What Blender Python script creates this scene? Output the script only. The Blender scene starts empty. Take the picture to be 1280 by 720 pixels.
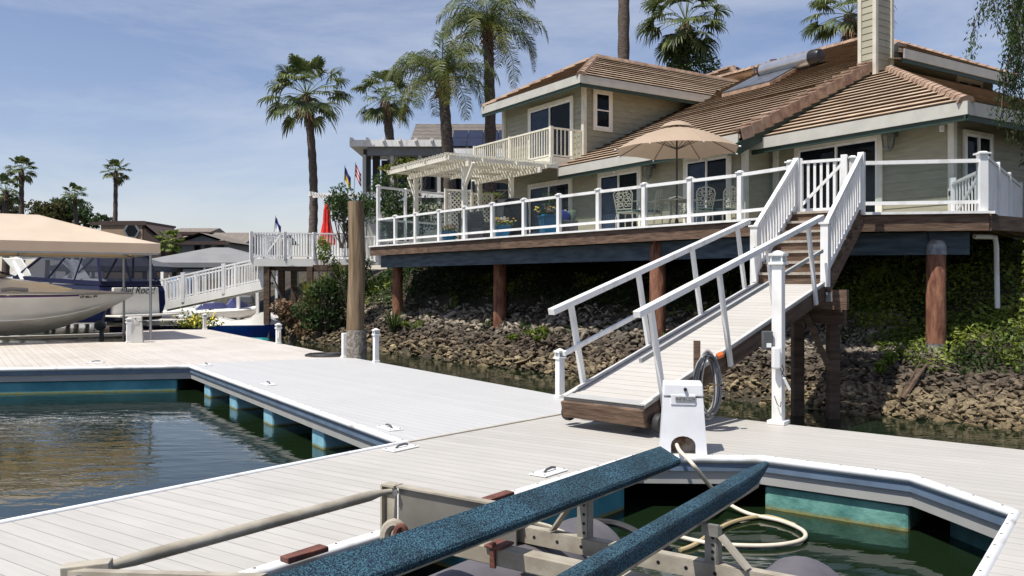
import bpy, math, random
import numpy as np
from mathutils import Vector, Matrix, noise
random.seed(11)
V = Vector
S = bpy.context.scene
C = S.collection
# ------------------------------------------------------------------ camera
F = 1060.0          # focal length in photo pixels (1280 wide)
EYE = 1.70
HX, HY = 640.0, 352.0
cam = bpy.data.cameras.new('camera'); cam.sensor_width = 36.0
cam.lens = 36.0 * F / 1280.0
cam.shift_y = (HY - 360.0) / 1280.0
cam.clip_start = 0.05; cam.clip_end = 3000
co = bpy.data.objects.new('camera', cam); C.objects.link(co)
co.location = (0, 0, EYE); co.rotation_euler = (math.pi/2, 0, 0)
S.camera = co
# ------------------------------------------------------------------ light
SUN_TO = V((-0.80, -0.60, 0)).normalized()
EL = math.radians(64)
sd = SUN_TO * math.cos(EL) + V((0, 0, math.sin(EL)))
sun = bpy.data.lights.new('sun', 'SUN'); sun.energy = 5.0; sun.angle = math.radians(0.53)
sun.color = (1.0, 0.955, 0.88)
so = bpy.data.objects.new('sun', sun); C.objects.link(so)
so.rotation_euler = sd.to_track_quat('Z', 'Y').to_euler()
so.location = (0, 0, 60)
world = bpy.data.worlds.new('World'); S.world = world; world.use_nodes = True
wn = world.node_tree.nodes; wl = world.node_tree.links; wn.clear()
sky = wn.new('ShaderNodeTexSky'); sky.sky_type = 'NISHITA'; sky.sun_disc = False
sky.sun_elevation = EL; sky.sun_rotation = math.atan2(sd.x, sd.y)
sky.altitude = 10; sky.air_density = 1.0; sky.dust_density = 0.6; sky.ozone_density = 2.0
bg = wn.new('ShaderNodeBackground'); bg.inputs[1].default_value = 0.105
wo = wn.new('ShaderNodeOutputWorld')
tc = wn.new('ShaderNodeTexCoord'); mp = wn.new('ShaderNodeMapping')
mp.inputs['Scale'].default_value = (1.2, 1.2, 5.5); mp.inputs['Rotation'].default_value = (0.10, 0.16, 0.5)
n1 = wn.new('ShaderNodeTexNoise'); n1.inputs['Scale'].default_value = 1.7; n1.inputs['Detail'].default_value = 9; n1.inputs['Roughness'].default_value = 0.62
n1.inputs['Distortion'].default_value = 0.35
cr = wn.new('ShaderNodeValToRGB'); cr.color_ramp.elements[0].position = 0.42; cr.color_ramp.elements[1].position = 0.85
cr.color_ramp.elements[1].color = (0.68, 0.68, 0.68, 1)
mx = wn.new('ShaderNodeMixRGB'); mx.inputs[2].default_value = (6.6, 6.8, 7.2, 1)
wl.new(tc.outputs['Generated'], mp.inputs[0]); wl.new(mp.outputs[0], n1.inputs['Vector']); wl.new(n1.outputs[0], cr.inputs[0])
tint = wn.new('ShaderNodeMixRGB'); tint.blend_type = 'MULTIPLY'; tint.inputs[0].default_value = 1; tint.inputs[2].default_value = (1.10, 0.97, 1.0, 1); wl.new(sky.outputs[0], tint.inputs[1])
wl.new(cr.outputs[0], mx.inputs[0]); wl.new(tint.outputs[0], mx.inputs[1]); wl.new(mx.outputs[0], bg.inputs[0]); wl.new(bg.outputs[0], wo.inputs[0])
S.view_settings.view_transform = 'Standard'; S.view_settings.look = 'None'
S.view_settings.exposure = 0.28; S.view_settings.gamma = 1.0
S.render.engine = 'CYCLES'
S.cycles.max_bounces = 8; S.cycles.transparent_max_bounces = 16; S.cycles.use_denoising = True
S.cycles.caustics_reflective = False; S.cycles.caustics_refractive = False

# ------------------------------------------------------------------ helpers
def pt(px, py, d):
    return V(((px-HX)/F*d, d, EYE-(py-HY)/F*d))
def gp(px, py, z=0.0):
    d = (EYE-z)*F/(py-HY)
    return V(((px-HX)/F*d, d, z))
def dirv(vx):                       # level direction whose vanishing point sits at photo x = vx
    return V(((vx-HX)/F, 1.0, 0)).normalized()
def frame(loc, xdir=None, zdir=None):
    x = V(xdir if xdir is not None else (1, 0, 0)).normalized()
    z = V(zdir if zdir is not None else (0, 0, 1))
    y = z.cross(x).normalized(); z = x.cross(y).normalized()
    return Matrix((( x.x, y.x, z.x, loc[0]), (x.y, y.y, z.y, loc[1]), (x.z, y.z, z.z, loc[2]), (0, 0, 0, 1)))
WM = {}
class MB:
    def __init__(s, M=None):
        s.v = []; s.f = []; s.uv = {}; s.M = M or Matrix.Identity(4)
    def add(s, vs, fs, M=None, uvs=None):
        o = len(s.v); T = s.M @ M if M is not None else s.M
        s.v += [T @ V(p) for p in vs]
        for f in fs:
            if uvs is not None: s.uv[len(s.f)] = [uvs[i] for i in f]
            s.f.append([o+i for i in f])
        return s
    def box(s, c, d, M=None, rz=0.0, taper=1.0):
        x, y, z = d[0]/2, d[1]/2, d[2]/2; t = taper
        vs = [(-x,-y,-z),(x,-y,-z),(x,y,-z),(-x,y,-z),(-x*t,-y*t,z),(x*t,-y*t,z),(x*t,y*t,z),(-x*t,y*t,z)]
        T = Matrix.Translation(V(c)) @ Matrix.Rotation(rz, 4, 'Z')
        if M is not None: T = M @ T
        return s.add(vs, [(3,2,1,0),(4,5,6,7),(0,1,5,4),(1,2,6,5),(2,3,7,6),(3,0,4,7)], T)
    def bar(s, a, b, w, h, up=(0, 0, 1)):      # rectangular bar between two points; w across, h along up
        a = V(a); b = V(b); x = (b-a); L = x.length; x.normalize()
        y = V(up).cross(x)
        if y.length < 1e-4: y = V((0, 1, 0)).cross(x)
        y.normalize(); z = x.cross(y)
        vs = []
        for p in (a, b):
            for (i, j) in ((-1,-1),(1,-1),(1,1),(-1,1)):
                vs.append(p + y*(i*w/2) + z*(j*h/2))
        return s.add(vs, [(3,2,1,0),(4,5,6,7),(0,1,5,4),(1,2,6,5),(2,3,7,6),(3,0,4,7)])
    def tube(s, pts, r, n=8, caps=True):
        pts = [V(p) for p in pts]; m = len(pts)
        rs = r if isinstance(r, (list, tuple)) else [r]*m
        vs = []; pn = None
        for i, p in enumerate(pts):
            t = (pts[min(i+1, m-1)] - pts[max(i-1, 0)]).normalized()
            if pn is None:
                a = V((0, 0, 1)) if abs(t.z) < 0.9 else V((1, 0, 0))
                pn = t.cross(a).normalized()
            pn = (pn - t*pn.dot(t))
            pn = pn.normalized() if pn.length > 1e-6 else t.orthogonal().normalized()
            b = t.cross(pn)
            for k in range(n):
                q = 2*math.pi*k/n
                vs.append(p + (pn*math.cos(q) + b*math.sin(q))*rs[i])
        fs = []
        for i in range(m-1):
            for k in range(n):
                fs.append((i*n+k, i*n+(k+1) % n, (i+1)*n+(k+1) % n, (i+1)*n+k))
        if caps:
            fs.append(tuple(range(n))[::-1]); fs.append(tuple((m-1)*n+k for k in range(n)))
        return s.add(vs, fs)
    def lathe(s, prof, c=(0, 0, 0), n=16, M=None):
        vs = []; fs = []
        for (r, z) in prof:
            for k in range(n):
                q = 2*math.pi*k/n; vs.append((c[0]+r*math.cos(q), c[1]+r*math.sin(q), c[2]+z))
        for i in range(len(prof)-1):
            for k in range(n):
                fs.append((i*n+k, i*n+(k+1) % n, (i+1)*n+(k+1) % n, (i+1)*n+k))
        fs.append(tuple(range(n))[::-1]); fs.append(tuple((len(prof)-1)*n+k for k in range(n)))
        return s.add(vs, fs, M)
    def prism(s, pts, e):             # planar polygon swept by vector e
        pts = [V(p) for p in pts]; e = V(e); n = len(pts)
        vs = pts + [p+e for p in pts]
        fs = [tuple(range(n))[::-1], tuple(range(n, 2*n))]
        for i in range(n): fs.append((i, (i+1) % n, n+(i+1) % n, n+i))
        return s.add(vs, fs)
    def poly(s, pts): return s.add([V(p) for p in pts], [tuple(range(len(pts)))])
    def build(s, name, mat, parent=None, smooth=False, bevel=0.0, kind=None):
        me = bpy.data.meshes.new(name)
        Mi = WM[parent].inverted() if parent is not None else None
        vs = [Mi @ v for v in s.v] if Mi is not None else s.v
        me.from_pydata([tuple(v) for v in vs], [], s.f)
        if s.uv:
            ul = me.uv_layers.new(name='UVMap')
            li = 0
            for fi, f in enumerate(s.f):
                u = s.uv.get(fi)
                for k in range(len(f)):
                    if u: ul.data[li].uv = u[k]
                    li += 1
        me.update()
        if smooth:
            me.polygons.foreach_set('use_smooth', [True]*len(me.polygons))
            if smooth != 'all':
                me.set_sharp_from_angle(angle=math.radians(40))
        o = bpy.data.objects.new(name, me); C.objects.link(o)
        if mat: me.materials.append(mat)
        if parent is not None: o.parent = parent
        WM[o] = WM[parent] if parent is not None else Matrix.Identity(4)
        if bevel:
            b = o.modifiers.new('bevel', 'BEVEL'); b.width = bevel; b.segments = 2; b.limit_method = 'ANGLE'; b.angle_limit = 0.7
        if kind: o['kind'] = kind
        return o
def tag(o, label, cat, group=None, kind=None):
    o['label'] = label; o['category'] = cat
    if group: o['group'] = group
    if kind: o['kind'] = kind
    return o
def thing(name, label, cat, loc=(0, 0, 0), rz=0.0, group=None):
    o = bpy.data.objects.new(name, None); C.objects.link(o)
    o.empty_display_size = 0.2
    o.location = loc; o.rotation_euler = (0, 0, rz)
    WM[o] = Matrix.Translation(V(loc)) @ Matrix.Rotation(rz, 4, 'Z')
    return tag(o, label, cat, group)
def copy_tree(o, parent=None):
    c = o.copy(); C.objects.link(c); c.parent = parent
    for ch in list(o.children): copy_tree(ch, c)
    return c
def place(o, loc, rz, label=None, scale=None):
    o.location = loc; o.rotation_euler = (0, 0, rz)
    if scale: o.scale = (scale,)*3 if not isinstance(scale, tuple) else scale
    if label: o['label'] = label
    return o
def struct(o): o['kind'] = 'structure'; return o
def clip(poly, n, c):                 # keep 2D points with p.n <= c
    out = []
    for i in range(len(poly)):
        a = poly[i]; b = poly[(i+1) % len(poly)]
        da = a[0]*n[0]+a[1]*n[1]-c; db = b[0]*n[0]+b[1]*n[1]-c
        if da <= 0: out.append(a)
        if (da < 0 < db) or (db < 0 < da):
            t = da/(da-db); out.append((a[0]+(b[0]-a[0])*t, a[1]+(b[1]-a[1])*t))
    return out
def courses(mb, poly, udir, pitch, lift, base=0.0, wob=0.0):
    """overlapping courses (roof tiles, lap boards) over a convex planar polygon; udir runs along a course, courses step up the slope"""
    poly = [V(p) for p in poly]; o = poly[0]; u = V(udir).normalized()
    n = None
    for i in range(1, len(poly)-1):
        k = (poly[i]-o).cross(poly[i+1]-o)
        if k.length > 1e-5: n = k.normalized(); break
    w = n.cross(u).normalized()
    if w.z < 0: w = -w
    n = u.cross(w).normalized()
    # outward normal: keep the given winding's side
    k = V((0, 0, 0))
    for i in range(1, len(poly)-1): k += (poly[i]-o).cross(poly[i+1]-o)
    if n.dot(k) < 0: n = -n
    P = [((p-o).dot(u), (p-o).dot(w)) for p in poly]
    v0 = min(p[1] for p in P); v1 = max(p[1] for p in P); i = 0
    while v0+i*pitch < v1-1e-4:
        a = v0+i*pitch; b = a+pitch
        q = clip(clip(P, (0, -1), -a), (0, 1), b)
        if len(q) >= 3:
            vs = []; uvs = []
            for (x, y) in q:
                h = base + lift*(1-(y-a)/pitch) + (wob*noise.noise(V((x*3, i*1.7, 0))) if wob else 0)
                vs.append(o+u*x+w*y+n*h); uvs.append((x, y-v0))
            mb.add(vs, [tuple(range(len(q)))], uvs=uvs)
            uc = lift*.9
            lo = [p for p in q if abs(p[1]-a) < 1e-5]
            if len(lo) >= 2:
                x0 = min(p[0] for p in lo); x1 = max(p[0] for p in lo)
                mb.add([o+u*x0+w*(a+uc)+n*(base-0.004), o+u*x1+w*(a+uc)+n*(base-0.004), o+u*x1+w*a+n*(base+lift), o+u*x0+w*a+n*(base+lift)], [(0, 1, 2, 3)],
                       uvs=[(x0, a-v0+.001), (x1, a-v0+.001), (x1, a-v0+.002), (x0, a-v0+.002)])
        i += 1

# ------------------------------------------------------------------ materials
def N(m): return m.node_tree.nodes, m.node_tree.links
def mat(name, col, rough=0.6, var=0.12, scale=3.0, bump=0.0, bscale=None, metal=0.0, stretch=(1, 1, 1), spec=0.5, col2=None, island=0.0, ior=1.45, trans=0.0, detail=6, lo=0.35, hi=0.65):
    m = bpy.data.materials.new(name); m.use_nodes = True
    n, l = N(m); b = n['Principled BSDF']
    b.inputs['Roughness'].default_value = rough; b.inputs['Metallic'].default_value = metal
    b.inputs['Specular IOR Level'].default_value = spec; b.inputs['IOR'].default_value = ior
    t = n.new('ShaderNodeTexCoord'); mp = n.new('ShaderNodeMapping'); mp.inputs['Scale'].default_value = stretch
    no = n.new('ShaderNodeTexNoise'); no.inputs['Scale'].default_value = scale; no.inputs['Detail'].default_value = detail
    l.new(t.outputs['Object'], mp.inputs[0]); l.new(mp.outputs[0], no.inputs['Vector'])
    r = n.new('ShaderNodeValToRGB'); r.color_ramp.elements[0].position = lo; r.color_ramp.elements[1].position = hi
    c2 = col2 if col2 else tuple(min(1, c*(1+var)) for c in col)
    c1 = tuple(c*(1-var) for c in col) if not col2 else col
    r.color_ramp.elements[0].color = (*c1, 1); r.color_ramp.elements[1].color = (*c2, 1)
    l.new(no.outputs[0], r.inputs[0]); out = r.outputs[0]
    if island:
        g = n.new('ShaderNodeNewGeometry'); h = n.new('ShaderNodeHueSaturation')
        q = n.new('ShaderNodeMapRange'); q.inputs[3].default_value = 1-island; q.inputs[4].default_value = 1+island
        l.new(g.outputs['Random Per Island'], q.inputs[0]); l.new(q.outputs[0], h.inputs['Value']); l.new(out, h.inputs['Color']); out = h.outputs[0]
    l.new(out, b.inputs['Base Color'])
    if bump:
        nb = n.new('ShaderNodeTexNoise'); nb.inputs['Scale'].default_value = bscale or scale*4; nb.inputs['Detail'].default_value = 6
        l.new(mp.outputs[0], nb.inputs['Vector'])
        bp = n.new('ShaderNodeBump'); bp.inputs['Strength'].default_value = bump; bp.inputs['Distance'].default_value = 0.02
        l.new(nb.outputs[0], bp.inputs['Height']); l.new(bp.outputs[0], b.inputs['Normal'])
    return m
def board_mat(name, c1, c2, ang, width, gap=0.035, stain=0.5, rough=0.55):
    """deck boards running along angle ang (world), measured across with object coordinates"""
    m = bpy.data.materials.new(name); m.use_nodes = True; n, l = N(m); b = n['Principled BSDF']
    b.inputs['Roughness'].default_value = rough
    t = n.new('ShaderNodeTexCoord'); mp = n.new('ShaderNodeMapping'); mp.vector_type = 'POINT'
    mp.inputs['Rotation'].default_value = (0, 0, -ang); l.new(t.outputs['Object'], mp.inputs[0])
    sx = n.new('ShaderNodeSeparateXYZ'); l.new(mp.outputs[0], sx.inputs[0])
    dv = n.new('ShaderNodeMath'); dv.operation = 'DIVIDE'; dv.inputs[1].default_value = width; l.new(sx.outputs[1], dv.inputs[0])
    fl = n.new('ShaderNodeMath'); fl.operation = 'FLOOR'; l.new(dv.outputs[0], fl.inputs[0])
    fr = n.new('ShaderNodeMath'); fr.operation = 'FRACT'; l.new(dv.outputs[0], fr.inputs[0])
    wnn = n.new('ShaderNodeTexWhiteNoise'); wnn.noise_dimensions = '1D'; l.new(fl.outputs[0], wnn.inputs['W'])
    st = n.new('ShaderNodeMapping'); st.inputs['Scale'].default_value = (0.8, 9, 1); l.new(mp.outputs[0], st.inputs[0])
    gn = n.new('ShaderNodeTexNoise'); gn.inputs['Scale'].default_value = 2.2; gn.inputs['Detail'].default_value = 8; l.new(st.outputs[0], gn.inputs['Vector'])
    cn = n.new('ShaderNodeTexNoise'); cn.inputs['Scale'].default_value = 0.6; cn.inputs['Detail'].default_value = 7; cn.inputs['Roughness'].default_value = .65; l.new(t.outputs['Object'], cn.inputs['Vector'])
    a1 = n.new('ShaderNodeMath'); a1.operation = 'MULTIPLY_ADD'; a1.inputs[1].default_value = 0.16; l.new(wnn.outputs[0], a1.inputs[0]); 
    a2 = n.new('ShaderNodeMath'); a2.operation = 'MULTIPLY'; a2.inputs[1].default_value = 0.5; l.new(gn.outputs[0], a2.inputs[0]); l.new(a2.outputs[0], a1.inputs[2])
    a3 = n.new('ShaderNodeMath'); a3.operation = 'MULTIPLY_ADD'; a3.inputs[1].default_value = stain*1.15; l.new(cn.outputs[0], a3.inputs[0]); l.new(a1.outputs[0], a3.inputs[2])
    r = n.new('ShaderNodeValToRGB'); r.color_ramp.elements[0].position = 0.30; r.color_ramp.elements[1].position = 0.75+stain*.3
    r.color_ramp.elements[0].color = (*c1, 1); r.color_ramp.elements[1].color = (*c2, 1); l.new(a3.outputs[0], r.inputs[0])
    # scuffs, drips and dirt freckles
    s1 = n.new('ShaderNodeTexNoise'); s1.inputs['Scale'].default_value = 5.5; s1.inputs['Detail'].default_value = 10; s1.inputs['Roughness'].default_value = .72; l.new(st.outputs[0], s1.inputs['Vector'])
    s2 = n.new('ShaderNodeMapRange'); s2.inputs[1].default_value = .60; s2.inputs[2].default_value = .80; s2.inputs[4].default_value = .45; l.new(s1.outputs[0], s2.inputs[0])
    v1 = n.new('ShaderNodeTexVoronoi'); v1.inputs['Scale'].default_value = 2.3; l.new(t.outputs['Object'], v1.inputs['Vector'])
    v2 = n.new('ShaderNodeMapRange'); v2.inputs[1].default_value = .035; v2.inputs[2].default_value = .020; v2.inputs[4].default_value = .55; l.new(v1.outputs['Distance'], v2.inputs[0])
    ms = n.new('ShaderNodeMath'); ms.operation = 'MAXIMUM'; l.new(s2.outputs[0], ms.inputs[0]); l.new(v2.outputs[0], ms.inputs[1])
    md = n.new('ShaderNodeMixRGB'); md.inputs[2].default_value = (c1[0]*.55, c1[1]*.50, c1[2]*.44, 1); l.new(ms.outputs[0], md.inputs[0]); l.new(r.outputs[0], md.inputs[1])
    # groove between boards
    g1 = n.new('ShaderNodeMath'); g1.operation = 'LESS_THAN'; g1.inputs[1].default_value = gap; l.new(fr.outputs[0], g1.inputs[0])
    mx = n.new('ShaderNodeMixRGB'); mx.inputs[2].default_value = tuple(c*0.42 for c in c1)+(1,)
    l.new(g1.outputs[0], mx.inputs[0]); l.new(md.outputs[0], mx.inputs[1]); l.new(mx.outputs[0], b.inputs['Base Color'])
    iv = n.new('ShaderNodeMath'); iv.operation = 'SUBTRACT'; iv.inputs[0].default_value = 1.0; l.new(g1.outputs[0], iv.inputs[1])
    fine = n.new('ShaderNodeMath'); fine.operation = 'MULTIPLY_ADD'; fine.inputs[1].default_value = .18; l.new(gn.outputs[0], fine.inputs[0]); l.new(iv.outputs[0], fine.inputs[2])
    bp = n.new('ShaderNodeBump'); bp.inputs['Strength'].default_value = 0.45; bp.inputs['Distance'].default_value = 0.006
    l.new(fine.outputs[0], bp.inputs['Height']); l.new(bp.outputs[0], b.inputs['Normal'])
    return m
def ang(d): return math.atan2(d.y, d.x)
DU = dirv(-45)      # house axis towards back-left
DW = V((0.84, 0.543, 0))   # house axis towards back-right
DU = V((-0.543, 0.84, 0))
PL = dirv(-925)     # main dock boards
DK = dirv(1450)     # dock / lift axis
white = mat('white_vinyl', (0.60, 0.585, 0.54), 0.42, 0.05, 3.2, bump=.05, col2=(0.78, 0.78, 0.765), lo=.28, hi=.50, stretch=(1.5, 1.5, .6))
cream = mat('cream_paint', (0.66, 0.63, 0.53), 0.5, 0.08, 4, bump=.05)
trimc = mat('house_trim', (0.56, 0.54, 0.46), 0.55, 0.07, 4, bump=.05)
siding = mat('sage_siding', (0.27, 0.26, 0.185), 0.6, 0.10, 2.5, bump=.08, stretch=(1, 1, 6))
fasciam = mat('grey_fascia', (0.46, 0.45, 0.40), 0.5, 0.06, 3)
greentrim = mat('dark_green_trim', (0.018, 0.038, 0.026), 0.5, 0.1)
soffit = mat('brown_soffit', (0.20, 0.17, 0.12), 0.7, 0.1)
dockboard = board_mat('warm_grey_composite_boards', (0.36, 0.345, 0.315), (0.495, 0.475, 0.44), ang(PL), 0.142, stain=.5)
fingerboard = board_mat('pale_grey_composite_boards', (0.42, 0.42, 0.415), (0.51, 0.51, 0.505), ang(dirv(-300)), 0.142, gap=.03, stain=.35)
backboard = board_mat('weathered_tan_boards', (0.36, 0.32, 0.27), (0.56, 0.52, 0.47), ang(dirv(-66)), 0.142, stain=.9)
rampboard = board_mat('ramp_boards', (0.38, 0.36, 0.335), (0.52, 0.50, 0.47), 0, 0.142, gap=.05)
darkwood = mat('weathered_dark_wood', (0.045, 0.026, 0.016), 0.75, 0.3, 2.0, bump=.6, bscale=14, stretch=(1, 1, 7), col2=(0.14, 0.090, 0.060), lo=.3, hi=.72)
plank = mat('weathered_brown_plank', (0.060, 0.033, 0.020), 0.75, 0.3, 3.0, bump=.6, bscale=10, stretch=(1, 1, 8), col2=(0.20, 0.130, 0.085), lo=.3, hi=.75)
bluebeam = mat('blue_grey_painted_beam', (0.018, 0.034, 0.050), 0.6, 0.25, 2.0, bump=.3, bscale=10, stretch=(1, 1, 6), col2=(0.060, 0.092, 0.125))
greyface = mat('grey_painted_face', (0.36, 0.36, 0.345), 0.5, 0.06, 3)
bluerub = mat('blue_grey_rub_strip', (0.12, 0.17, 0.24), 0.5, 0.15, 4)
rim = mat('white_vinyl_bumper', (0.50, 0.49, 0.46), 0.38, 0.06, 4, col2=(0.76, 0.77, 0.78), lo=.30, hi=.46)
alu = mat('weathered_galvanised', (0.30, 0.265, 0.205), 0.55, 0.2, 5, bump=.15, metal=.15, col2=(0.46, 0.42, 0.34))
alud = mat('dull_aluminium', (0.32, 0.31, 0.28), 0.4, 0.15, 5, bump=.1, metal=.5)
rust = mat('rusty_brown', (0.13, 0.05, 0.035), 0.7, 0.3, 12, bump=.3)
rubber = mat('black_rubber', (0.025, 0.025, 0.027), 0.6, 0.2, 8)
blackm = mat('black_plastic', (0.015, 0.015, 0.017), 0.35, 0.1)
darkgrey = mat('dark_grey_metal', (0.08, 0.085, 0.09), 0.45, 0.1)
steel = mat('grey_steel_post', (0.33, 0.35, 0.36), 0.35, 0.1, 4, metal=.6)
tancloth = mat('tan_canvas', (0.66, 0.555, 0.44), 0.8, 0.05, 1.2, bump=.12, bscale=3)
nn, ll = N(tancloth); tb = nn.new('ShaderNodeBsdfTranslucent'); tb.inputs[0].default_value = (.70, .50, .26, 1); ms = nn.new('ShaderNodeMixShader'); ms.inputs[0].default_value = .30
ll.new(nn['Principled BSDF'].outputs[0], ms.inputs[1]); ll.new(tb.outputs[0], ms.inputs[2]); ll.new(ms.outputs[0], nn['Material Output'].inputs[0])
bluecloth = mat('navy_canvas', (0.006, 0.009, 0.045), 0.7, 0.15, 3)
purple = mat('grey_plastic_tank', (0.115, 0.108, 0.12), 0.55, 0.18, 3, bump=.1)
# roof tiles
def tile_mat(name, c1, c2, w=0.33, h=0.345):
    m = bpy.data.materials.new(name); m.use_nodes = True; n, l = N(m); b = n['Principled BSDF']; b.inputs['Roughness'].default_value = .8
    t = n.new('ShaderNodeUVMap'); br = n.new('ShaderNodeTexBrick')
    br.inputs['Scale'].default_value = 1; br.inputs['Brick Width'].default_value = w; br.inputs['Row Height'].default_value = h
    br.inputs['Mortar Size'].default_value = .006; br.inputs['Color1'].default_value = (*c1, 1); br.inputs['Color2'].default_value = (*c2, 1)
    br.inputs['Mortar'].default_value = tuple(x*.35 for x in c1)+(1,); br.offset = .5
    l.new(t.outputs[0], br.inputs[0])
    tc = n.new('ShaderNodeTexCoord'); no = n.new('ShaderNodeTexNoise'); no.inputs['Scale'].default_value = 2.5; no.inputs['Detail'].default_value = 8
    l.new(tc.outputs['Object'], no.inputs['Vector'])
    mr = n.new('ShaderNodeMapRange'); mr.inputs[3].default_value = .65; mr.inputs[4].default_value = 1.3; l.new(no.outputs[0], mr.inputs[0])
    h_ = n.new('ShaderNodeHueSaturation'); l.new(mr.outputs[0], h_.inputs['Value']); l.new(br.outputs[0], h_.inputs['Color']); l.new(h_.outputs[0], b.inputs['Base Color'])
    bp = n.new('ShaderNodeBump'); bp.inputs['Distance'].default_value = .02; bp.inputs['Strength'].default_value = .5
    nb = n.new('ShaderNodeTexNoise'); nb.inputs['Scale'].default_value = 9; l.new(tc.outputs['Object'], nb.inputs['Vector'])
    l.new(nb.outputs[0], bp.inputs['Height']); l.new(bp.outputs[0], b.inputs['Normal'])
    return m
tiles = tile_mat('concrete_roof_tiles', (0.37, 0.265, 0.18), (0.52, 0.40, 0.29))
ridgem = mat('ridge_tiles', (0.22, 0.14, 0.10), 0.8, 0.2, 4, bump=.3, col2=(0.38, 0.27, 0.19))
# glass
def glass_mat(name, tint, transp=0.6, rough=0.02, base=(0.02, 0.03, 0.035)):
    m = bpy.data.materials.new(name); m.use_nodes = True; n, l = N(m); b = n['Principled BSDF']
    b.inputs['Base Color'].default_value = (*base, 1); b.inputs['Roughness'].default_value = rough; b.inputs['IOR'].default_value = 1.5
    tr = n.new('ShaderNodeBsdfTransparent'); tr.inputs[0].default_value = (*tint, 1)
    mx = n.new('ShaderNodeMixShader'); lw = n.new('ShaderNodeLayerWeight'); lw.inputs[0].default_value = .5; fr = n.new('ShaderNodeMath'); fr.operation = 'POWER'; fr.inputs[1].default_value = 5.0; l.new(lw.outputs['Facing'], fr.inputs[0])
    mr = n.new('ShaderNodeMapRange'); mr.inputs[3].default_value = 1-transp; mr.inputs[4].default_value = 1.0; l.new(fr.outputs[0], mr.inputs[0])
    tc = n.new('ShaderNodeTexCoord'); no = n.new('ShaderNodeTexNoise'); no.inputs['Scale'].default_value = 1.4; l.new(tc.outputs['Object'], no.inputs['Vector'])
    bp = n.new('ShaderNodeBump'); bp.inputs['Distance'].default_value = .004; bp.inputs['Strength'].default_value = .25; l.new(no.outputs[0], bp.inputs['Height']); l.new(bp.outputs[0], b.inputs['Normal'])
    l.new(mr.outputs[0], mx.inputs[0]); l.new(tr.outputs[0], mx.inputs[1]); l.new(b.outputs[0], mx.inputs[2]); l.new(mx.outputs[0], n['Material Output'].inputs[0])
    return m
railglass = glass_mat('rail_glass', (0.80, 0.84, 0.85), 0.94, base=(0.10, 0.12, 0.13))
winglass = glass_mat('window_glass', (0.38, 0.44, 0.52), 0.75)
vinyl = glass_mat('clear_vinyl', (0.50, 0.52, 0.58), 0.80, .12, (0.10, 0.11, 0.13))
curtain = mat('pale_blue_curtain', (0.30, 0.36, 0.46), 0.8, 0.15, 3)
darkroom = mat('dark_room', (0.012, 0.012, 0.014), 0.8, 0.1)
# ------------------------------------------------------------------ water
WZ = -0.50
wm = bpy.data.materials.new('harbour_water'); wm.use_nodes = True; n, l = N(wm); b = n['Principled BSDF']
b.inputs['Base Color'].default_value = (0.007, 0.015, 0.006, 1); b.inputs['Roughness'].default_value = .012; b.inputs['IOR'].default_value = 1.38
b.inputs['Specular IOR Level'].default_value = 0.6
t = n.new('ShaderNodeTexCoord'); mp = n.new('ShaderNodeMapping'); mp.inputs['Scale'].default_value = (1, 2.3, 1); mp.inputs['Rotation'].default_value = (0, 0, .25)
l.new(t.outputs['Object'], mp.inputs[0])
w1 = n.new('ShaderNodeTexNoise'); w1.inputs['Scale'].default_value = 1.9; w1.inputs['Detail'].default_value = 3; w1.inputs['Distortion'].default_value = .4
w2 = n.new('ShaderNodeTexNoise'); w2.inputs['Scale'].default_value = .45; w2.inputs['Detail'].default_value = 2
l.new(mp.outputs[0], w1.inputs['Vector']); l.new(mp.outputs[0], w2.inputs['Vector'])
# the breeze only ruffles some patches
w3 = n.new('ShaderNodeTexNoise'); w3.inputs['Scale'].default_value = .22; l.new(t.outputs['Object'], w3.inputs['Vector'])
mr = n.new('ShaderNodeMapRange'); mr.inputs[1].default_value = .40; mr.inputs[2].default_value = .62; mr.inputs[3].default_value = .25; mr.inputs[4].default_value = 1.0
l.new(w3.outputs[0], mr.inputs[0])
m1 = n.new('ShaderNodeMath'); m1.operation = 'MULTIPLY'; l.new(w1.outputs[0], m1.inputs[0]); l.new(mr.outputs[0], m1.inputs[1])
m2 = n.new('ShaderNodeMath'); m2.operation = 'MULTIPLY_ADD'; m2.inputs[1].default_value = 1.2; l.new(w2.outputs[0], m2.inputs[0]); l.new(m1.outputs[0], m2.inputs[2])
bp = n.new('ShaderNodeBump'); bp.inputs['Strength'].default_value = 1.0; bp.inputs['Distance'].default_value = .0085; l.new(m2.outputs[0], bp.inputs['Height']); l.new(bp.outputs[0], b.inputs['Normal'])
MB().poly([(-400, -60, WZ), (400, -60, WZ), (400, 500, WZ), (-400, 500, WZ)]).build('water', wm, kind='structure')

# ------------------------------------------------------------------ bank terrain
WLINE = [(-60, 92), (-30, 75), (-16, 55), (-10.8, 41), (-8.6, 32.6), (-3.8, 26.6), (-1.4, 23.3), (0.9, 20.4), (3.0, 16.9), (5.5, 14.5), (7.0, 13.5), (8.0, 12.3), (11, 9.5), (17, 5), (40, -8)]
W2 = np.array(WLINE, float)
def sdist(x, y):                       # signed distance to the waterline, positive inland
    best = np.full(np.shape(x), 1e9); sg = np.ones(np.shape(x))
    for (a, b_) in zip(W2[:-1], W2[1:]):
        d = b_-a; L = d @ d
        t_ = np.clip(((x-a[0])*d[0]+(y-a[1])*d[1])/L, 0, 1)
        qx = x-(a[0]+t_*d[0]); qy = y-(a[1]+t_*d[1]); D = np.sqrt(qx*qx+qy*qy)
        s_ = np.sign(d[0]*qy - d[1]*qx)
        m_ = D < best-1e-9
        best = np.where(m_, D, best); sg = np.where(m_, s_, sg)
    return best*np.where(sg == 0, 1, sg)
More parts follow.
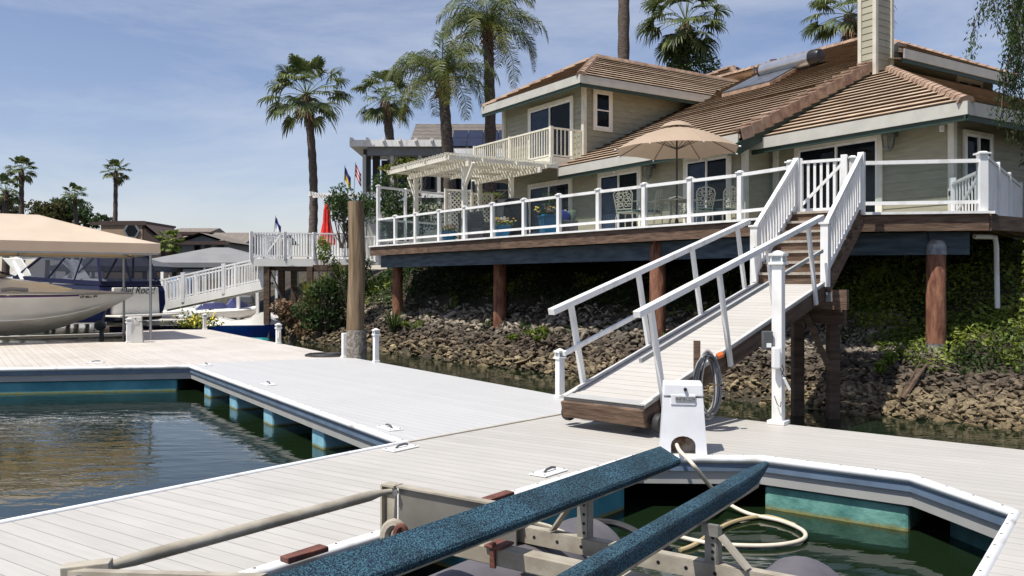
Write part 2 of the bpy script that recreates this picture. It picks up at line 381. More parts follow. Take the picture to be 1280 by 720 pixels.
def profile(d):
    return np.interp(d, [-8, 0, 2.6, 5.2, 9], [-3.2, -.5, 0.90, 2.35, 2.62])
def height(x, y):
    d = float(sdist(np.array(x), np.array(y)))
    return min(float(profile(d)), float(np.interp(x+(y-30)*.35, [-14, -7], [.35, 2.62]))) + .10*noise.noise(V((x*.9, y*.9, 0)))*min(1, max(0, d+.5))
nx = np.concatenate([np.linspace(-300, -26, 24), np.arange(-25, 22, .3), np.linspace(23, 300, 24)])
ny = np.concatenate([np.arange(2, 46, .3), np.linspace(47, 130, 30), np.linspace(140, 900, 16)])
X, Y = np.meshgrid(nx, ny); D = sdist(X, Y); Z = profile(D)
top_ = np.interp(X + (Y-30)*.35, [-14, -7], [.35, 2.62])
Z = np.minimum(Z, top_)
Z = np.where((Y > 130), np.maximum(Z, 0.3), Z)
vs = [(float(a), float(b_), float(c)+.10*noise.noise(V((a*.9, b_*.9, 0)))) for a, b_, c in zip(X.ravel(), Y.ravel(), Z.ravel())]
w_ = len(nx); fs = [(j*w_+i, j*w_+i+1, (j+1)*w_+i+1, (j+1)*w_+i) for j in range(len(ny)-1) for i in range(w_-1)]
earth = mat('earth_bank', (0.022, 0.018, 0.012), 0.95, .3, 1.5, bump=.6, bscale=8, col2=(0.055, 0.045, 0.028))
g = MB(); g.v = [V(v) for v in vs]; g.f = fs
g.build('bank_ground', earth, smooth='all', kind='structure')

def inview(x, y, m=40):
    if y < 3: return False
    p = HX+F*x/y; return -m < p < 1280+m
# ------------------------------------------------------------------ rocks
rockm = mat('riprap_rock', (0.09, 0.073, 0.055), 0.85, .2, 1.6, bump=.35, bscale=20, col2=(0.30, 0.265, 0.215), island=.6, lo=.25, hi=.75)
nn, ll = N(rockm); tcw = nn.new('ShaderNodeNewGeometry'); sp = nn.new('ShaderNodeSeparateXYZ'); ll.new(tcw.outputs['Position'], sp.inputs[0])
nz = nn.new('ShaderNodeTexNoise'); nz.inputs['Scale'].default_value = 1.1; ll.new(tcw.outputs['Position'], nz.inputs['Vector'])
az = nn.new('ShaderNodeMath'); az.operation = 'MULTIPLY_ADD'; az.inputs[1].default_value = .5; ll.new(nz.outputs[0], az.inputs[0]); ll.new(sp.outputs[2], az.inputs[2])
mrw = nn.new('ShaderNodeMapRange'); mrw.inputs[1].default_value = -.25; mrw.inputs[2].default_value = 1.0; ll.new(az.outputs[0], mrw.inputs[0])
rz_ = nn.new('ShaderNodeValToRGB'); el = rz_.color_ramp.elements        # tide bands: dried algae crust, dark wet band, clean dry stone
el[0].position = 0; el[0].color = (.62, .54, .36, 1); el[1].position = 1; el[1].color = (1.08, 1.06, 1.02, 1)
for p_, c_ in ((.22, (.85, .77, .58, 1)), (.36, (.46, .40, .33, 1)), (.58, (.42, .385, .345, 1)), (.78, (.92, .90, .87, 1))): e_ = el.new(p_); e_.color = c_
ll.new(mrw.outputs[0], rz_.inputs[0])
bsd = nn['Principled BSDF']; src = bsd.inputs['Base Color'].links[0].from_socket
mxw = nn.new('ShaderNodeMixRGB'); mxw.blend_type = 'MULTIPLY'; mxw.inputs[0].default_value = 1; ll.new(src, mxw.inputs[1]); ll.new(rz_.outputs[0], mxw.inputs[2]); ll.new(mxw.outputs[0], bsd.inputs['Base Color'])
def ico():
    t_ = (1+5**.5)/2
    v = [(-1,t_,0),(1,t_,0),(-1,-t_,0),(1,-t_,0),(0,-1,t_),(0,1,t_),(0,-1,-t_),(0,1,-t_),(t_,0,-1),(t_,0,1),(-t_,0,-1),(-t_,0,1)]
    f = [(0,11,5),(0,5,1),(0,1,7),(0,7,10),(0,10,11),(1,5,9),(5,11,4),(11,10,2),(10,7,6),(7,1,8),(3,9,4),(3,4,2),(3,2,6),(3,6,8),(3,8,9),(4,9,5),(2,4,11),(6,2,10),(8,6,7),(9,8,1)]
    return [V(p).normalized() for p in v], f
def rockgeo(big=False):
    v, f = ico()
    if big:
        v = list(v); f2 = []; mid = {}
        def md(a, b_):
            k = (min(a, b_), max(a, b_))
            if k not in mid: v.append(((v[a]+v[b_])/2).normalized()); mid[k] = len(v)-1
            return mid[k]
        for (a, b_, c) in f:
            x, y, z = md(a, b_), md(b_, c), md(c, a); f2 += [(a, x, z), (b_, y, x), (c, z, y), (x, y, z)]
        f = f2
    s_ = V((random.uniform(.8, 1.35), random.uniform(.6, 1), random.uniform(.26, .55)))
    planes = [(V((random.gauss(0, 1), random.gauss(0, 1), random.gauss(0, 1))).normalized(), random.uniform(.42, .78)) for _ in range(10)]
    out = []
    for p in v:
        q = p*random.uniform(.95, 1.08)
        for (nm, h_) in planes:
            e = q.dot(nm)-h_
            if e > 0: q = q-nm*e
        out.append(V((q.x*s_.x, q.y*s_.y, q.z*s_.z)))
    return out, f
LIB = [rockgeo() for _ in range(24)]; BIG = [rockgeo(True) for _ in range(12)]
def rrot():
    return Matrix.Rotation(random.uniform(0, 6.28), 4, 'Z') @ Matrix.Rotation(random.gauss(0, .55), 4, 'X') @ Matrix.Rotation(random.gauss(0, .45), 4, 'Y')
cand = []
rs = random.Random(5)
tries = 0
while len(cand) < 19000 and tries < 400000:
    tries += 1
    i = rs.choices(range(3, len(W2)-2), [float(np.hypot(*(W2[i+1]-W2[i]))) * (30/max(8, W2[i][1]+W2[i+1][1]))**1.5 for i in range(3, len(W2)-2)])[0]
    a, b_ = W2[i], W2[i+1]; t_ = rs.random(); dd = b_-a; nrm = np.array([-dd[1], dd[0]])/np.hypot(*dd)
    dist = rs.triangular(-.5, 3.1, 1.0)
    x, y = a + dd*t_ + nrm*dist
    if rs.random() < .22: x, y = rs.uniform(5, 11), rs.uniform(10.5, 17)
    if not inview(x, y, 120): continue
    d = float(sdist(np.array(x), np.array(y)))
    if d < -.5: continue
    if d > 3.2+.9*noise.noise(V((x*.5, y*.5, 7))): continue
    if x > 7.6 and d > 1.2+.5*noise.noise(V((x, y, 3))): continue
    size = (.045+.10*rs.random()**2.4) * (1.1 if d < 2 else .9) * (.78 if y < 19 else 1.05)
    cand.append((size*(1+.0)/max(y, 6), x, y, size))
cand.sort(reverse=True)
rockobjs = []
for k, (_, x, y, size) in enumerate(cand[:300]):
    if k < 12:
        g = MB(); g.add(BIG[k][0], BIG[k][1]); o = g.build('riprap_rock', rockm)
        tag(o, 'broken grey brown riprap rock lying among others on the sloping bank', 'rock', 'riprap rocks on the bank')
        rockobjs.append(o)
    else:
        o = rockobjs[k % 12].copy(); C.objects.link(o)
    o.location = (x, y, height(x, y)+size*.45); o.rotation_euler = rrot().to_euler(); o.scale = (size*.98,)*3
g = MB()
for (_, x, y, size) in cand[300:]:
    v, f = random.choice(LIB)
    T = Matrix.Translation(V((x, y, height(x, y)+size*rs.uniform(.1, .9)))) @ rrot() @ Matrix.Scale(size*1.05, 4)
    g.add(v, f, T)
tag(g.build('riprap', rockm), 'mass of smaller broken riprap rocks covering the bank down to the water', 'rocks', None, 'stuff')

# ------------------------------------------------------------------ leaves
def leafmat(name, c, c2, tr=.35):
    m = mat(name, c, .5, .2, 1.2, col2=c2, island=.35, spec=.35)
    n, l = N(m); b = n['Principled BSDF']; src = b.inputs['Base Color'].links[0].from_socket
    t = n.new('ShaderNodeBsdfTranslucent'); l.new(src, t.inputs[0]); mx = n.new('ShaderNodeMixShader'); mx.inputs[0].default_value = tr
    l.new(b.outputs[0], mx.inputs[1]); l.new(t.outputs[0], mx.inputs[2]); l.new(mx.outputs[0], n['Material Output'].inputs[0])
    return m
ivyleaf = leafmat('ivy_leaves', (0.014, 0.028, 0.007), (0.055, 0.095, 0.020))
limeleaf = leafmat('fresh_green_leaves', (0.08, 0.13, 0.018), (0.235, 0.29, 0.05))
darkleaf = leafmat('dark_green_leaves', (0.030, 0.060, 0.016), (0.075, 0.12, 0.035))
yellowleaf = leafmat('yellow_green_leaves', (0.10, 0.13, 0.02), (0.26, 0.24, 0.04))
dryleaf = leafmat('dry_leaves', (0.15, 0.09, 0.05), (0.30, 0.21, 0.12), .2)
fanleaf = leafmat('fan_palm_leaves', (0.045, 0.070, 0.020), (0.15, 0.18, 0.060), .3)
featherleaf = leafmat('feather_palm_leaves', (0.06, 0.09, 0.025), (0.15, 0.17, 0.05), .3)
barkm = mat('palm_bark', (0.06, 0.045, 0.036), .9, .3, 5, bump=.8, bscale=12, stretch=(1, 1, 3), col2=(0.14, 0.11, 0.09))
def leaf(g, p, s, up=.3, rng=random):
    n_ = V((rng.gauss(0, 1), rng.gauss(0, 1), rng.gauss(up, .8))).normalized()
    a = n_.orthogonal().normalized(); a.rotate(Matrix.Rotation(rng.uniform(0, 6.28), 3, n_)); b_ = n_.cross(a)
    s *= rng.uniform(.7, 1.3)
    k = len(g.v); g.v += [p-a*s, p-a*s*.1+b_*s*.42+n_*s*.08, p+a*s, p-a*s*.1-b_*s*.42+n_*s*.08]; g.f.append([k, k+1, k+2, k+3])
def clump(g, c, r, n, s, rng=random, shell=.45):
    c = V(c)
    for _ in range(n):
        d = V((rng.gauss(0, 1), rng.gauss(0, 1), rng.gauss(0, 1))).normalized()*(rng.uniform(shell, 1)**.6)
        leaf(g, c+V((d.x*r[0], d.y*r[1], d.z*r[2])), s, rng=rng)
g = MB(); g2 = MB(); rs = random.Random(9)
for _ in range(30000):       # the sunny bank at the right of the deck
    a, b_ = W2[10], W2[12]; x, y = rs.uniform(6.7, 12), rs.uniform(12, 21)
    if x < 6.7 or not inview(x, y, 60): continue
    d = float(sdist(np.array(x), np.array(y))); q = noise.noise(V((x*.8, y*.8, 3)))
    if d < 1.15+.7*q or noise.noise(V((x*1.4, y*1.4, 31))) < -.32: continue
    leaf(g2 if noise.noise(V((x*.7, y*.7, 15))) > -.45 else g, V((x, y, height(x, y)+rs.uniform(.02, .20)+max(0, q)*.2)), .050, up=1.2, rng=rs)
cnt = 0
while cnt < 34000:
    i = rs.choices(range(3, len(W2)-2), [float(np.hypot(*(W2[i+1]-W2[i]))) for i in range(3, len(W2)-2)])[0]
    a, b_ = W2[i], W2[i+1]; dd = b_-a; nrm = np.array([-dd[1], dd[0]])/np.hypot(*dd)
    x, y = a+dd*rs.random()+nrm*rs.uniform(.9, 6.8)
    if not inview(x, y, 60): cnt += .02; continue
    d = float(sdist(np.array(x), np.array(y)))
    q = noise.noise(V((x*.8, y*.8, 3)))
    right = x > 6.9
    lim = (1.0+.9*q) if right else (2.75+1.2*q)
    cnt += 1
    if d < lim and not (noise.noise(V((x*1.3, y*1.3, 20))) > .36 and d > 1.2): continue
    z = height(x, y)
    tgt = g2 if (noise.noise(V((x*.6, y*.6, 11))) > .12 and d < 4.2) else g
    leaf(tgt, V((x, y, z+rs.uniform(.02, .22)+max(0, q)*.15)), .055 if y < 20 else .075, up=1.2, rng=rs)
tag(g.build('ivy_ground_cover', ivyleaf), 'dark green ivy covering the upper bank under the wooden deck', 'ground cover', None, 'stuff')
tag(g2.build('nasturtium_ground_cover', limeleaf), 'bright green low leafy plants growing in patches over the bank', 'ground cover', None, 'stuff')
def tuft(name, label, p, n, h, m, group=None, w=.02, spread=.5):
    g = MB(); rng = random.Random(hash(name) & 7 | int(abs(p[0])*100))
    for _ in range(n):
        a = rng.uniform(0, 6.28); l_ = h*rng.uniform(.6, 1.1); sp_ = spread*rng.uniform(.3, 1)
        b0 = V(p)+V((math.cos(a), math.sin(a), 0))*.05; prev = b0; pw = w; side = V((-math.sin(a), math.cos(a), 0))
        for k in range(1, 5):
            q = k/4; c_ = b0+V((math.cos(a)*sp_*q*l_*(.4+q*.6), math.sin(a)*sp_*q*l_*(.4+q*.6), l_*(q-.35*q*q*sp_)))
            nw = w*(1-q*.9); i0 = len(g.v); g.v += [prev-side*pw, prev+side*pw, c_+side*nw, c_-side*nw]; g.f.append([i0, i0+1, i0+2, i0+3]); prev = c_; pw = nw
    return tag(g.build(name, m), label, 'plant', group)

# ------------------------------------------------------------------ docks
def dock(name, mtop, label_edges, poly, z=0.0, th=.05):
    pts = [V((p[0], p[1], z-th)) for p in poly]
    return struct(MB().prism(pts, (0, 0, th)).build(name, mtop))
A = gp(510, 553); Bq = gp(240, 457); Cq = gp(0, 461); O2 = gp(765, 506.5); O1 = gp(440, 447)
a_dir = (gp(0, 655)-A).normalized(); A0 = A + a_dir*13
R1 = gp(1280, 562.5); r_dir = (R1-O2).normalized(); R2 = R1 + r_dir*7
Pa = gp(290, 720); Pb = gp(790, 570); Pc = gp(951, 571); Pd = gp(1142, 595); Pe = gp(1277, 641); Pf = gp(1235, 720)
pf_dir = (Pf-Pe).normalized(); Pf2 = Pe+pf_dir*7.5
pa_dir = (Pa-Pb).normalized(); Pa2 = Pb+pa_dir*12.5
# concave outline, split in convex pieces that butt along a board line
struct(MB().prism([V((p.x, p.y, -.05)) for p in (A0, Pa2, Pb, A)], (0, 0, .05)).build('dock_walkway', dockboard))
g = MB()
def cvx(*P): g.prism([V((p.x, p.y, -.05)) for p in P][::-1], (0, 0, .05))
poly_main = [A, Pb, Pc, Pd, Pe, Pf2, Pf2+V((6, 0, 0)), R2, R1, O2]
me_pts = [V((p.x, p.y, 0)) for p in poly_main]
g = MB(); nn_ = len(me_pts)
g.v = me_pts+[p-V((0, 0, .05)) for p in me_pts]; g.f = [tuple(range(nn_)), tuple(range(nn_, 2*nn_))[::-1]]+[(i, nn_+i, nn_+(i+1) % nn_, (i+1) % nn_) for i in range(nn_)]
struct(g.build('dock_platform', dockboard))
fg = [A, O2, O1, gp(260, 453.3), Bq]
o = struct(MB().prism([V((p.x, p.y, -.05)) for p in fg], (0, 0, .052)).build('dock_finger', fingerboard))
sl = gp(165, 427.5); Cl = Cq+(Cq-Bq).normalized()*6
bk = [Bq, gp(260, 453.3), O1, gp(262, 412), gp(152, 412), sl, sl+(gp(0, 428.5)-sl).normalized()*9, Cl+V((0, 1.2, 0)), Cl]
nb = len(bk); g = MB(); bv = [V((p.x, p.y, 0.001)) for p in bk]
g.v = bv+[p-V((0, 0, .05)) for p in bv]; g.f = [tuple(range(nb)), tuple(range(nb, 2*nb))[::-1]]+[(i, nb+i, nb+(i+1) % nb, (i+1) % nb) for i in range(nb)]
struct(g.build('dock_landing', backboard))
# seam strips between dock sections
g = MB(); g.bar(A+V((0, 0, .008)), O2+V((0, 0, .008)), .05, .012)
struct(g.build('dock_seam', mat('seam_cover', (0.45, 0.42, 0.36), .6)))
# framed edges: bumper, rub strip, face board
def edge(pts, inward, closed=False, face=.125, name='dock_edge', br=.042):
    """pts run along a dock edge, inward = +1 if the water lies to the left of the run"""
    r = thing(name, '', '', (pts[0].x, pts[0].y, -.2)); 
    g1 = MB(); g2_ = MB(); g3 = MB(); g4 = MB()
    path = []
    for i, p in enumerate(pts):
        t0 = (pts[i]-pts[i-1]).normalized() if i else (pts[1]-pts[0]).normalized()
        t1 = (pts[i+1]-pts[i]).normalized() if i < len(pts)-1 else t0
        nrm = lambda t_: V((-t_.y, t_.x, 0))*inward
        m_ = (nrm(t0)+nrm(t1)).normalized(); k = 1/max(.5, m_.dot(nrm(t0)))
        path.append((p, m_*k))
    def off(o_, z): return [V((p.x+m_.x*o_, p.y+m_.y*o_, z)) for p, m_ in path]
    g1.tube(off(br-.007, .024-br), br, 10)
    for (q0, q1) in zip(off(.03, -.095)[:-1], off(.03, -.095)[1:]): g2_.bar(q0, q1, .035, .075)
    for (q0, q1) in zip(off(.008, -.135-face/2)[:-1], off(.008, -.135-face/2)[1:]): g3.bar(q0, q1, .028, face)
    nails = 0
    for (q0, q1) in zip(off(.04, .022)[:-1], off(.04, .022)[1:]):
        L = (q1-q0).length; t_ = .15
        while t_ < L and nails < 120:
            c = q0+(q1-q0)*(t_/L); g4.box(c, (.014, .014, .006)); t_ += .30; nails += 1
    g1.build('bumper', rim, r, smooth=True); g2_.build('rub_strip', bluerub, r); g3.build('face_board', greyface, r)
    g4.build('screws', darkgrey, r)['kind'] = 'stuff'
    return r
e1 = edge([Cl, Cq, Bq], -1); tag(e1, 'white bumper and grey face board along the back of the left slip', 'dock edge', 'dock edges round the slips')
e2 = edge([Bq, A], -1, face=.12); tag(e2, 'white bumper and grey board along the pale finger dock beside the left slip', 'dock edge', 'dock edges round the slips')
e3 = edge([A, A0], -1, br=.022); tag(e3, 'thin white edge of the walkway facing the left slip', 'dock edge', 'dock edges round the slips')
e4 = edge([Pa2, Pb, Pc, Pd, Pe, Pf2], -1); tag(e4, 'white bumper edge round the angled slip behind the blue bunks', 'dock edge', 'dock edges round the slips')
g = MB()
for q0, q1 in ((gp(262, 412), O1), (O1, O2), (O2, R2)):
    s_ = V((q1.y-q0.y, q0.x-q1.x, 0)).normalized()*.04; g.bar(q0+s_+V((0, 0, -.27)), q1+s_+V((0, 0, -.27)), .03, .42)
struct(g.build('dock_outer_face', greyface))
# floats
teal = mat('teal_float', (0.035, 0.19, 0.24), .5, .2, 2.5, bump=.3, col2=(0.08, 0.30, 0.36))
skyblue = mat('pale_blue_float', (0.20, 0.42, 0.52), .45, .2, 5, bump=.1, col2=(0.30, 0.55, 0.65))
aqua = mat('aged_aqua_float', (0.045, 0.165, 0.145), .7, .3, 3.5, bump=.8, bscale=9, col2=(0.18, 0.40, 0.34), lo=.3, hi=.72)
for m_ in (teal, skyblue, aqua):   # algae line at the water
    nn, ll = N(m_); gq = nn.new('ShaderNodeNewGeometry'); sp = nn.new('ShaderNodeSeparateXYZ'); ll.new(gq.outputs['Position'], sp.inputs[0])
    no = nn.new('ShaderNodeTexNoise'); no.inputs['Scale'].default_value = 9; ll.new(gq.outputs['Position'], no.inputs['Vector'])
    ad = nn.new('ShaderNodeMath'); ad.operation = 'MULTIPLY_ADD'; ad.inputs[1].default_value = -.045; ll.new(no.outputs[0], ad.inputs[0]); ll.new(sp.outputs[2], ad.inputs[2])
    r = nn.new('ShaderNodeMapRange'); r.inputs[1].default_value = -.512; r.inputs[2].default_value = -.478; r.inputs[3].default_value = 1; r.inputs[4].default_value = 0; ll.new(ad.outputs[0], r.inputs[0])
    bs = nn['Principled BSDF']; s0 = bs.inputs['Base Color'].links[0].from_socket
    mx = nn.new('ShaderNodeMixRGB'); mx.inputs[2].default_value = (0.22, 0.22, 0.08, 1); ll.new(r.outputs[0], mx.inputs[0]); ll.new(s0, mx.inputs[1]); ll.new(mx.outputs[0], bs.inputs['Base Color'])
def floatbox(p0, p1, depth, m_, label, side, z0=-.75, z1=-.27, inset=.02, group=None):
    d = (p1-p0).normalized(); nrm = V((-d.y, d.x, 0))*side; c = (p0+p1)/2+nrm*(depth/2+inset)
    o = MB(frame(c, d)).box((0, 0, (z0+z1)/2), ((p1-p0).length, depth, z1-z0)).build('dock_float', m_, bevel=.03)
    return tag(o, label, 'float', group)
floatbox(Cl+(Bq-Cl)*.02, Cl+(Bq-Cl)*.97, 1.0, teal, 'long teal float under the back edge of the left slip', 1)
for k, (px, lab) in enumerate([(257, 'farthest'), (296, 'second farthest'), (345, 'third from the slip corner'), (409, 'nearest')]):
    # stand-off along finger
    t_ = {257: .115, 296: .30, 345: .50, 409: .72}[px]
    p = Bq+(A-Bq)*t_; d = (A-Bq).normalized()
    o = floatbox(p-d*.22, p+d*.22, 1.6, skyblue, '', 1, group='pale blue floats under the finger dock')
    o['label'] = f'pale blue float under the finger dock, {lab} of the four'
floatbox(Pc+(Pd-Pc)*.02, Pc+(Pd-Pc)*.97, .8, aqua, 'aged aqua float under the back edge of the right slip', 1, z1=-.28)
floatbox(Pb+(Pa-Pb)*.02, Pb+(Pa-Pb)*.55, .8, teal, 'teal float in the dark below the walkway edge behind the bunk', -1, z1=-.28)
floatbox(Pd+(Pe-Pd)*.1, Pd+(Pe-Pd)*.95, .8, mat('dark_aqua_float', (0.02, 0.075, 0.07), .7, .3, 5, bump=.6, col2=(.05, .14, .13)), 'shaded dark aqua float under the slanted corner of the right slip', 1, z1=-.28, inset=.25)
# cleats: small plates with folding cleat
def cleat(px, py, label, rz):
    p = gp(px, py, .01); r = thing('dock_cleat', label, 'cleat', (p.x, p.y, .004), rz, 'white folding cleats set in the docks')
    M = WM[r]; MB(M).box((0, 0, .006), (.36, .18, .012)).build('plate', white, r, bevel=.004)
    g = MB(M); g.tube([(-.07, 0, .014), (-.03, 0, .035), (.05, 0, .04), (.10, 0, .03)], .012, 6); g.build('lug', darkgrey, r, smooth=True)
    g = MB(M)
    for (x, y) in ((-.15, -.06), (.15, -.06), (.15, .06), (-.15, .06)): g.lathe([(.010, 0), (.010, .006), (.004, .009)], (x, y, .012), 6)
    g.build('screws', steel, r)
rzF = ang(Bq-A); rzM = ang(DK)
cleat(487, 535, 'white cleat plate on the pale finger dock near the slip corner', rzF)
cleat(501, 560, 'white cleat plate on the walkway at the finger seam', rzM)
cleat(686, 590, 'white cleat plate on the walkway behind the blue bunk', rzM)
cleat(336, 480, 'white cleat plate half way along the finger dock', rzF)
cleat(258, 456, 'white cleat plate at the far corner of the left slip', rzF)
cleat(119, 453, 'white cleat plate on the back edge of the left slip', ang(Bq-Cq))
# ------------------------------------------------------------------ dock posts
def cap_post(px, py, h, w, label, plain=False, name='dock_post', knob=False, capm=None, rz=None):
    p = gp(px, py); rz = rz if rz is not None else rzF
    r = thing(name, label, 'post', (p.x, p.y, 0), rz, 'white posts along the dock edge'); M = WM[r]
    MB(M).box((0, 0, h/2), (w, w, h)).build('shaft', white, r, bevel=.008)
    MB(M).box((0, 0, .02), (w*1.25, w*1.25, .04)).build('base_collar', white, r, bevel=.006)
    if not plain:
        g = MB(M); g.box((0, 0, h+.012), (w*1.35, w*1.35, .03))
        for sx in (-1, 1):
            for sy in (-1, 1): g.box((sx*w*.48, sy*w*.48, h+.06), (.016, .016, .07))
        g.box((0, 0, h+.105), (w*1.3, w*1.3, .03)); g.box((0, 0, h+.135), (w*1.0, w*1.0, .03), taper=.3)
        g.build('lantern_cap', white, r, bevel=.004)
        MB(M).box((0, 0, h+.06), (w*.82, w*.82, .06)).build('lantern_glass', mat('frosted_lens', (.42, .46, .47), .2), r)
    if knob:
        MB(M).box((-w*.75, 0, h*.62), (w*.5, w*.6, .2)).build('outlet_box', white, r, bevel=.01)
    return r
cap_post(700, 497, .57, .105, 'white lantern capped post beside the low end of the gangway')
cap_post(470, 453, .57, .105, 'white lantern capped post just right of the tall wooden piling')
cap_post(431, 447, .55, .12, 'plain white post just left of the tall wooden piling', plain=True)
cap_post(348, 430, .42, .12, 'white post with a side outlet box left of the piling by the dark shrubs', knob=True)
cap_post(256, 412, .42, .12, 'white post at the far end of the landing by the yellow flowers')
# tall post
p = gp(973, 530); r = thing('tall_post', 'tall white lantern capped post with outlet and dangling cord in front of the stairs', 'post', (p.x, p.y, 0), rzM); M = WM[r]
MB(M).box((0, 0, .95), (.125, .125, 1.9)).build('shaft', white, r, bevel=.01)
MB(M).box((0, 0, .025), (.21, .21, .05)).build('base_collar', white, r, bevel=.008)
g = MB(M); g.box((0, 0, 1.915), (.185, .185, .03)); 
for sx in (-1, 1):
    for sy in (-1, 1): g.box((sx*.065, sy*.065, 1.97), (.02, .02, .08))
g.box((0, 0, 2.02), (.18, .18, .03)); g.box((0, 0, 2.05), (.14, .14, .04), taper=.3); g.build('lantern_cap', white, r, bevel=.004)
MB(M).box((0, 0, 1.97), (.12, .12, .075)).build('lantern_glass', mat('frosted_lens', (.35, .42, .45), .2), r)
Mc = frame((p.x, p.y, 0), (1, 0, 0))
MB(Mc).box((-.065, -.115, .80), (.10, .07, .26)).build('outlet_cover', white, r, bevel=.02)
MB(Mc).box((-.14, -.02, 1.0), (.11, .10, .22)).build('meter_box', darkgrey, r, bevel=.008)
MB(Mc).box((-.135, -.075, .945), (.055, .008, .05)).build('sticker', white, r)
g = MB(Mc); g.tube([(.0, -.115, .60), (.02, -.14, .66), (.0, -.13, .72)], .006, 6); g.tube([(-.02, -.12, .68), (.03, -.14, .58), (.06, -.13, .49), (.09, -.12, .40), (.08, -.12, .30)], .005, 6); g.tube([(-.08, -.10, .35), (-.05, -.12, .25), (-.01, -.11, .22), (.0, -.1, .28)], .005, 6)
g.build('cord', rubber, r)
MB(Mc).bar((.02, -.135, .57), (.09, -.135, .42), .035, .03).build('plug', white, r, bevel=.006)
# piling
g = MB(); p = gp(447, 448); q = p+V((-.05, .25, 0))
woodpile = mat('aged_piling_wood', (0.12, 0.08, 0.045), .85, .3, 2.2, bump=.8, bscale=5, stretch=(6, 6, .5), col2=(0.27, 0.195, 0.115))
pts = [(q.x-.03+.02*math.sin(k), q.y, -2.6+k*.62) for k in range(11)]; pts[-1] = (pts[-1][0], q.y, 3.50)
g.tube(pts, [.225-.005*k for k in range(11)], 20)
r = thing('wooden_piling', 'tall weathered brown wooden piling standing at the dock edge', 'piling', (q.x, q.y, 0))
g.build('pile', woodpile, r, smooth=True)
g = MB(); g.tube([(q.x-.02, q.y, -1.), (q.x-.02, q.y, .42), (q.x-.02, q.y, .62)], [.232, .231, .222], 20, caps=False)
g.build('barnacle_crust', mat('barnacles', (0.11, 0.09, 0.07), .9, .4, 14, bump=1.0, bscale=30, col2=(0.33, 0.30, 0.26)), r, smooth=True)
# black coil of rope on dock
g = MB(); pc = gp(408, 443.5, .03)
for k in range(5):
    rr = .20+.045*k
    g.tube([(pc.x+rr*1.25*math.cos(a), pc.y+rr*1.0*math.sin(a), .03+.018*(k % 2)) for a in [i*2*math.pi/20 for i in range(21)]], .018, 6)
tag(g.build('coiled_line', rubber, smooth=True), 'flat black coil of line on the dock left of the piling', 'rope')
# pedestal boxes
def pedestal(px, py, h, w, dpt, rz, label, arch=True, m_=white):
    p = gp(px, py); r = thing('dock_box', label, 'dock box', (p.x, p.y, 0), rz, None); M = WM[r]
    w2 = w*.84; t_ = .82
    g = MB(M)
    zt = h*.80
    X0, X1 = w/2, w2/2+.0; Y0, Y1 = dpt/2, dpt/2*t_
    vs = [(-X0,-Y0,0),(X0,-Y0,0),(X0,Y0,0),(-X0,Y0,0),(-X1,-Y1,zt),(X1,-Y1,zt),(X1,Y1,zt),(-X1,Y1,zt)]
    if arch:
        # front face with an arched opening
        n_ = 9; rr = w*.26; hh = h*.13
        arc = [(rr*math.cos(math.pi-math.pi*i/(n_-1)), hh+rr*.75*math.sin(math.pi*i/(n_-1))) for i in range(n_)]
        yf = lambda z: -(Y0+(Y1-Y0)*z/zt)
        g.add(vs, [(4,5,6,7),(1,2,6,5),(2,3,7,6),(3,0,4,7)])
        f = [(-X0, yf(0), 0), (-rr, yf(0), 0)]+[(a, yf(z), z) for a, z in arc]+[(rr, yf(0), 0), (X0, yf(0), 0), (X1, yf(zt), zt), (-X1, yf(zt), zt)]
        # split into left/right halves to stay simple polygons
        top = n_//2
        left = [(-X0, yf(0), 0), (-rr, yf(0), 0)]+[(a, yf(z), z) for a, z in arc[:top+1]]+[(0, yf(zt), zt), (-X1, yf(zt), zt)]
        right = [(0, yf(zt), zt)]+[(a, yf(z), z) for a, z in arc[top:]]+[(rr, yf(0), 0), (X0, yf(0), 0), (X1, yf(zt), zt)]
        g.add(left, [tuple(range(len(left)))]); g.add(right, [tuple(range(len(right)))])
        g.build('body', m_, r)
        gi = MB(M); 
        ring = [(-rr, 0)]+arc+[(rr, 0)]
        for (a0, z0), (a1, z1) in zip(ring[:-1], ring[1:]): gi.add([(a0, yf(z0), z0), (a1, yf(z1), z1), (a1, yf(z1)+.09, z1), (a0, yf(z0)+.09, z0)], [(0, 1, 2, 3)])
        gi.build('opening_lip', m_, r)
        MB(M).box((0, -Y0+.16, .1), (w*.62, .01, .3)).build('rusty_interior', mat('rusty_stained_interior', (0.12, 0.05, 0.02), .8, .3, 9, col2=(0.45, 0.40, 0.33)), r)
    else:
        g.add(vs, [(3,2,1,0),(4,5,6,7),(0,1,5,4),(1,2,6,5),(2,3,7,6),(3,0,4,7)]); g.build('body', m_, r, bevel=.012)
    z2 = zt+.012
    g = MB(M); g.box((0, 0, (z2+h)/2), (w2*1.03, dpt*t_*1.05, h-z2), taper=.96); g.build('lid', m_, r, bevel=.014)
    g = MB(M); g.box((0, -dpt*t_/2-.008, z2-.03), (w2*.62, .012, .10)); g.build('latch_plate', m_, r, bevel=.004)
    MB(M).lathe([(.018, 0), (.018, .02), (.012, .024)], (0, 0, 0), 10, Matrix.Translation((.02, -dpt*t_/2-.012, z2+.075)) @ Matrix.Rotation(math.pi/2, 4, 'X')).build('lock', blackm, r)
    return r
bx = pedestal(853, 563, .69, .46, .42, math.radians(-9), 'large white tapered dock box with arched opening at the slip corner', True, mat('white_fibreglass', (0.74, 0.75, 0.77), .3, .04, 5))
Mx = WM[bx]
MB(Mx).box((.02, -.42*.82/2-.020, .545), (.19, .006, .04)).build('data_plate', mat('etched_plate', (0.18, 0.18, 0.18), .3, .5, 60, metal=.5, col2=(.5, .5, .5)), bx)
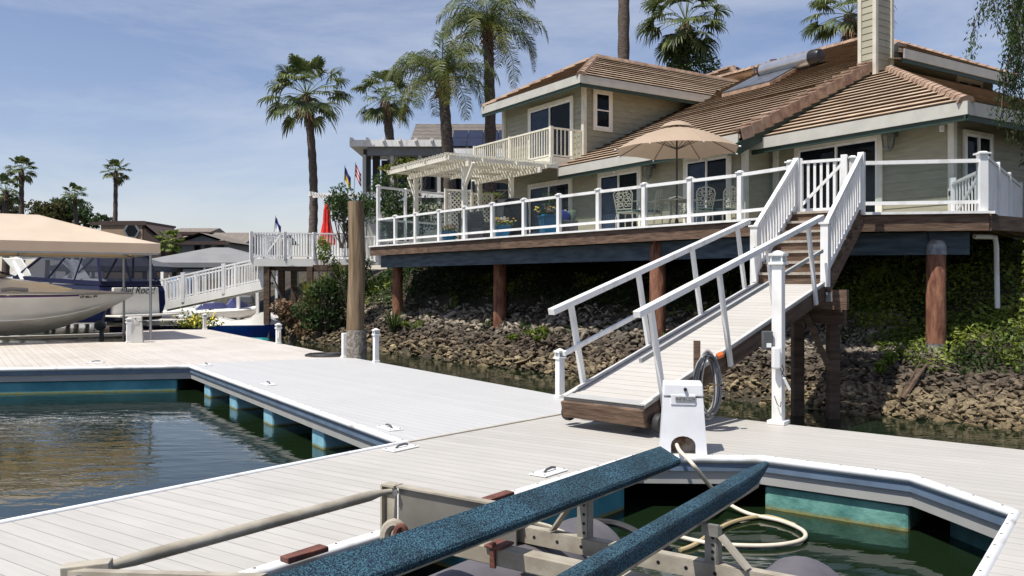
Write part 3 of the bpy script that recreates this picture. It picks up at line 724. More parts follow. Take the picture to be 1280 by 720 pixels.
b2 = pedestal(169, 428, .72, .42, .34, math.radians(20), 'grey white dock box beside the boat canopy posts', False, mat('aged_white_plastic', (0.55, 0.54, 0.50), .5, .08, 3))
cap_post(161, 428.5, .55, .12, 'white post standing against the dock box under the boat canopy')
# ------------------------------------------------------------------ house, in its own axes (u towards back-left, w towards back-right)
R0 = V((5.65, 21.03, 0)); UU = DU.normalized(); WW = DW.normalized(); DZ = 2.93
def H(u, w, z=0.0): return R0 + UU*u + WW*w + V((0, 0, z))
def ray(px, py): return V(((px-HX)/F, 1.0, -(py-HY)/F))
def hw(px, py, w):                # photo ray meets the wall plane w = const -> (u, z)
    d = ray(px, py); nrm = WW; t_ = (nrm.dot(H(0, w)) )/nrm.dot(V((d.x, d.y, 0)))
    p = V((d.x*t_, d.y*t_, 0)); return (p-R0).dot(UU), EYE+d.z*t_
def hu(px, py, u):
    d = ray(px, py); nrm = UU; t_ = nrm.dot(H(u, 0))/nrm.dot(V((d.x, d.y, 0)))
    p = V((d.x*t_, d.y*t_, 0)); return (p-R0).dot(WW), EYE+d.z*t_
house = thing('house', 'sage green lap sided house with brown tile roofs above the wooden deck', 'house', (R0.x, R0.y, 2.6))
def wall(name, pts, m_=siding, lap=.19):
    g = MB(); 
    e = (V(pts[1])-V(pts[0])); e.z = 0
    courses(g, pts, e, lap, .016)
    # solid backing
    k = V((0, 0, 0)); P = [V(p) for p in pts]
    for i in range(1, len(P)-1): k += (P[i]-P[0]).cross(P[i+1]-P[0])
    k.normalize(); g.prism([p-k*.012 for p in P], -k*.14)
    return g.build(name, m_, house)
def quadw(u0, u1, z0, z1, w): return [H(u1, w, z0), H(u0, w, z0), H(u0, w, z1), H(u1, w, z1)]      # faces -w (front)
def quadu(w0, w1, z0, z1, u): return [H(u, w0, z0), H(u, w1, z0), H(u, w1, z1), H(u, w0, z1)]      # faces -u (right side)
wall('wall', quadw(.35, 11.2, 2.6, 5.62, .6))
wall('wall', [H(.35, .6, 2.6), H(.35, 6.3, 2.6), H(.35, 6.3, 8.0), H(.35, .6, 5.45)])
wall('wall', quadw(-4.5, .35, 2.6, 5.55, 1.53))
wall('wall', quadu(1.53, 11, 2.0, 5.55, -4.5))
wall('wall', quadw(7.63, 12.5, 5.4, 8.55, 1.04))
wall('wall', quadu(1.04, 8, 5.4, 8.55, 7.63))
wall('wall', quadu(5.8, 11.6, 6.4, 8.5, -.1))
# roofs
def roof(pts, name='roof_slope'):
    g = MB(); P = [V(p) for p in pts]
    k = V((0, 0, 0))
    for i in range(1, len(P)-1): k += (P[i]-P[0]).cross(P[i+1]-P[0])
    if k.z < 0: P = P[::-1]; k = -k
    k.normalize()
    hz = V((0, 0, 1)).cross(k).normalized()
    # start polygon at lowest point for tidy courses
    i = min(range(len(P)), key=lambda j: round(P[j].z, 3)); P = P[i:]+P[:i]
    courses(g, P, hz, .345, .05, base=.03, wob=.012)
    g.prism([p+V((0, 0, .0)) for p in P], V((0, 0, -.09)))
    return g.build(name, tiles, house)
PM = .46; ZE = 5.35
def RM(u, w): return H(u, w, ZE+PM*w)
mainroof = roof([RM(0, 0), RM(7.63, 0), RM(7.63, 11), RM(3.82, 11), RM(0, 6.85)])
roof([RM(3.82, 11), RM(14, 11), H(14, 20, ZE+PM*2), H(3.82, 20, ZE+PM*2)])
C0z = 5.32; PW = .48
def RWf(u, w): return H(u, w, C0z+PW*(w-.83))
def RWs(u, w): return H(u, w, C0z+PW*(u+5.2))
roof([RWf(-5.2, .83), RWf(1.2, .83), RWf(1.2, 5.8), RWf(-.2, 5.83)])
roof([RWs(-5.2, .83), RWs(-.2, 5.83), RWs(-.2, 11.5), RWs(-5.2, 11.5)])
def RV(u, w): return H(u, w, 8.2+.5*(u+.6))
roof([RV(-.6, 5.7), RV(-.6, 12), RV(3.9, 12.4), RV(3.82, 11), RV(0, 6.85)])
PU = .55; ZU = 8.32
roof([H(7.03, .44, ZU), H(13.1, .44, ZU), H(10.065, 3.475, ZU+PU*3.035)])
roof([H(7.03, .44, ZU), H(10.065, 3.475, ZU+PU*3.035), H(10.065, 12, ZU+PU*3.035), H(7.03, 12, ZU)])
roof([H(13.1, .44, ZU), H(10.065, 3.475, ZU+PU*3.035), H(10.065, 12, ZU+PU*3.035), H(13.1, 12, ZU)])
# small cross hip behind the solar tank
pk = pt(915, 84, 40.0); cu = (pk-R0).dot(UU); cw = (pk-R0).dot(WW); hz_ = pk.z
for (a, b_) in (((-3, -3), (3, -3)), ((-3, -3), (-3, 3)), ((3, -3), (3, 3))):
    roof([H(cu+a[0], cw+a[1], hz_-1.5), H(cu+b_[0], cw+b_[1], hz_-1.5), H(cu, cw, hz_)])
# ridge and hip cap tiles
def caps(a, b_, r=.14, step=.36):
    g = MB(); a = V(a); b_ = V(b_); d = b_-a; L = d.length; d.normalize(); n_ = int(L/step)
    for i in range(n_):
        p = a+d*(i*step); q = a+d*(i*step+step*1.12)
        s_ = V((0, 0, 1)).cross(d).normalized(); up = d.cross(s_)
        vs = []
        for (pp, k_) in ((p, 1.12), (q, .95)):
            for (x, z) in ((-r*1.1, -.03), (-r*.75, .075), (0, .11), (r*.75, .075), (r*1.1, -.03)):
                vs.append(pp+s_*x*k_+up*(z*k_+.02))
        g.add(vs, [(0,1,6,5),(1,2,7,6),(2,3,8,7),(3,4,9,8),(4,3,2,1,0),(5,6,7,8,9)])
    return g.build('ridge_cap', ridgem, house)
caps(RWf(-5.2, .83), RWf(-.2, 5.83)); caps(RM(3.82, 11), RM(0, 6.85)); caps(RM(3.82, 11), RM(14, 11))
caps(H(7.03, .44, ZU), H(10.065, 3.475, ZU+PU*3.035)); caps(H(13.1, .44, ZU), H(10.065, 3.475, ZU+PU*3.035))
caps(H(10.065, 3.475, ZU+PU*3.035), H(10.065, 12, ZU+PU*3.035))
caps(H(cu-3, cw-3, hz_-1.5), H(cu, cw, hz_)); caps(H(cu+3, cw-3, hz_-1.5), H(cu, cw, hz_))
caps(RV(3.85, 11.1), RV(3.9, 12.4)); caps(RV(-.6, 12.03), RV(3.9, 12.4))
# rake tiles of the main roof: chunky L shaped pieces
g = MB(); n_ = 19
for i in range(n_):
    a = RM(0, 0)+(RM(0, 6.9)-RM(0, 0))*(i/n_); b_ = RM(0, 0)+(RM(0, 6.9)-RM(0, 0))*((i+1.10)/n_)
    d = (b_-a).normalized(); upn = d.cross(-UU).normalized(); upn = upn if upn.z > 0 else -upn
    g.bar(a+upn*.15+UU*.09, b_+upn*.075+UU*.09, .30, .05, up=upn)
    g.bar(a-upn*.00-UU*.075, b_-upn*.055-UU*.05, .05, .30, up=upn)
g.build('rake_tile', ridgem, house, bevel=.012)
g = MB(); g.bar(RM(0, -.1)-V((0, 0, .32))-UU*.01, RM(0, 7.2)-V((0, 0, .32))-UU*.01, .05, .28); g.bar(RM(.05, -.02)-V((0, 0, .33)), RM(.35, -.02)-V((0, 0, .33)), .05, .3)
g.build('rake_board', greentrim, house)
# fascias
def fascia(a, b_, h=.27, out=None, name='fascia'):
    a = V(a); b_ = V(b_); g = MB(); g.bar(a-V((0, 0, h/2-.02)), b_-V((0, 0, h/2-.02)), .045, h)
    g.build(name, fasciam, house)
    d = (b_-a).normalized(); s_ = V((0, 0, 1)).cross(d)
    if out is not None and s_.dot(out) < 0: s_ = -s_
    g = MB(); g.bar(a-V((0, 0, h+.035))-s_*.035, b_-V((0, 0, h+.035))-s_*.035, .04, .12); g.build('fascia_underboard', greentrim, house)
fascia(H(0.02, -.03, ZE), H(7.63, -.03, ZE), out=-WW)
fascia(H(-5.25, .80, C0z), H(.35, .80, C0z), out=-WW)
fascia(H(-5.23, .78, C0z), H(-5.23, 11.5, C0z), out=-UU)
fascia(H(7.0, .41, ZU), H(13.15, .41, ZU), out=-WW)
fascia(H(7.02, .40, ZU), H(7.02, 6.6, ZU), out=-UU)
fascia(H(-.63, 5.9, 8.2), H(-.63, 12, 8.2), out=-UU)
# soffits
g = MB()
g.prism([H(0.05, 0.02, ZE-.30), H(7.6, .02, ZE-.30), H(7.6, .58, ZE-.08), H(.05, .58, ZE-.08)], (0, 0, .02))
g.prism([H(-5.15, .85, C0z-.30), H(.3, .85, C0z-.30), H(.3, 1.5, C0z-.06), H(-4.5, 1.5, C0z-.06)], (0, 0, .02))
g.prism([H(-5.15, .9, C0z-.30), H(-4.55, 1.5, C0z-.06), H(-4.55, 11, C0z-.06), H(-5.15, 11, C0z-.30)], (0, 0, .02))
g.prism([H(7.1, .46, ZU-.28), H(13, .46, ZU-.28), H(13, 1.02, ZU-.10), H(7.1, 1.02, ZU-.10)], (0, 0, .02))
g.prism([H(7.08, .46, ZU-.28), H(7.6, 1.0, ZU-.10), H(7.6, 7, ZU-.10), H(7.08, 7, ZU-.28)], (0, 0, .02))
g.prism([H(-.58, 5.9, 7.95), H(-.12, 5.9, 8.05), H(-.12, 12, 8.05), H(-.58, 12, 7.95)], (0, 0, .02))
g.build('soffit', soffit, house)
# corner boards
g = MB()
for (u, w, z0, z1) in ((-4.53, 1.50, 2.9, 5.35), (.34, .57, 2.9, 5.3), (.12, 1.50, 2.9, 5.35), (7.60, 1.01, 5.45, 8.2), (12.5, 1.0, 5.45, 8.2)):
    MB().bar(H(u, w, z0), H(u, w, z1), .13, .13, up=WW).build('corner_board', trimc, house)
# windows and sliding doors
def opening(u0, u1, z0, z1, at, plane='w', kind='sliding_door', open_frac=.5, trimw=.13, dark_right=True, trim_mat=None):
    """u0<u1 measured along the wall; plane w faces front, plane u faces right"""
    if plane == 'w': P = lambda a, z, o: H(a, at-o, z)
    else: P = lambda a, z, o: H(at-o, a, z)
    r = None
    g = MB()
    t_ = trimw
    for (a, b_, c, d) in ((u0-t_, z0, u0, z1), (u1, z0, u1+t_, z1), (u0-t_, z1, u1+t_, z1+t_)) + (((u0-t_, z0-t_, u1+t_, z0),) if kind == 'window' else ()):
        g.prism([P(a, b_, .012), P(c, b_, .012), P(c, d, .012), P(a, d, .012)], P(0, 0, .065)-P(0, 0, .012))
    root = g.build(kind, trim_mat or cream, house)
    def frm(a0, a1, o, nm, m_=white, w_=.05):
        g = MB()
        for (a, b_, c, d) in ((a0, z0, a0+w_, z1), (a1-w_, z0, a1, z1), (a0+w_, z1-w_, a1-w_, z1), (a0+w_, z0, a1-w_, z0+w_)):
            g.prism([P(a, b_, o), P(c, b_, o), P(c, d, o), P(a, d, o)], P(0, 0, o+.035)-P(0, 0, o))
        g.build(nm, m_, root)
        MB().poly([P(a0+w_, z0+w_, o+.012), P(a1-w_, z0+w_, o+.012), P(a1-w_, z1-w_, o+.012), P(a0+w_, z1-w_, o+.012)]).build('pane', winglass, root)
    mid = (u0+u1)/2
    if kind == 'window' and (u1-u0) < 1:
        frm(u0, u1, .03, 'frame', white, .035); 
        g = MB(); g.prism([P(u0, (z0+z1)/2-.02, .045), P(u1, (z0+z1)/2-.02, .045), P(u1, (z0+z1)/2+.02, .045), P(u0, (z0+z1)/2+.02, .045)], P(0, 0, .08)-P(0, 0, .045)); g.build('meeting_rail', white, root)
    else:
        frm(u0, mid+.025, .018, 'frame'); frm(mid-.025, u1, .040, 'frame')
    # what is behind the glass: dark room, part drawn curtain folds
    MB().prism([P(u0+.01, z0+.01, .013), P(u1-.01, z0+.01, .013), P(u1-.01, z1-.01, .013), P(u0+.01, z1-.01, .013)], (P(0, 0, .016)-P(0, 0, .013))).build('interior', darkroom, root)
    return root, P
def curtainfold(root, P, a0, a1, z0, z1, o=.022):
    g = MB(); n_ = max(6, int(abs(a1-a0)/.05)); 
    for i in range(n_):
        x0 = a0+(a1-a0)*i/n_; x1 = a0+(a1-a0)*(i+1)/n_; oo = o+(.008 if i % 2 else 0); o1 = o+(0 if i % 2 else .008)
        g.add([P(x0, z0, oo), P(x1, z0, o1), P(x1, z1, o1), P(x0, z1, oo)], [(0, 1, 2, 3)])
    g.build('curtain', curtain, root)
# right wing door
u1, zt = hw(1000, 196, 1.53); u0, zt2 = hw(1098, 180, 1.53)
r_, P_ = opening(u0, u1, DZ, 5.0, 1.53)
# main wall doors
u1, _ = hw(860, 212, .6); u0, _ = hw(911, 205, .6); r_, P_ = opening(u0, u1, DZ, 4.98, .6)
curtainfold(r_, P_, (u0+u1)/2+.1, u1-.08, DZ+.1, 4.9)
u1, _ = hw(752, 222, .6); u0, _ = hw(799, 212, .6); r_, P_ = opening(u0, u1, DZ, 4.98, .6)
curtainfold(r_, P_, (u0+u1)/2+.1, u1-.08, DZ+.1, 4.9)
u1, _ = hw(664, 240, .6); u0, _ = hw(713, 235, .6); r_, P_ = opening(u0, u1, DZ, 4.98, .6)
curtainfold(r_, P_, (u0+u1)/2+.1, u1-.08, DZ+.1, 4.9)
# upper wing
u1, z_ = hw(664, 150, 1.04); u0, z1_ = hw(715, 125, 1.04); r_, P_ = opening(u0, u1, 5.75, z1_, 1.04)
curtainfold(r_, P_, (u0+u1)/2+.06, u1-.08, 5.85, z1_-.08)
a0, z1_ = hu(744, 116, 7.63); a1, z0_ = hu(761, 161, 7.63); opening(a0, a1, z0_, z1_, 7.63, 'u', 'window', trimw=.12)
a0, z1_ = hu(1196, 98, -.1); a1, z0_ = hu(1224, 113, -.1); opening(a0, a1, 7.45, 7.92, -.1, 'u', 'window', trimw=.10)
# shaded door on the right side wall
a0, _ = hu(1200, 200, -4.5); opening(2.0, 3.0, DZ, 4.9, -4.5, 'u', 'window', trimw=.08)
# lamps on walls
def lantern(p, lab=None):
    M = frame(p, UU); g = MB(M)
    # local: x along wall (u), y = z x x -> points to -w? keep symmetric
    outv = -WW
    r = None
    g = MB(); g.box(p+outv*.03, (.12, .12, .16)); g.tube([p+outv*.05+V((0, 0, .06)), p+outv*.16+V((0, 0, .12)), p+outv*.22+V((0, 0, .07))], .012, 6)
    root = g.build('wall_lantern', darkgrey, house)
    c = p+outv*.24
    g = MB(); g.lathe([(.03, .09), (.10, .05), (.17, .0), (.165, -.02)], c, 6); g.lathe([(.11, -.34), (.055, -.38), (.02, -.42)], c, 6)
    for k in range(6):
        a = k*math.pi/3; g.bar(c+V((.16*math.cos(a), .16*math.sin(a), -.02)), c+V((.11*math.cos(a), .11*math.sin(a), -.34)), .016, .016)
    g.build('lantern_cage', darkgrey, root)
    MB().lathe([(.152, -.02), (.104, -.335)], c, 6).build('lantern_pane', glass_mat('lantern_glass', (.7, .7, .62), .6, .1, (.3, .3, .25)), root)
u_, z_ = hw(1119, 174, 1.53); lantern(H(u_, 1.51, z_+.12))
u_, z_ = hw(818, 213, .6); lantern(H(u_, .58, z_+.12))
# flood lights
def flood(p):
    g = MB(); g.box(p-WW*.03, (.16, .16, .12)); root = g.build('flood_light', trimc, house)
    for s_ in (-1, 1):
        q = p-WW*.12+UU*(.13*s_); d = (-WW+UU*.5*s_+V((0, 0, -.35))).normalized()
        MB().tube([q-d*.03, q, q+d*.10, q+d*.11], [.03, .045, .07, .065], 10).build('lamp_head', white, root, smooth=True)
    MB().box(p-WW*.08+V((0, 0, -.16)), (.08, .08, .13)).build('sensor', white, root, bevel=.01)
u_, z_ = hw(1181, 152, 1.53); flood(H(u_, 1.5, z_)); u_, z_ = hw(771, 208, .6); flood(H(u_, .57, z_+.02))
# chimney
cr_ = H(-.12, 5.45); ch = MB(); 
for (q0, q1) in ((0, 0),): pass
def chq(u0, u1, w0, w1, z0, z1): return [H(u0, w0, z0), H(u1, w0, z0), H(u1, w1, z0), H(u0, w1, z0)]
cu0, cw0 = -.16, 5.30; CWU, CWW = .47, .74
g = MB(); zc0, zc1 = 7.2, 13.2
courses(g, [H(cu0+CWU, cw0, zc0), H(cu0, cw0, zc0), H(cu0, cw0, zc1), H(cu0+CWU, cw0, zc1)], -UU, .19, .016)
courses(g, [H(cu0, cw0, zc0), H(cu0, cw0+CWW, zc0), H(cu0, cw0+CWW, zc1), H(cu0, cw0, zc1)], WW, .19, .016)
g.prism([p for p in chq(cu0+.01, cu0+CWU-.01, cw0+.01, cw0+CWW-.01, zc0, 0)], (0, 0, zc1-zc0))
chim = g.build('chimney', mat('chimney_siding', (0.36, 0.345, 0.26), .6, .08, 2.5), house)
g = MB()
for (u, w) in ((cu0, cw0), (cu0+CWU, cw0), (cu0, cw0+CWW)): MB().bar(H(u, w, zc0), H(u, w, zc1+.01), .11, .11, up=WW).build('corner_board', trimc, chim)
# pipes
g = MB(); p = pt(967, 78, 33); g.tube([p-V((0, 0, 1.2)), p+V((0, 0, .05))], .12, 10); g.tube([p+V((0, 0, .02)), p+V((0, 0, .1))], .145, 10); g.build('flue_pipe', rust, house)
g = MB(); p = pt(942.5, 84, 33); g.tube([p-V((0, 0, 1.2)), p+V((0, 0, .02))], .035, 8); g.build('vent_pipe', darkgrey, house)
# balcony
bal = thing('balcony', 'cream balustraded balcony under the upper floor sliding window', 'balcony', H(10.1, .4, 5.45)); bal['category'] = 'balcony'
def rail_run(a, b_, z0, z1, root, posts=(0, 1), nb=24, m_=cream, bw=.035, pw=.11, toph=.05, names=('top_rail', 'bottom_rail', 'baluster'), zslope=0):
    a = V(a); b_ = V(b_); dz = V((0, 0, zslope))
    g = MB(); g.bar(a+V((0, 0, z1)), b_+dz+V((0, 0, z1)), .07, toph); g.build(names[0], m_, root)
    g = MB(); g.bar(a+V((0, 0, z0+.10)), b_+dz+V((0, 0, z0+.10)), .05, .05); g.build(names[1], m_, root)
    for i in range(nb):
        t_ = (i+.5)/nb; p = a+(b_+dz-a)*t_
        MB().bar(p+V((0, 0, z0+.10)), p+V((0, 0, z1-.01)), bw, bw, up=WW).build(names[2], m_, root)
    for t_ in posts:
        p = a+(b_+dz-a)*t_
        MB().bar(p+V((0, 0, z0-.02)), p+V((0, 0, z1+.05)), pw, pw, up=WW).build('post', m_, root)
zb0, zb1 = 5.68, 6.66
rail_run(H(12.5, -.28), H(10.1, -.28), zb0, zb1, bal, (0, 1), 17)
rail_run(H(10.1, -.28), H(7.66, -.28), zb0, zb1, bal, (1,), 17)
rail_run(H(7.66, -.28), H(7.66, 1.0), zb0, zb1, bal, (1,), 8)
g = MB(); g.prism([H(7.6, -.34, 5.43), H(12.56, -.34, 5.43), H(12.56, 1.03, 5.43), H(7.6, 1.03, 5.43)], (0, 0, .03)); g.build('underside', soffit, bal)
g = MB(); g.bar(H(7.57, -.36, 5.56), H(12.6, -.36, 5.56), .04, .30); g.bar(H(7.57, -.34, 5.56), H(7.57, 1.03, 5.56), .04, .30); g.prism([H(7.6, -.34, 5.66), H(12.56, -.34, 5.66), H(12.56, 1.03, 5.66), H(7.6, 1.03, 5.66)], (0, 0, .02)); g.build('rim_board', cream, bal)
# solar water heater on the main roof
def onroof(px, py, off=0.0):
    d = ray(px, py); o = V((0, 0, EYE)); n_ = WW*(-PM)+V((0, 0, 1)); c = RM(0, 0)+V((0, 0, off)); t_ = n_.dot(c-o)/n_.dot(d); return o+d*t_
sol = thing('solar_water_heater', 'silver tank with dark collector panels on the main tile roof', 'solar heater', onroof(960, 100))
q = [onroof(903, 119, .14), onroof(963, 104, .14), onroof(1014, 76, .14), onroof(950, 95, .14)]
nrm = (WW*(-PM)+V((0, 0, 1))).normalized()
colm = mat('solar_collector', (0.10, 0.11, 0.13), .35, .15, 3, bump=.05, metal=.2)
mid0 = (q[0]+q[1])/2; mid1 = (q[3]+q[2])/2; e = (q[1]-q[0]).normalized()*.015
MB().prism([q[0], mid0-e, mid1-e, q[3]], nrm*.09).build('collector', colm, sol)
MB().prism([mid0+e, q[1], q[2], mid1+e], nrm*.09).build('collector', colm, sol)
g = MB(); g.bar(q[0]-V((0, 0, .02)), q[1]-V((0, 0, .02)), .06, .12); g.bar(q[1]-V((0, 0, .02)), q[2]-V((0, 0, .02)), .06, .12); g.build('collector_frame', ridgem, sol)
tl = onroof(950, 92, .40); tr_ = onroof(1014, 76, .40); ax = UU.copy(); c_ = (tl+tr_)/2; L_ = 1.45
c_ = onroof(983, 81, .36); L_ = 1.04
g = MB(); g.tube([c_+ax*L_, c_+ax*(L_-.03), c_-ax*(L_-.03), c_-ax*L_], [.22, .25, .25, .22], 24); g.build('tank', mat('brushed_tank', (0.50, 0.51, 0.53), .28, .06, 3, metal=.75), sol, smooth=True)
g = MB(); g.tube([c_-ax*(L_-.03), c_-ax*(L_+.24), c_-ax*(L_+.34), c_-ax*(L_+.36)], [.257, .257, .22, .13], 24); g.build('end_cap', blackm, sol, smooth=True)
g = MB(); g.tube([c_+ax*(L_-.03), c_+ax*(L_+.05)], [.255, .235], 24); g.build('end_cap', blackm, sol, smooth=True)

# ------------------------------------------------------------------ deck
deck = thing('timber_deck', 'raised timber deck with blue grey beam carrying the patio in front of the house', 'deck', (3, 20, DZ))
P0 = V((-4.85, 29.2, 0)); P1 = V((2.0, 19.9, 0)); P2 = V((4.49, 16.75, 0)); P3 = V((5.17, 15.62, 0)); P4 = V((6.08, 15.05, 0)); P5 = V((8.26, 14.70, 0)); P6 = P5+V((.59, .81, 0))*6.5
outl = [P0, P1, P2, P3, P4, P5, P6, H(-4.5, 9), H(-4.5, 1.5), H(.3, 1.5), H(14.5, 3.5), H(16, -1.5)]
n_ = len(outl); g = MB(); g.v = [V((p.x, p.y, DZ-.012)) for p in outl]+[V((p.x, p.y, DZ-.06)) for p in outl]
g.f = [tuple(range(n_)), tuple(range(n_, 2*n_))[::-1]]+[(i, n_+i, n_+(i+1) % n_, (i+1) % n_) for i in range(n_)]
g.build('deck_floor', rampboard, deck)
front = [P0, P1, P2, P3, P4, P5, P6]
g = MB()
for a, b_ in zip(front[:-1], front[1:]):
    z = V((0, 0, DZ)); d = (b_-a).normalized(); s_ = V((d.y, -d.x, 0)); L = (b_-a).length; k_ = max(1, round(L/3.4))
    for i in range(k_):
        p = a+d*(L*i/k_); q = a+d*(L*(i+1)/k_-.006)
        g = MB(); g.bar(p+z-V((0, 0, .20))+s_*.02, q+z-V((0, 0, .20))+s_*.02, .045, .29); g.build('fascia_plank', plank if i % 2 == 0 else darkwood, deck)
g = MB(); gl = MB()
for a, b_ in zip(front[:-1], front[1:]):
    d = (b_-a).normalized(); s_ = V((d.y, -d.x, 0))
    g.bar(a+V((0, 0, DZ-.030))+s_*.05, b_+V((0, 0, DZ-.030))+s_*.05, .10, .045)
g.build('deck_edge_strip', white, deck)
def inset(p, k=.42):
    c = V((6, 26, 0)); return p+(c-p).normalized()*k
g = MB()
B_ = [inset(P0), inset(P1), inset(P2), inset(P3, .5), inset(P4, .5), P5+V((-.12, .42, 0))]
for a, b_ in zip(B_[:-1], B_[1:]): g.bar(a+V((0, 0, DZ-.55)), b_+V((0, 0, DZ-.55)), .12, .40)
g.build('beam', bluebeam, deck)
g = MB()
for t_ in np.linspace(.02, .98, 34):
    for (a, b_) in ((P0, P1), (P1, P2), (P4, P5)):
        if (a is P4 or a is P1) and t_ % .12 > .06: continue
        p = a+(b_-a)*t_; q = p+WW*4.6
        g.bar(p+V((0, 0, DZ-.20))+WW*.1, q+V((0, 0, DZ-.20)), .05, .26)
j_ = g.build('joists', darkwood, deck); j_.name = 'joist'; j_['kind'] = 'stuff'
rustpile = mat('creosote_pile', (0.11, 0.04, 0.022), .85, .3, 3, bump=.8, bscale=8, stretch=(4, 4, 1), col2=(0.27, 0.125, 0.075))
def pile(px, py, d, z0, w, ztop=DZ-.34):
    x = (px-HX)/F*d
    g = MB(); r = w/2
    g.tube([(x, d, z0-.8), (x, d, z0+.6), (x, d, ztop-.10), (x+.02, d, ztop)], [r*1.03, r, r*.96, r*.7], 14)
    return g.build('pile', rustpile, deck, smooth=True)
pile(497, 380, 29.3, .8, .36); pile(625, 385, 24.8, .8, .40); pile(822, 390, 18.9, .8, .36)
pile(1170, 440, 15.15, .3, .34, 2.42)
g = MB(); x = (1170-HX)/F*15.15; g.tube([(x, 15.15, -.2), (x, 15.15, .50), (x, 15.15, .60)], [.178, .178, .172], 14, caps=False); g.build('pile_collar', mat('weathered_grey_collar', (0.10, 0.09, 0.08), .9, .3, 8, bump=.6, col2=(.25, .24, .22)), deck, smooth=True); g = MB(); g.tube([(x+.005, 15.15, 2.18), (x+.005, 15.15, 2.34), (x+.02, 15.15, 2.435)], [.172, .168, .11], 14)
g.build('pile_cap', mat('weathered_grey_cap', (0.18, 0.20, 0.22), .9, .3, 8, bump=.6, col2=(.40, .42, .43)), deck, smooth=True)
g = MB(); g.bar((x, 15.25, 2.45), (x, 15.25, 2.75), .25, .18); g.build('pile_bracket', bluebeam, deck)
# drain pipe at right corner
g = MB(); q0 = P5+V((.05, .55, DZ-.42)); g.tube([q0, q0+V((.35, .1, .0)), q0+V((.55, .3, .0)), q0+V((.60, .35, -.15)), q0+V((.62, .35, -1.3))], .045, 8); g.build('drain_pipe', white, deck, smooth=True)
# rail with glass panels
rail = thing('glass_panel_railing', 'long white railing with clear glass panels along the front of the raised deck', 'railing', (P1.x, P1.y, DZ))
def on(px, a, b_):                   # where the photo column px crosses the deck edge a-b
    k_ = (px-HX)/F; d = b_-a; t_ = (k_*a.y-a.x)/(d.x-k_*d.y); return a+d*t_
rail_h = .93
def rpost(p, h=rail_h+.02, w=.10, d=None, root=rail):
    M = frame((p.x, p.y, DZ-.03), d or (1, 0, 0)); g = MB(M); g.box((0, 0, h/2), (w, w, h)); o = g.build('rail_post', white, root)
    g = MB(M); g.box((0, 0, h+.012), (w*1.5, w*1.5, .025)); g.box((0, 0, h+.035), (w*1.1, w*1.1, .03), taper=.6); g.build('post_cap', white, root)
def panel(a, b_, root=rail, glass=True):
    a = V((a.x, a.y, DZ)); b_ = V((b_.x, b_.y, DZ)); d = (b_-a).normalized()
    g = MB(); g.bar(a+V((0, 0, rail_h-.05)), b_+V((0, 0, rail_h-.05)), .075, .065); g.build('top_rail', white, root)
    g = MB(); g.bar(a+V((0, 0, .16)), b_+V((0, 0, .16)), .06, .06); g.build('bottom_rail', white, root)
    if glass: MB().bar(a+d*.07+V((0, 0, .53)), b_-d*.07+V((0, 0, .53)), .008, .70).build('glass_panel', railglass, root)
ps = [on(x, P0, P1) for x in (471, 492.5, 518, 547.5, 579.5, 614, 653.5, 697)] + [P1] + [on(x, P1, P2) for x in (804, 861.5)] + [P2]
for i, p in enumerate(ps):
    q = p+V((.05, .08, 0))*.8
    rpost(q, d=(P1-P0) if i < 8 else (P2-P1), h=(2.05 if i == 0 else rail_h+.02))
for a, b_ in zip(ps[:-1], ps[1:]): panel(a+V((.04, .06, 0)), b_+V((.04, .06, 0)))
P3r = P3+V((-.02, .08, 0))
panel(P2+V((.04, .06, 0)), P3r); rpost(P3r, h=1.0, d=(P3-P2))
P4r = P4+V((.0, .1, 0)); rpost(P4r, h=1.0); P5r = P5+V((-.06, .09, 0)); panel(P4r, P5r); rpost(P5r, h=1.02, w=.14)
# tall wind screen frame at the left end of the deck
g = MB(); a = ps[0]+V((.04, .06, 0)); b_ = a+(V((-1.5, 32.4, 0))-a).normalized()*3.4
zt_ = DZ+2.02
g.bar(a+V((0, 0, zt_-.03)), b_+V((0, 0, zt_-.03)), .08, .07); g.build('top_rail', white, rail)
for t_ in (.36, 1.0): rpost(a+(b_-a)*t_, h=2.03)
panel(a, a+(b_-a)*.36); panel(a+(b_-a)*.36, b_)
# right side balustrade
sr = thing('picket_railing', 'white close picket railing running back from the right corner of the deck', 'railing', (P5.x, P5.y, DZ))
def pick(a, b_, root, nb, z1=.95, w=.07, post=True, z=DZ):
    a = V(a); b_ = V(b_)
    g = MB(); g.bar(a+V((0, 0, z1)), b_+V((0, 0, z1)), .07, .05); g.build('top_rail', white, root)
    g = MB(); g.bar(a+V((0, 0, .08)), b_+V((0, 0, .08)), .05, .05); g.build('bottom_rail', white, root)
    for i in range(nb):
        p = a+(b_-a)*((i+.5)/nb); d = (b_-a).normalized()
        MB(frame(p+V((0, 0, (.08+z1)/2)), d)).box((0, 0, 0), (w, .02, z1-.1)).build('picket', white, root)
    if post: MB(frame(b_+V((0, 0, z1/2)), (b_-a).normalized())).box((0, 0, .03), (.11, .11, z1+.10)).build('post', white, root, bevel=.006)
dR = (P6-P5).normalized(); z3 = V((0, 0, DZ)); s0 = P5+V((.02, .12, 0))
pick(s0+dR*.1+z3, s0+dR*1.55+z3, sr, 15, w=.085); pick(s0+dR*1.6+z3, s0+dR*3.4+z3, sr, 18, w=.085); pick(s0+dR*3.5+z3, s0+dR*5.6+z3, sr, 20, w=.085)
g = MB(); g.bar(s0+z3-V((0, 0, .02)), s0+dR*5.6+z3-V((0, 0, .02)), .06, .10); g.build('skirt_board', greyface, sr)
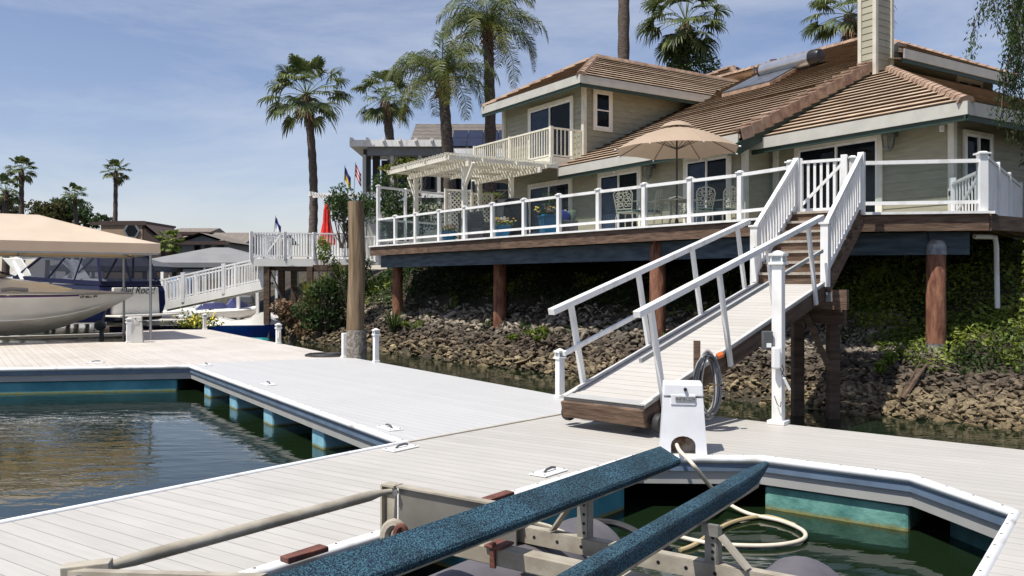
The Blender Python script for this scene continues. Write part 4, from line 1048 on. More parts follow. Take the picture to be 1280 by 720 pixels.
# gate at the side, lower right
sg = thing('side_gate', 'low white picket gate beside the right corner of the house', 'gate', H(-4.9, .9, DZ))
ga = V((9.25, 17.8, DZ)); gb = V((8.70, 15.75, DZ))
pick(ga, gb, sg, 9, z1=.82, w=.05); g = MB(); g.bar(ga+V((0, 0, .1)), gb+V((0, 0, .78)), .04, .06); g.build('diagonal_brace', white, sg)
MB(frame(ga+V((0, 0, .47)), (gb-ga).normalized())).box((0, 0, 0), (.13, .10, .95)).build('post', white, sg); MB(frame(ga+V((0, 0, .62)), (gb-ga).normalized())).box((.0, -.06, 0), (.07, .03, .10)).build('latch', blackm, sg)
# gate above the stairs
gt = thing('stair_gate', 'white picket gate with diagonal brace closing the top of the stairs', 'gate', (P3.x, P3.y, DZ))
ga = P3+(P4-P3)*.12+V((.0, .06, DZ)); gb = P3+(P4-P3)*.86+V((.0, .06, DZ))
pick(ga, gb, gt, 7, z1=.96, w=.045); MB(frame(ga+V((0, 0, .5)), (gb-ga).normalized())).box((0, 0, 0), (.13, .09, 1.06)).build('post', white, gt, bevel=.01)
g = MB(); g.bar(ga+V((0, 0, .12)), gb+V((0, 0, .92)), .03, .05); g.build('diagonal_brace', white, gt)

# ------------------------------------------------------------------ stairs
SD = V((.61, .79, 0)).normalized(); SW = V((SD.y, -SD.x, 0)); LZ = 1.665
stp = thing('wooden_stairs', 'open wooden stairs with white picket banisters up to the deck gate', 'stairs', (3.93, 13.7, LZ))
B0 = V((3.93, 13.72, LZ)); wid = 1.12; run = 1.95; nst = 7; rise = (DZ-LZ)/nst
Ms = Matrix(((SD.x, -SW.x, 0, B0.x), (SD.y, -SW.y, 0, B0.y), (0, 0, 1, B0.z), (0, 0, 0, 1)))   # x up the run, y to the left side
def sp_(x, y, z): return Ms @ V((x, -y, z))                                                         # y to the right
treadm = mat('tread_boards', (0.36, 0.32, 0.27), .7, .15, 4, bump=.3, stretch=(1, 6, 1))
for i in range(nst):
    x = run*i/nst; z = rise*(i+1)
    g = MB(); g.bar(sp_(x+.12, .04, z-.02), sp_(x+.12, wid-.04, z-.02), .30, .04); g.build('tread', treadm, stp)
    g = MB(); g.bar(sp_(x+.01, .05, z-rise/2-.02), sp_(x+.01, wid-.05, z-rise/2-.02), .022, rise-.04); g.build('riser', plank, stp)
for y in (.02, wid-.02):
    g = MB(); g.bar(sp_(-.05, y, -.14), sp_(run+.05, y, DZ-LZ-.14), .05, .30)
    for i in range(nst): g.bar(sp_(run*i/nst-.01, y, rise*(i+.5)), sp_(run*(i+1)/nst, y, rise*(i+.5)), .05, rise)
    g.build('stringer', plank, stp)
for s_, y in ((0, .0), (1, wid)):
    a = sp_(.0, y, 0); b_ = sp_(run, y, DZ-LZ)
    for q, h in ((a, .97),) + (() if s_ else ()):
        M = frame((q.x, q.y, q.z-.05), SD); MB(M).box((0, 0, h/2), (.12, .12, h)).build('newel_post', white, stp, bevel=.008)
        MB(M).box((0, 0, h+.012), (.16, .16, .03)).build('newel_cap', white, stp)
    M = frame((b_.x, b_.y, b_.z-.05), SD); MB(M).box((0, 0, .5), (.11, .11, 1.08)).build('newel_post', white, stp, bevel=.008)
    g = MB(); g.bar(a+V((0, 0, .90)), b_+V((0, 0, .97)), .07, .06); g.build('handrail', white, stp)
    g = MB(); g.bar(a+V((0, 0, .16)), b_+V((0, 0, .16)), .04, .07); g.build('bottom_rail', white, stp)
    for i in range(15):
        t_ = (i+.7)/15.4; p = a+(b_-a)*t_; MB().bar(p+V((0, 0, .16)), p+V((0, 0, .92)), .035, .035, up=SD).build('baluster', white, stp)
# landing beams under the stairs
g = MB(); g.bar(sp_(.05, -.1, -.24), sp_(.05, wid+.32, -.24), .12, .30); g.build('landing_beam', plank, stp)
g = MB(); g.bar(sp_(.35, -.05, -.5), sp_(.35, wid+.2, -.5), .15, .26); g.build('landing_beam', darkwood, stp)
g = MB(); g.bar(sp_(-.03, wid+.02, -.20), sp_(-.03, wid+.12, -.20), .02, .14); g.build('hinge_plate', steel, stp)
for y in (.45, wid-.1):
    q = sp_(.7, y, 0); g = MB(); g.bar((q.x, q.y, -1.2), (q.x, q.y, 1.15), .17, .17); g.build('support_post', darkwood, stp)
q = sp_(.25, wid-.25, 0); g = MB(); g.bar((q.x+.25, q.y, .3), (q.x-.15, q.y+.1, 1.3), .09, .09); g.build('diagonal_brace', plank, stp)
# ------------------------------------------------------------------ gangway
g0 = V((.60, 9.9, .345)); g1 = V((3.93, 13.66, 1.66)); gx = (g1-g0); GL = gx.length; gx.normalize()
gy = V((0, 0, 1)).cross(gx).normalized(); gz = gx.cross(gy)            # gy points left
MG = Matrix(((gx.x, gy.x, gz.x, g0.x), (gx.y, gy.y, gz.y, g0.y), (gx.z, gy.z, gz.z, g0.z), (0, 0, 0, 1)))
GW = 1.10
gang = bpy.data.objects.new('gangway', None); C.objects.link(gang); gang.matrix_world = MG; WM[gang] = MG
tag(gang, 'sloping boarded gangway with white handrails and wheels resting on the dock', 'gangway')
# local: x up the slope, y from 0 (left) to -GW (right)
MB(MG).box((GL/2, -GW/2, -.015), (GL, GW, .03)).build('walk_boards', board_mat('gangway_boards', (0.38, 0.36, 0.33), (0.52, 0.495, 0.455), math.pi/2, .142, gap=.05, stain=.4), gang)
for y in (-.03, -GW+.03):
    MB(MG).box((GL/2, y, -.14), (GL, .05, .22)).build('side_beam', darkwood, gang)
MB(MG).box((-.025, -GW/2, -.125), (.05, GW+.02, .19)).build('end_beam', plank, gang, bevel=.004)
MB(MG).box((.05, -GW/2, .018), (.12, GW, .006)).build('threshold_strip', greyface, gang)
for s_, y in ((0, -.01), (1, -GW+.01)):
    MB(MG).box((GL/2, y+(.0 if s_ else 0), .022), (GL, .07, .016)).build('edge_strip', mat('pale_edge', (0.5, 0.49, 0.46), .5), gang)
for y in (.07, -GW-.075):
    Mw = MG @ Matrix.Translation((.14, y, -.235)) @ Matrix.Rotation(math.pi/2, 4, 'X')
    o = MB(Mw).lathe([(.045, -.045), (.098, -.04), (.105, -.02), (.105, .02), (.098, .04), (.045, .045)], (0, 0, 0), 20).build('wheel', rubber, gang, smooth=True)
    MB(Mw).lathe([(.05, -.050), (.05, .050)], (0, 0, 0), 14).build('hub', steel, o, smooth=True)
yl, yr = .03, -GW-.035
upv = gz
RHT = 1.02
for side, y, xs in (('l', yl, (.45, 1.95, 3.4, 4.85)), ('r', yr, (.35, 1.95, 3.35, 4.75))):
    for x in xs:
        g = MB(MG); g.box((x, y, (RHT-.2)/2-.02), (.075, .045, RHT+.16)); g.build('rail_post', white, gang, bevel=.004)
    g = MB(MG); x0 = .12 if side == 'l' else .08
    g.box(((x0+GL+(.0 if side == 'l' else .08))/2, y, RHT), (GL-x0+.1, .09, .075)); g.build('handrail', white, gang, bevel=.006)
    g = MB(MG); g.box(((x0+(1.95 if side == 'l' else GL+.1))/2, y+(-.045 if side == 'l' else .045), .50), ((1.95 if side == 'l' else GL+.1)-x0, .04, .055)); g.build('mid_rail', white if side == 'l' else greyface, gang, bevel=.004)
# hose rack post and coiled hose on the gangway's right side
rk = thing('coiled_hose', 'grey hose and cable coiled over a brown stake at the right side of the gangway', 'hose', pt(885, 480, 9.7))
c_ = pt(884, 478, 9.62)
greyhose = mat('grey_hose', (0.38, 0.37, 0.35), .5, .15, 6); g = MB(); g2_ = MB()
rng = random.Random(3)
for k in range(13):
    w_ = rng.uniform(.075, .15); hh = rng.uniform(.31, .39); ox = rng.uniform(-.03, .03); oy = rng.uniform(-.05, .05)
    pts = [(c_.x+ox+w_*math.cos(a), c_.y+oy+.03*math.sin(2*a), c_.z-.02+hh*math.sin(a)+(-.02 if math.sin(a) < 0 else 0)) for a in [i*2*math.pi/22 for i in range(23)]]
    (g if k % 3 else g2_).tube(pts, .0115, 6)
g.build('hose_loops', greyhose, rk, smooth=True); g2_.build('cable_loops', mat('dark_cable', (0.05, 0.055, 0.07), .5), rk, smooth=True)
g = MB(); g.tube([c_+V((.10, -.06, .30)), c_+V((.16, -.06, .33))], .035, 8); g.build('orange_connector', mat('orange_plastic', (0.62, 0.13, 0.02), .4), rk)
g = MB(); g.bar(c_+V((-.11, .03, -.5)), c_+V((-.11, .03, .47)), .07, .05); g.build('stake', plank, rk)
# grey wear pads under the wheels
for (px, py, lab) in ((737, 526, 'left'), (800, 541, 'right')):
    p = gp(px, py); tag(MB(frame((p.x, p.y, .006), gx)).box((0, 0, 0), (.42, .22, .006)).build('wear_pad', mat('grey_pad', (0.20, 0.20, 0.20), .7), None),
        f'flat grey wear pad on the dock under the {lab} wheel of the gangway', 'pad')
# ------------------------------------------------------------------ boat lift in the right slip
carpet = mat('blue_bunk_carpet', (0.006, 0.022, 0.045), .95, .3, 120, bump=1.0, bscale=150, col2=(0.052, 0.140, 0.185), lo=.44, hi=.60, detail=3)
nn, ll = N(carpet); bs = nn['Principled BSDF']; s0 = bs.inputs['Base Color'].links[0].from_socket
tcx = nn.new('ShaderNodeTexCoord'); nw = nn.new('ShaderNodeTexNoise'); nw.inputs['Scale'].default_value = 3.5; nw.inputs['Detail'].default_value = 6; ll.new(tcx.outputs['Object'], nw.inputs['Vector'])
mw = nn.new('ShaderNodeMapRange'); mw.inputs[1].default_value = .3; mw.inputs[2].default_value = .7; mw.inputs[3].default_value = .62; mw.inputs[4].default_value = 1.35; ll.new(nw.outputs[0], mw.inputs[0])
hw_ = nn.new('ShaderNodeHueSaturation'); ll.new(mw.outputs[0], hw_.inputs['Value']); ll.new(s0, hw_.inputs['Color']); ll.new(hw_.outputs[0], bs.inputs['Base Color'])
lift = thing('boat_lift', 'boat lift with blue carpeted bunks on a galvanised frame in the right slip', 'boat lift', gp(735, 690, .2))
D1 = dirv(1442); X1 = V((D1.y, -D1.x, 0))
La = gp(823.6, 556.5, .60); Wt = (X1*.92+V((0, 0, -.42))).normalized(); Nt = D1.cross(Wt); Nt = Nt if Nt.z > 0 else -Nt
def bunk(fr, D, Wv, Nv, L, w, th):
    prof = [(0, -th), (0, -.012), (.012, 0), (w-.012, 0), (w, -.012), (w, -th)]
    vs = []; n_ = 12; prof2 = prof
    for k in range(n_+1):
        p = fr-D*(L*k/n_)
        for (x, z) in prof2: vs.append(p+Wv*x+Nv*z)
    m_ = len(prof2); g = MB(); fs = [(k*m_+i, k*m_+(i+1) % m_, (k+1)*m_+(i+1) % m_, (k+1)*m_+i) for k in range(n_) for i in range(m_)]
    fs += [tuple(range(m_))[::-1], tuple(n_*m_+i for i in range(m_))]
    g.add(vs, fs); o = g.build('bunk', carpet, lift)
    g = MB(); g.bar(fr-D*.10+Wv*(w*.55)-Nv*(th+.012), fr-D*L+Wv*(w*.55)-Nv*(th+.012), w*.80, .024, up=Nv); g.build('bunk_channel', alu, o)
    return o
bunk(La, D1, Wt, Nt, 4.9, .185, .045)
Lb = gp(949, 574, .55); D2 = V((.555, .832, 0)).normalized(); X2 = V((D2.y, -D2.x, 0)); W2t = (X2+V((0, 0, -.25))).normalized(); N2t = D2.cross(W2t); N2t = N2t if N2t.z > 0 else -N2t
g = MB(); n_ = 16; prof = [(0, -.085), (-.004, -.02), (.018, .0), (.05, .008), (.085, .002), (.10, -.02), (.10, -.085)]; vs = []
for k in range(n_+1):
    s_ = k/n_*4.0; tp = min(1, .35+s_*2.2); p = Lb-D2*s_
    for (x, z) in prof: vs.append(p+W2t*((x-.05)*tp+.05)+N2t*(z*tp))
m_ = len(prof); fs = [(k*m_+i, k*m_+(i+1) % m_, (k+1)*m_+(i+1) % m_, (k+1)*m_+i) for k in range(n_) for i in range(m_)]+[tuple(range(m_))[::-1], tuple(n_*m_+i for i in range(m_))]
g.add(vs, fs); b2_ = g.build('bunk', carpet, lift, smooth=True)
g = MB(); g.bar(Lb-D2*.18+W2t*.05-N2t*.105, Lb-D2*4+W2t*.05-N2t*.105, .07, .035, up=N2t); g.build('bunk_channel', alu, b2_)
XD = V((.828, -.561, 0)).normalized()
Ba = gp(725, 673, .22)
def channel(a, b_, w, h, name='crossbeam', holes=True, m_=alu):
    g = MB(); a = V(a); b_ = V(b_); d = (b_-a).normalized(); s_ = V((0, 0, 1)).cross(d)
    g.bar(a, b_, .012, h); g.bar(a+s_*(-w/2)*(-1)+V((0, 0, h/2-.006)), b_+s_*(w/2)+V((0, 0, h/2-.006)), w, .012); g.bar(a+s_*(w/2)-V((0, 0, h/2-.006)), b_+s_*(w/2)-V((0, 0, h/2-.006)), w, .012)
    o = g.build(name, m_, lift)
    if holes:
        L = (b_-a).length; k = .12
        g = MB()
        while k < L:
            c = a+d*k; M = Matrix(((d.x, 0, s_.x, c.x), (d.y, 0, s_.y, c.y), (0, 1, 0, c.z), (0, 0, 0, 1)))
            g.lathe([(.011, -.0075), (.011, .0075)], (0, 0, 0), 8, M); k += .16
        g.build('bolt_holes', blackm, o)['kind'] = 'stuff'
    return o
channel(Ba-XD*.75-V((0, 0, .045)), Ba+XD*2.1-V((0, 0, .045)), .07, .09)
channel(Ba-XD*.2-V((0, 0, .09))-D1*.32, Ba+XD*2.1-V((0, 0, .09))-D1*.32, .06, .07, holes=False)
Bb = gp(600, 677, .36)
MB().bar(Bb-XD*.35-V((0, 0, .045)), Bb+XD*.95-V((0, 0, .045)), .09, .09).build('crossbeam', alu, lift, bevel=.006)
g = MB(); g.bar(Bb+XD*.12-V((0, 0, .10))-D1*.05, Bb+XD*.12+V((0, 0, .03))-D1*.05, .015, .035, up=XD); g.bar(Bb+XD*.07+V((0, 0, .006)), Bb+XD*.17+V((0, 0, .006)), .13, .014); g.build('rusty_clamp', rust, lift, bevel=.004)
# uprights with bolt holes, and diagonal braces
def upright(px, py, ztop, brace, h0=.10):
    b_ = gp(px, py, .22); g = MB(); dd = XD
    s_ = V((0, 0, 1)).cross(dd); M = Matrix(((dd.x, s_.x, 0, b_.x), (dd.y, s_.y, 0, b_.y), (0, 0, 1, b_.z), (0, 0, 0, 1)))
    g = MB(M); hh = ztop-.22
    g.box((0, .02, hh/2-.04), (.065, .012, hh+.08)); g.box((.032, .05, hh/2-.04), (.012, .06, hh+.08)); o = g.build('upright', alud, lift)
    g = MB(M)
    for k in range(5): g.lathe([(.009, -.009), (.009, .009)], (0, 0, 0), 8, Matrix.Translation((.012, .02, .03+k*hh/5.2)) @ Matrix.Rotation(math.pi/2, 4, 'X'))
    g.build('bolt_holes', blackm, o)['kind'] = 'stuff'
    g = MB(M); g.bar((.05*brace, .03, hh*.80), (brace*.20, .02, .01), .07, .012, up=(1, 0, .3)); g.build('diagonal_brace', alu, lift)
    g = MB(M); g.box((.0, .012, hh-.01), (.09, .03, .06)); g.build('top_bracket', alud, lift)
upright(726, 673, .50, -1); upright(887, 706, .41, 1)
# tall side channel, its end post and the long brace tube
ch0 = V((-.80, 5.62, .20)); ch1 = ch0+XD*1.0
MB().bar(ch0+XD*.07, ch1, .014, .30).build('side_panel', mat('dull_grey_plate', (0.20, 0.19, 0.165), .5, .15, 3, metal=.3), lift)
g = MB(); g.bar(ch0+XD*.07+V((0, 0, .155)), ch1+V((0, 0, .155)), .06, .012); g.build('panel_flange', alu, lift)
g = MB(); g.bar(ch0-V((0, 0, .26)), ch0+V((0, 0, .165)), .09, .014, up=V((XD.y, -XD.x, 0))); g.bar(ch0-XD*.05+V((0, 0, -.22)), ch0-XD*.05+V((0, 0, .15)), .014, .09, up=V((XD.y, -XD.x, 0))); g.bar(ch0-XD*.05+V((0, 0, .155)), ch0+XD*.06+V((0, 0, .155)), .09, .014); g.build('end_post', alu, lift)
t0 = ch0+V((-.02, -.06, .125)); t1 = pt(132, 709, 4.2)
g = MB(); g.tube([t0+V((.03, 0, 0)), t0+(t1-t0)*.03, t0+(t1-t0)*.08, t0+(t1-t0)*.92, t1], [.018, .022, .034, .034, .022], 12); g.build('brace_tube', alu, lift, smooth=True)
g = MB(); t2 = pt(78, 716, 4.15); g.bar(t1+V((.03, 0, 0)), t2, .085, .075); g.build('brace_bracket', alu, lift, bevel=.006)
g = MB(); g.bar(t2+V((.03, .0, -.01)), pt(330, 726, 3.6), .05, .05); g.build('lower_arm', alu, lift)
for p in (ch0+V((.04, -.06, .12)), t2+V((.12, -.05, .0))):
    g = MB(); g.tube([p, p+V((0, -.03, 0))], .018, 6); g.build('bolt', steel, lift)
g = MB(); q = gp(492, 672, .12)
for k in range(9):
    pass
g.tube([q+V((.07*math.cos(a)*.8, .02, .08*math.sin(a))) for a in [i*math.pi/8 for i in range(9)]], .035, 8); g.build('roller_guard', alu, lift, smooth=True)
g = MB(); g.tube([q+V((.05+.03*math.cos(a), -.03, .02+.06*math.sin(a))) for a in [i*math.pi/8 for i in range(9)]], .022, 8); g.build('rusty_strap', rust, lift, smooth=True)
# flotation tanks
def tank(c, L, r):
    g = MB(); c = V(c); pts = []; rr = []
    for k in range(9):
        a = k/8*math.pi/2; pts.append(c+D1*(L/2-r*.5+r*.5*math.sin(a))); rr.append(r*math.cos(a)*.98+.01)
    pts = pts[::-1]; rr = rr[::-1]
    pts.append(c-D1*(L/2)); rr.append(r)
    g.tube(pts, rr, 28); o = g.build('float_tank', purple, lift, smooth=True)
    for k in (.25, .62): 
        p = c+D1*(L/2)-D1*(L*k); g = MB(); g.tube([p, p-D1*.05], r+.018, 28); g.build('tank_band', purple, o, smooth=True)
    return o
tank(V((.60, 5.80, -.21))-D1*1.6, 3.2, .33)
tank(V((1.86, 5.25, -.27))-D1*1.3, 2.6, .30)
g = MB(); c = gp(668, 664, .14); g.tube([c+XD*(.42*math.cos(a))+V((0, .05, .20*math.sin(a)-.16)) for a in [i*math.pi/12 for i in range(13)]], .014, 6); g.build('tank_strap', alu, lift, smooth=True)
# rusty corner blocks fixed on the bumper
for px, py, lab in ((377, 691, 'near'), (619, 620, 'far')):
    p = gp(px, py, .05); M = frame(p, DK); tag(MB(M).box((0, -.03, .0), (.30, .09, .035)).build('bumper_block', rust, bevel=.006), f'rusty brown block on the white bumper beside the bunk, the {lab} one', 'block', 'rusty blocks on the bumper')
# hoses
hs = mat('cream_hose', (0.62, 0.55, 0.44), .45, .06, 6, bump=.1); 
def smooth_path(P, n=8):
    P = [V(p) for p in P]; out = []
    for i in range(len(P)-1):
        a = P[max(i-1, 0)]; b_ = P[i]; c = P[i+1]; d = P[min(i+2, len(P)-1)]
        for k in range(n):
            t_ = k/n; out.append(.5*((2*b_)+(-a+c)*t_+(2*a-5*b_+4*c-d)*t_*t_+(-a+3*b_-3*c+d)*t_**3))
    out.append(P[-1]); return out
path = [gp(846, 556, .10), gp(850, 564, .09), gp(862, 576, .06), gp(872, 588, -.02), gp(888, 608, -.22), gp(905, 626, -.40), gp(935, 642, -.465), gp(975, 651, -.47), gp(1003, 663, -.47), gp(1004, 674, -.47), gp(975, 681, -.47), gp(930, 682, -.47), gp(880, 678, -.47), gp(838, 668, -.46), gp(825, 665, -.47)]
tag(MB().tube(smooth_path(path), .019, 10).build('water_hose', hs, smooth=True), 'cream hose running from the dock box arch and looping on the water', 'hose')
path = [gp(995, 657, -.475), gp(960, 646, -.475), gp(925, 650, -.475), gp(898, 661, -.475), gp(870, 680, -.48), gp(850, 688, -.49)]
tag(MB().tube(smooth_path(path), .020, 8).build('submerged_hose', mat('tan_hose', (0.42, 0.33, 0.18), .5), smooth=True), 'tan hose branch curving through the water behind the upright', 'hose')
path = [pt(742, 652, 5.9), pt(770, 655, 5.9), pt(795, 665, 5.8), pt(815, 680, 5.7), pt(838, 690, 5.6)]
tag(MB().tube(smooth_path(path), .026, 8).build('black_hose', rubber, smooth=True), 'black hose arching over the water between the two blue bunks', 'hose')

# ------------------------------------------------------------------ pergola on the deck
perg = thing('pergola', 'cream slatted pergola over the left end of the deck', 'pergola', H(9, -2.3, DZ))
zp = 5.30
g = MB()
PQ = [(7.05, -4.4), (11.15, -4.4), (11.15, -.45), (7.05, -.45)]
PW_ = [H(u, w) for u, w in PQ]
def slats(dirn, z, step, w_, h_):
    d = V(dirn).normalized(); s_ = V((d.y, -d.x, 0)); lo = min(p.dot(s_) for p in PW_); hi = max(p.dot(s_) for p in PW_); k = lo+step/2
    while k < hi:
        hits = []
        for i in range(4):
            a, b_ = PW_[i], PW_[(i+1) % 4]; fa, fb = a.dot(s_)-k, b_.dot(s_)-k
            if fa*fb < 0: hits.append(a.lerp(b_, fa/(fa-fb)))
        if len(hits) == 2 and (hits[0]-hits[1]).length > .15:
            MB().bar(hits[0]+V((0, 0, z)), hits[1]+V((0, 0, z)), w_, h_).build('slat', cream, perg)
        k += step
slats((0.02, 1, 0), zp+.10, .09, .038, .035)
slats((.95, .35, 0), zp+.155, .24, .045, .02)
for w in (-4.35, -3.2, -2.0, -.9): MB().bar(H(7.0, w, zp), H(11.2, w, zp), .05, .13).build('rafter', cream, perg)
for u in (7.1, 8.45, 9.8, 11.1): MB().bar(H(u, -4.45, zp+.02), H(u, -.42, zp+.02), .045, .09).build('purlin', cream, perg)
MB().bar(H(6.9, -3.75, zp-.14), H(10.9, -3.75, zp-.14), .07, .16).build('beam', cream, perg)
MB().bar(H(6.9, -1.2, zp-.14), H(10.9, -1.2, zp-.14), .07, .16).build('beam', cream, perg)
for (u, w) in ((7.2, -3.75), (10.4, -3.75), (8.6, -1.2), (10.6, -1.2)):
    MB().bar(H(u, w, DZ), H(u, w, zp-.2), .13, .13, up=WW).build('post', cream, perg)
for (u, s_) in ((7.2, 1), (10.4, -1)): MB().bar(H(u, -3.75, zp-.85), H(u-s_*.55, -3.75, zp-.15), .06, .10, up=WW).build('knee_brace', cream, perg)
# lattice screens
def lattice(a, b_, z0, z1, label):
    a = V(a); b_ = V(b_); d = (b_-a).normalized(); L = (b_-a).length; h = z1-z0
    r = thing('lattice_screen', label, 'lattice', (a+b_)/2+V((0, 0, z0)), 0, 'lattice screens under the pergola'); g = MB(); gg = MB()
    step = .16
    def seg(x0, s_, o):
        # line x = x0 + s*z clipped into the panel
        zs = sorted([0, h] + [(-x0)/s_, (L-x0)/s_]); pts = []
        for z in zs:
            x = x0+s_*z
            if -1e-6 <= x <= L+1e-6 and -1e-6 <= z <= h+1e-6: pts.append((x, z))
        if len(pts) >= 2 and abs(pts[0][1]-pts[-1][1]) > .05:
            n_ = V((-d.y, d.x, 0))*o
            g.bar(a+d*pts[0][0]+V((0, 0, z0+pts[0][1]))+n_, a+d*pts[-1][0]+V((0, 0, z0+pts[-1][1]))+n_, .008, .04, up=d)
    k = -h
    while k < L: seg(k, 1, .005); k += step
    k = 0
    while k < L+h: seg(k, -1, -.005); k += step
    g.build('slats', cream, r)
    gg.bar(a+V((0, 0, z1)), b_+V((0, 0, z1)), .06, .07); gg.bar(a+V((0, 0, z0)), b_+V((0, 0, z0)), .06, .07); gg.build('rails', cream, r)
    for p in (a, b_): MB().bar(p+V((0, 0, z0-.05)), p+V((0, 0, z1+.05)), .08, .08, up=WW).build('post', cream, r)
def dk(px, d): return V(((px-HX)/F*d, d, 0))
lattice(dk(557, 31), dk(589, 31.4), DZ+.1, 5.05, 'left cream lattice screen behind the deck railing')
lattice(dk(590.5, 31.4), dk(616, 31.7), DZ+.1, 4.95, 'right cream lattice screen beside the covered grill')
# grill with black cover
cover = mat('black_cover', (0.012, 0.012, 0.015), .7, .2, 4, bump=.4, bscale=5)
g = MB(); p = dk(645, 27.6)
vs = []; prof = [(.36, .0), (.37, .5), (.35, 1.0), (.33, 1.35), (.22, 1.45)]
for (r_, z) in prof:
    for k in range(16):
        a = 2*math.pi*k/16; q = max(abs(math.cos(a)), abs(math.sin(a))); rr = r_/q*.9*(1+.04*math.sin(k*5+z*7)); vs.append((p.x+rr*math.cos(a)*1.25, p.y+rr*math.sin(a)*.8, DZ+.02+z))
fs = [(i*16+k, i*16+(k+1) % 16, (i+1)*16+(k+1) % 16, (i+1)*16+k) for i in range(4) for k in range(16)]+[tuple(64+k for k in range(16))]
tag(g.add(vs, fs).build('covered_grill', cover, smooth=True), 'tall black fabric cover over a grill under the balcony', 'grill cover')
# wicker chairs
wick = mat('dark_wicker', (0.05, 0.045, 0.05), .7, .3, 30, bump=.8, bscale=60, col2=(.12, .11, .115))
def wicker(p, rz, label):
    r = thing('wicker_chair', label, 'chair', (p.x, p.y, DZ), rz, 'dark wicker chairs under the pergola'); M = WM[r]
    MB(M).box((0, 0, .22), (.62, .62, .40)).build('base', wick, r, bevel=.03)
    MB(M @ Matrix.Translation((0, .27, .62)) @ Matrix.Rotation(-.18, 4, 'X')).box((0, 0, 0), (.62, .10, .62)).build('backrest', wick, r, bevel=.03)
    for s_ in (-1, 1): MB(M).box((s_*.29, 0, .48), (.09, .58, .22)).build('arm', wick, r, bevel=.03)
    MB(M).box((0, -.02, .45), (.46, .5, .09)).build('cushion', mat('grey_cushion', (.10, .11, .12), .9, .1, 5), r, bevel=.03)
wicker(dk(590, 26.8), 2.6, 'dark wicker chair left of the middle railing post under the pergola')
wicker(dk(606, 26.2), 2.2, 'dark wicker chair right of the middle railing post under the pergola')
# blue planters
potm = mat('turquoise_glaze', (0.012, 0.15, 0.30), .25, .15, 6)
petal = {k: mat(k+'_petals', v, .6, .1) for k, v in (('yellow', (.75, .62, .08)), ('orange', (.75, .30, .12)), ('pink', (.70, .32, .30)), ('white', (.75, .72, .68)))}
def planter(p, h, w, label, cols, tall=False, seed=1):
    r = thing('flower_planter', label, 'planter', (p.x, p.y, DZ), .3, 'blue planters with flowers on the deck'); M = WM[r]; rng = random.Random(seed)
    MB(M).box((0, 0, h/2), (w*.8, w*.8, h), taper=1.22).build('pot', potm, r, bevel=.015)
    MB(M).box((0, 0, h), (w*1.06, w*1.06, .05)).build('pot_rim', potm, r, bevel=.012)
    g = MB(M); 
    for _ in range(160): 
        q = V((rng.gauss(0, w*.3), rng.gauss(0, w*.3), h+abs(rng.gauss(0, .09)))); k = len(g.v); leaf(g, M @ q, .045, rng=rng)
    if tall:
        for _ in range(260): leaf(g, M @ V((rng.gauss(0, .10), rng.gauss(0, .10), h+rng.uniform(.05, .62))), .035, rng=rng)
    g.build('foliage', limeleaf if not tall else darkleaf, r)
    for c in cols:
        g = MB()
        for _ in range(16):
            q = M @ V((rng.gauss(0, w*.36), rng.gauss(-w*.1, w*.33), h+rng.uniform(.10, .24)))
            g.lathe([(.012, -.02), (.036, 0), (.030, .014), (.008, .018)], q, 7)
        g.build('blossoms', petal[c], r)['kind'] = 'stuff'
planter(dk(560, 27.3), .36, .48, 'blue planter with yellow flowers nearest the left end of the deck', ('yellow', 'pink'), seed=1)
planter(dk(626, 24.4), .36, .46, 'blue planter with orange and yellow flowers beside the black grill cover', ('orange', 'yellow', 'white'), seed=2)
planter(dk(686, 21.9), .46, .46, 'large blue planter with yellow flowers and tall greenery', ('yellow', 'white', 'orange'), True, seed=3)
p = dk(707, 22.4); r = thing('cushioned_seat', 'low outdoor seat with blue and green pillows right of the large blue planter', 'chair', (p.x, p.y, DZ), .4); M = WM[r]
MB(M).box((0, 0, .2), (.5, .5, .36)).build('base', wick, r, bevel=.02)
MB(M @ Matrix.Translation((-.08, -.05, .48)) @ Matrix.Rotation(.4, 4, 'Y')).box((0, 0, 0), (.30, .16, .30)).build('pillow', mat('cobalt_cloth', (.03, .05, .30), .8), r, bevel=.05)
MB(M @ Matrix.Translation((.18, .05, .50)) @ Matrix.Rotation(.25, 4, 'Y')).box((0, 0, 0), (.16, .36, .32)).build('pillow', mat('sage_cloth', (.13, .17, .12), .8), r, bevel=.05)
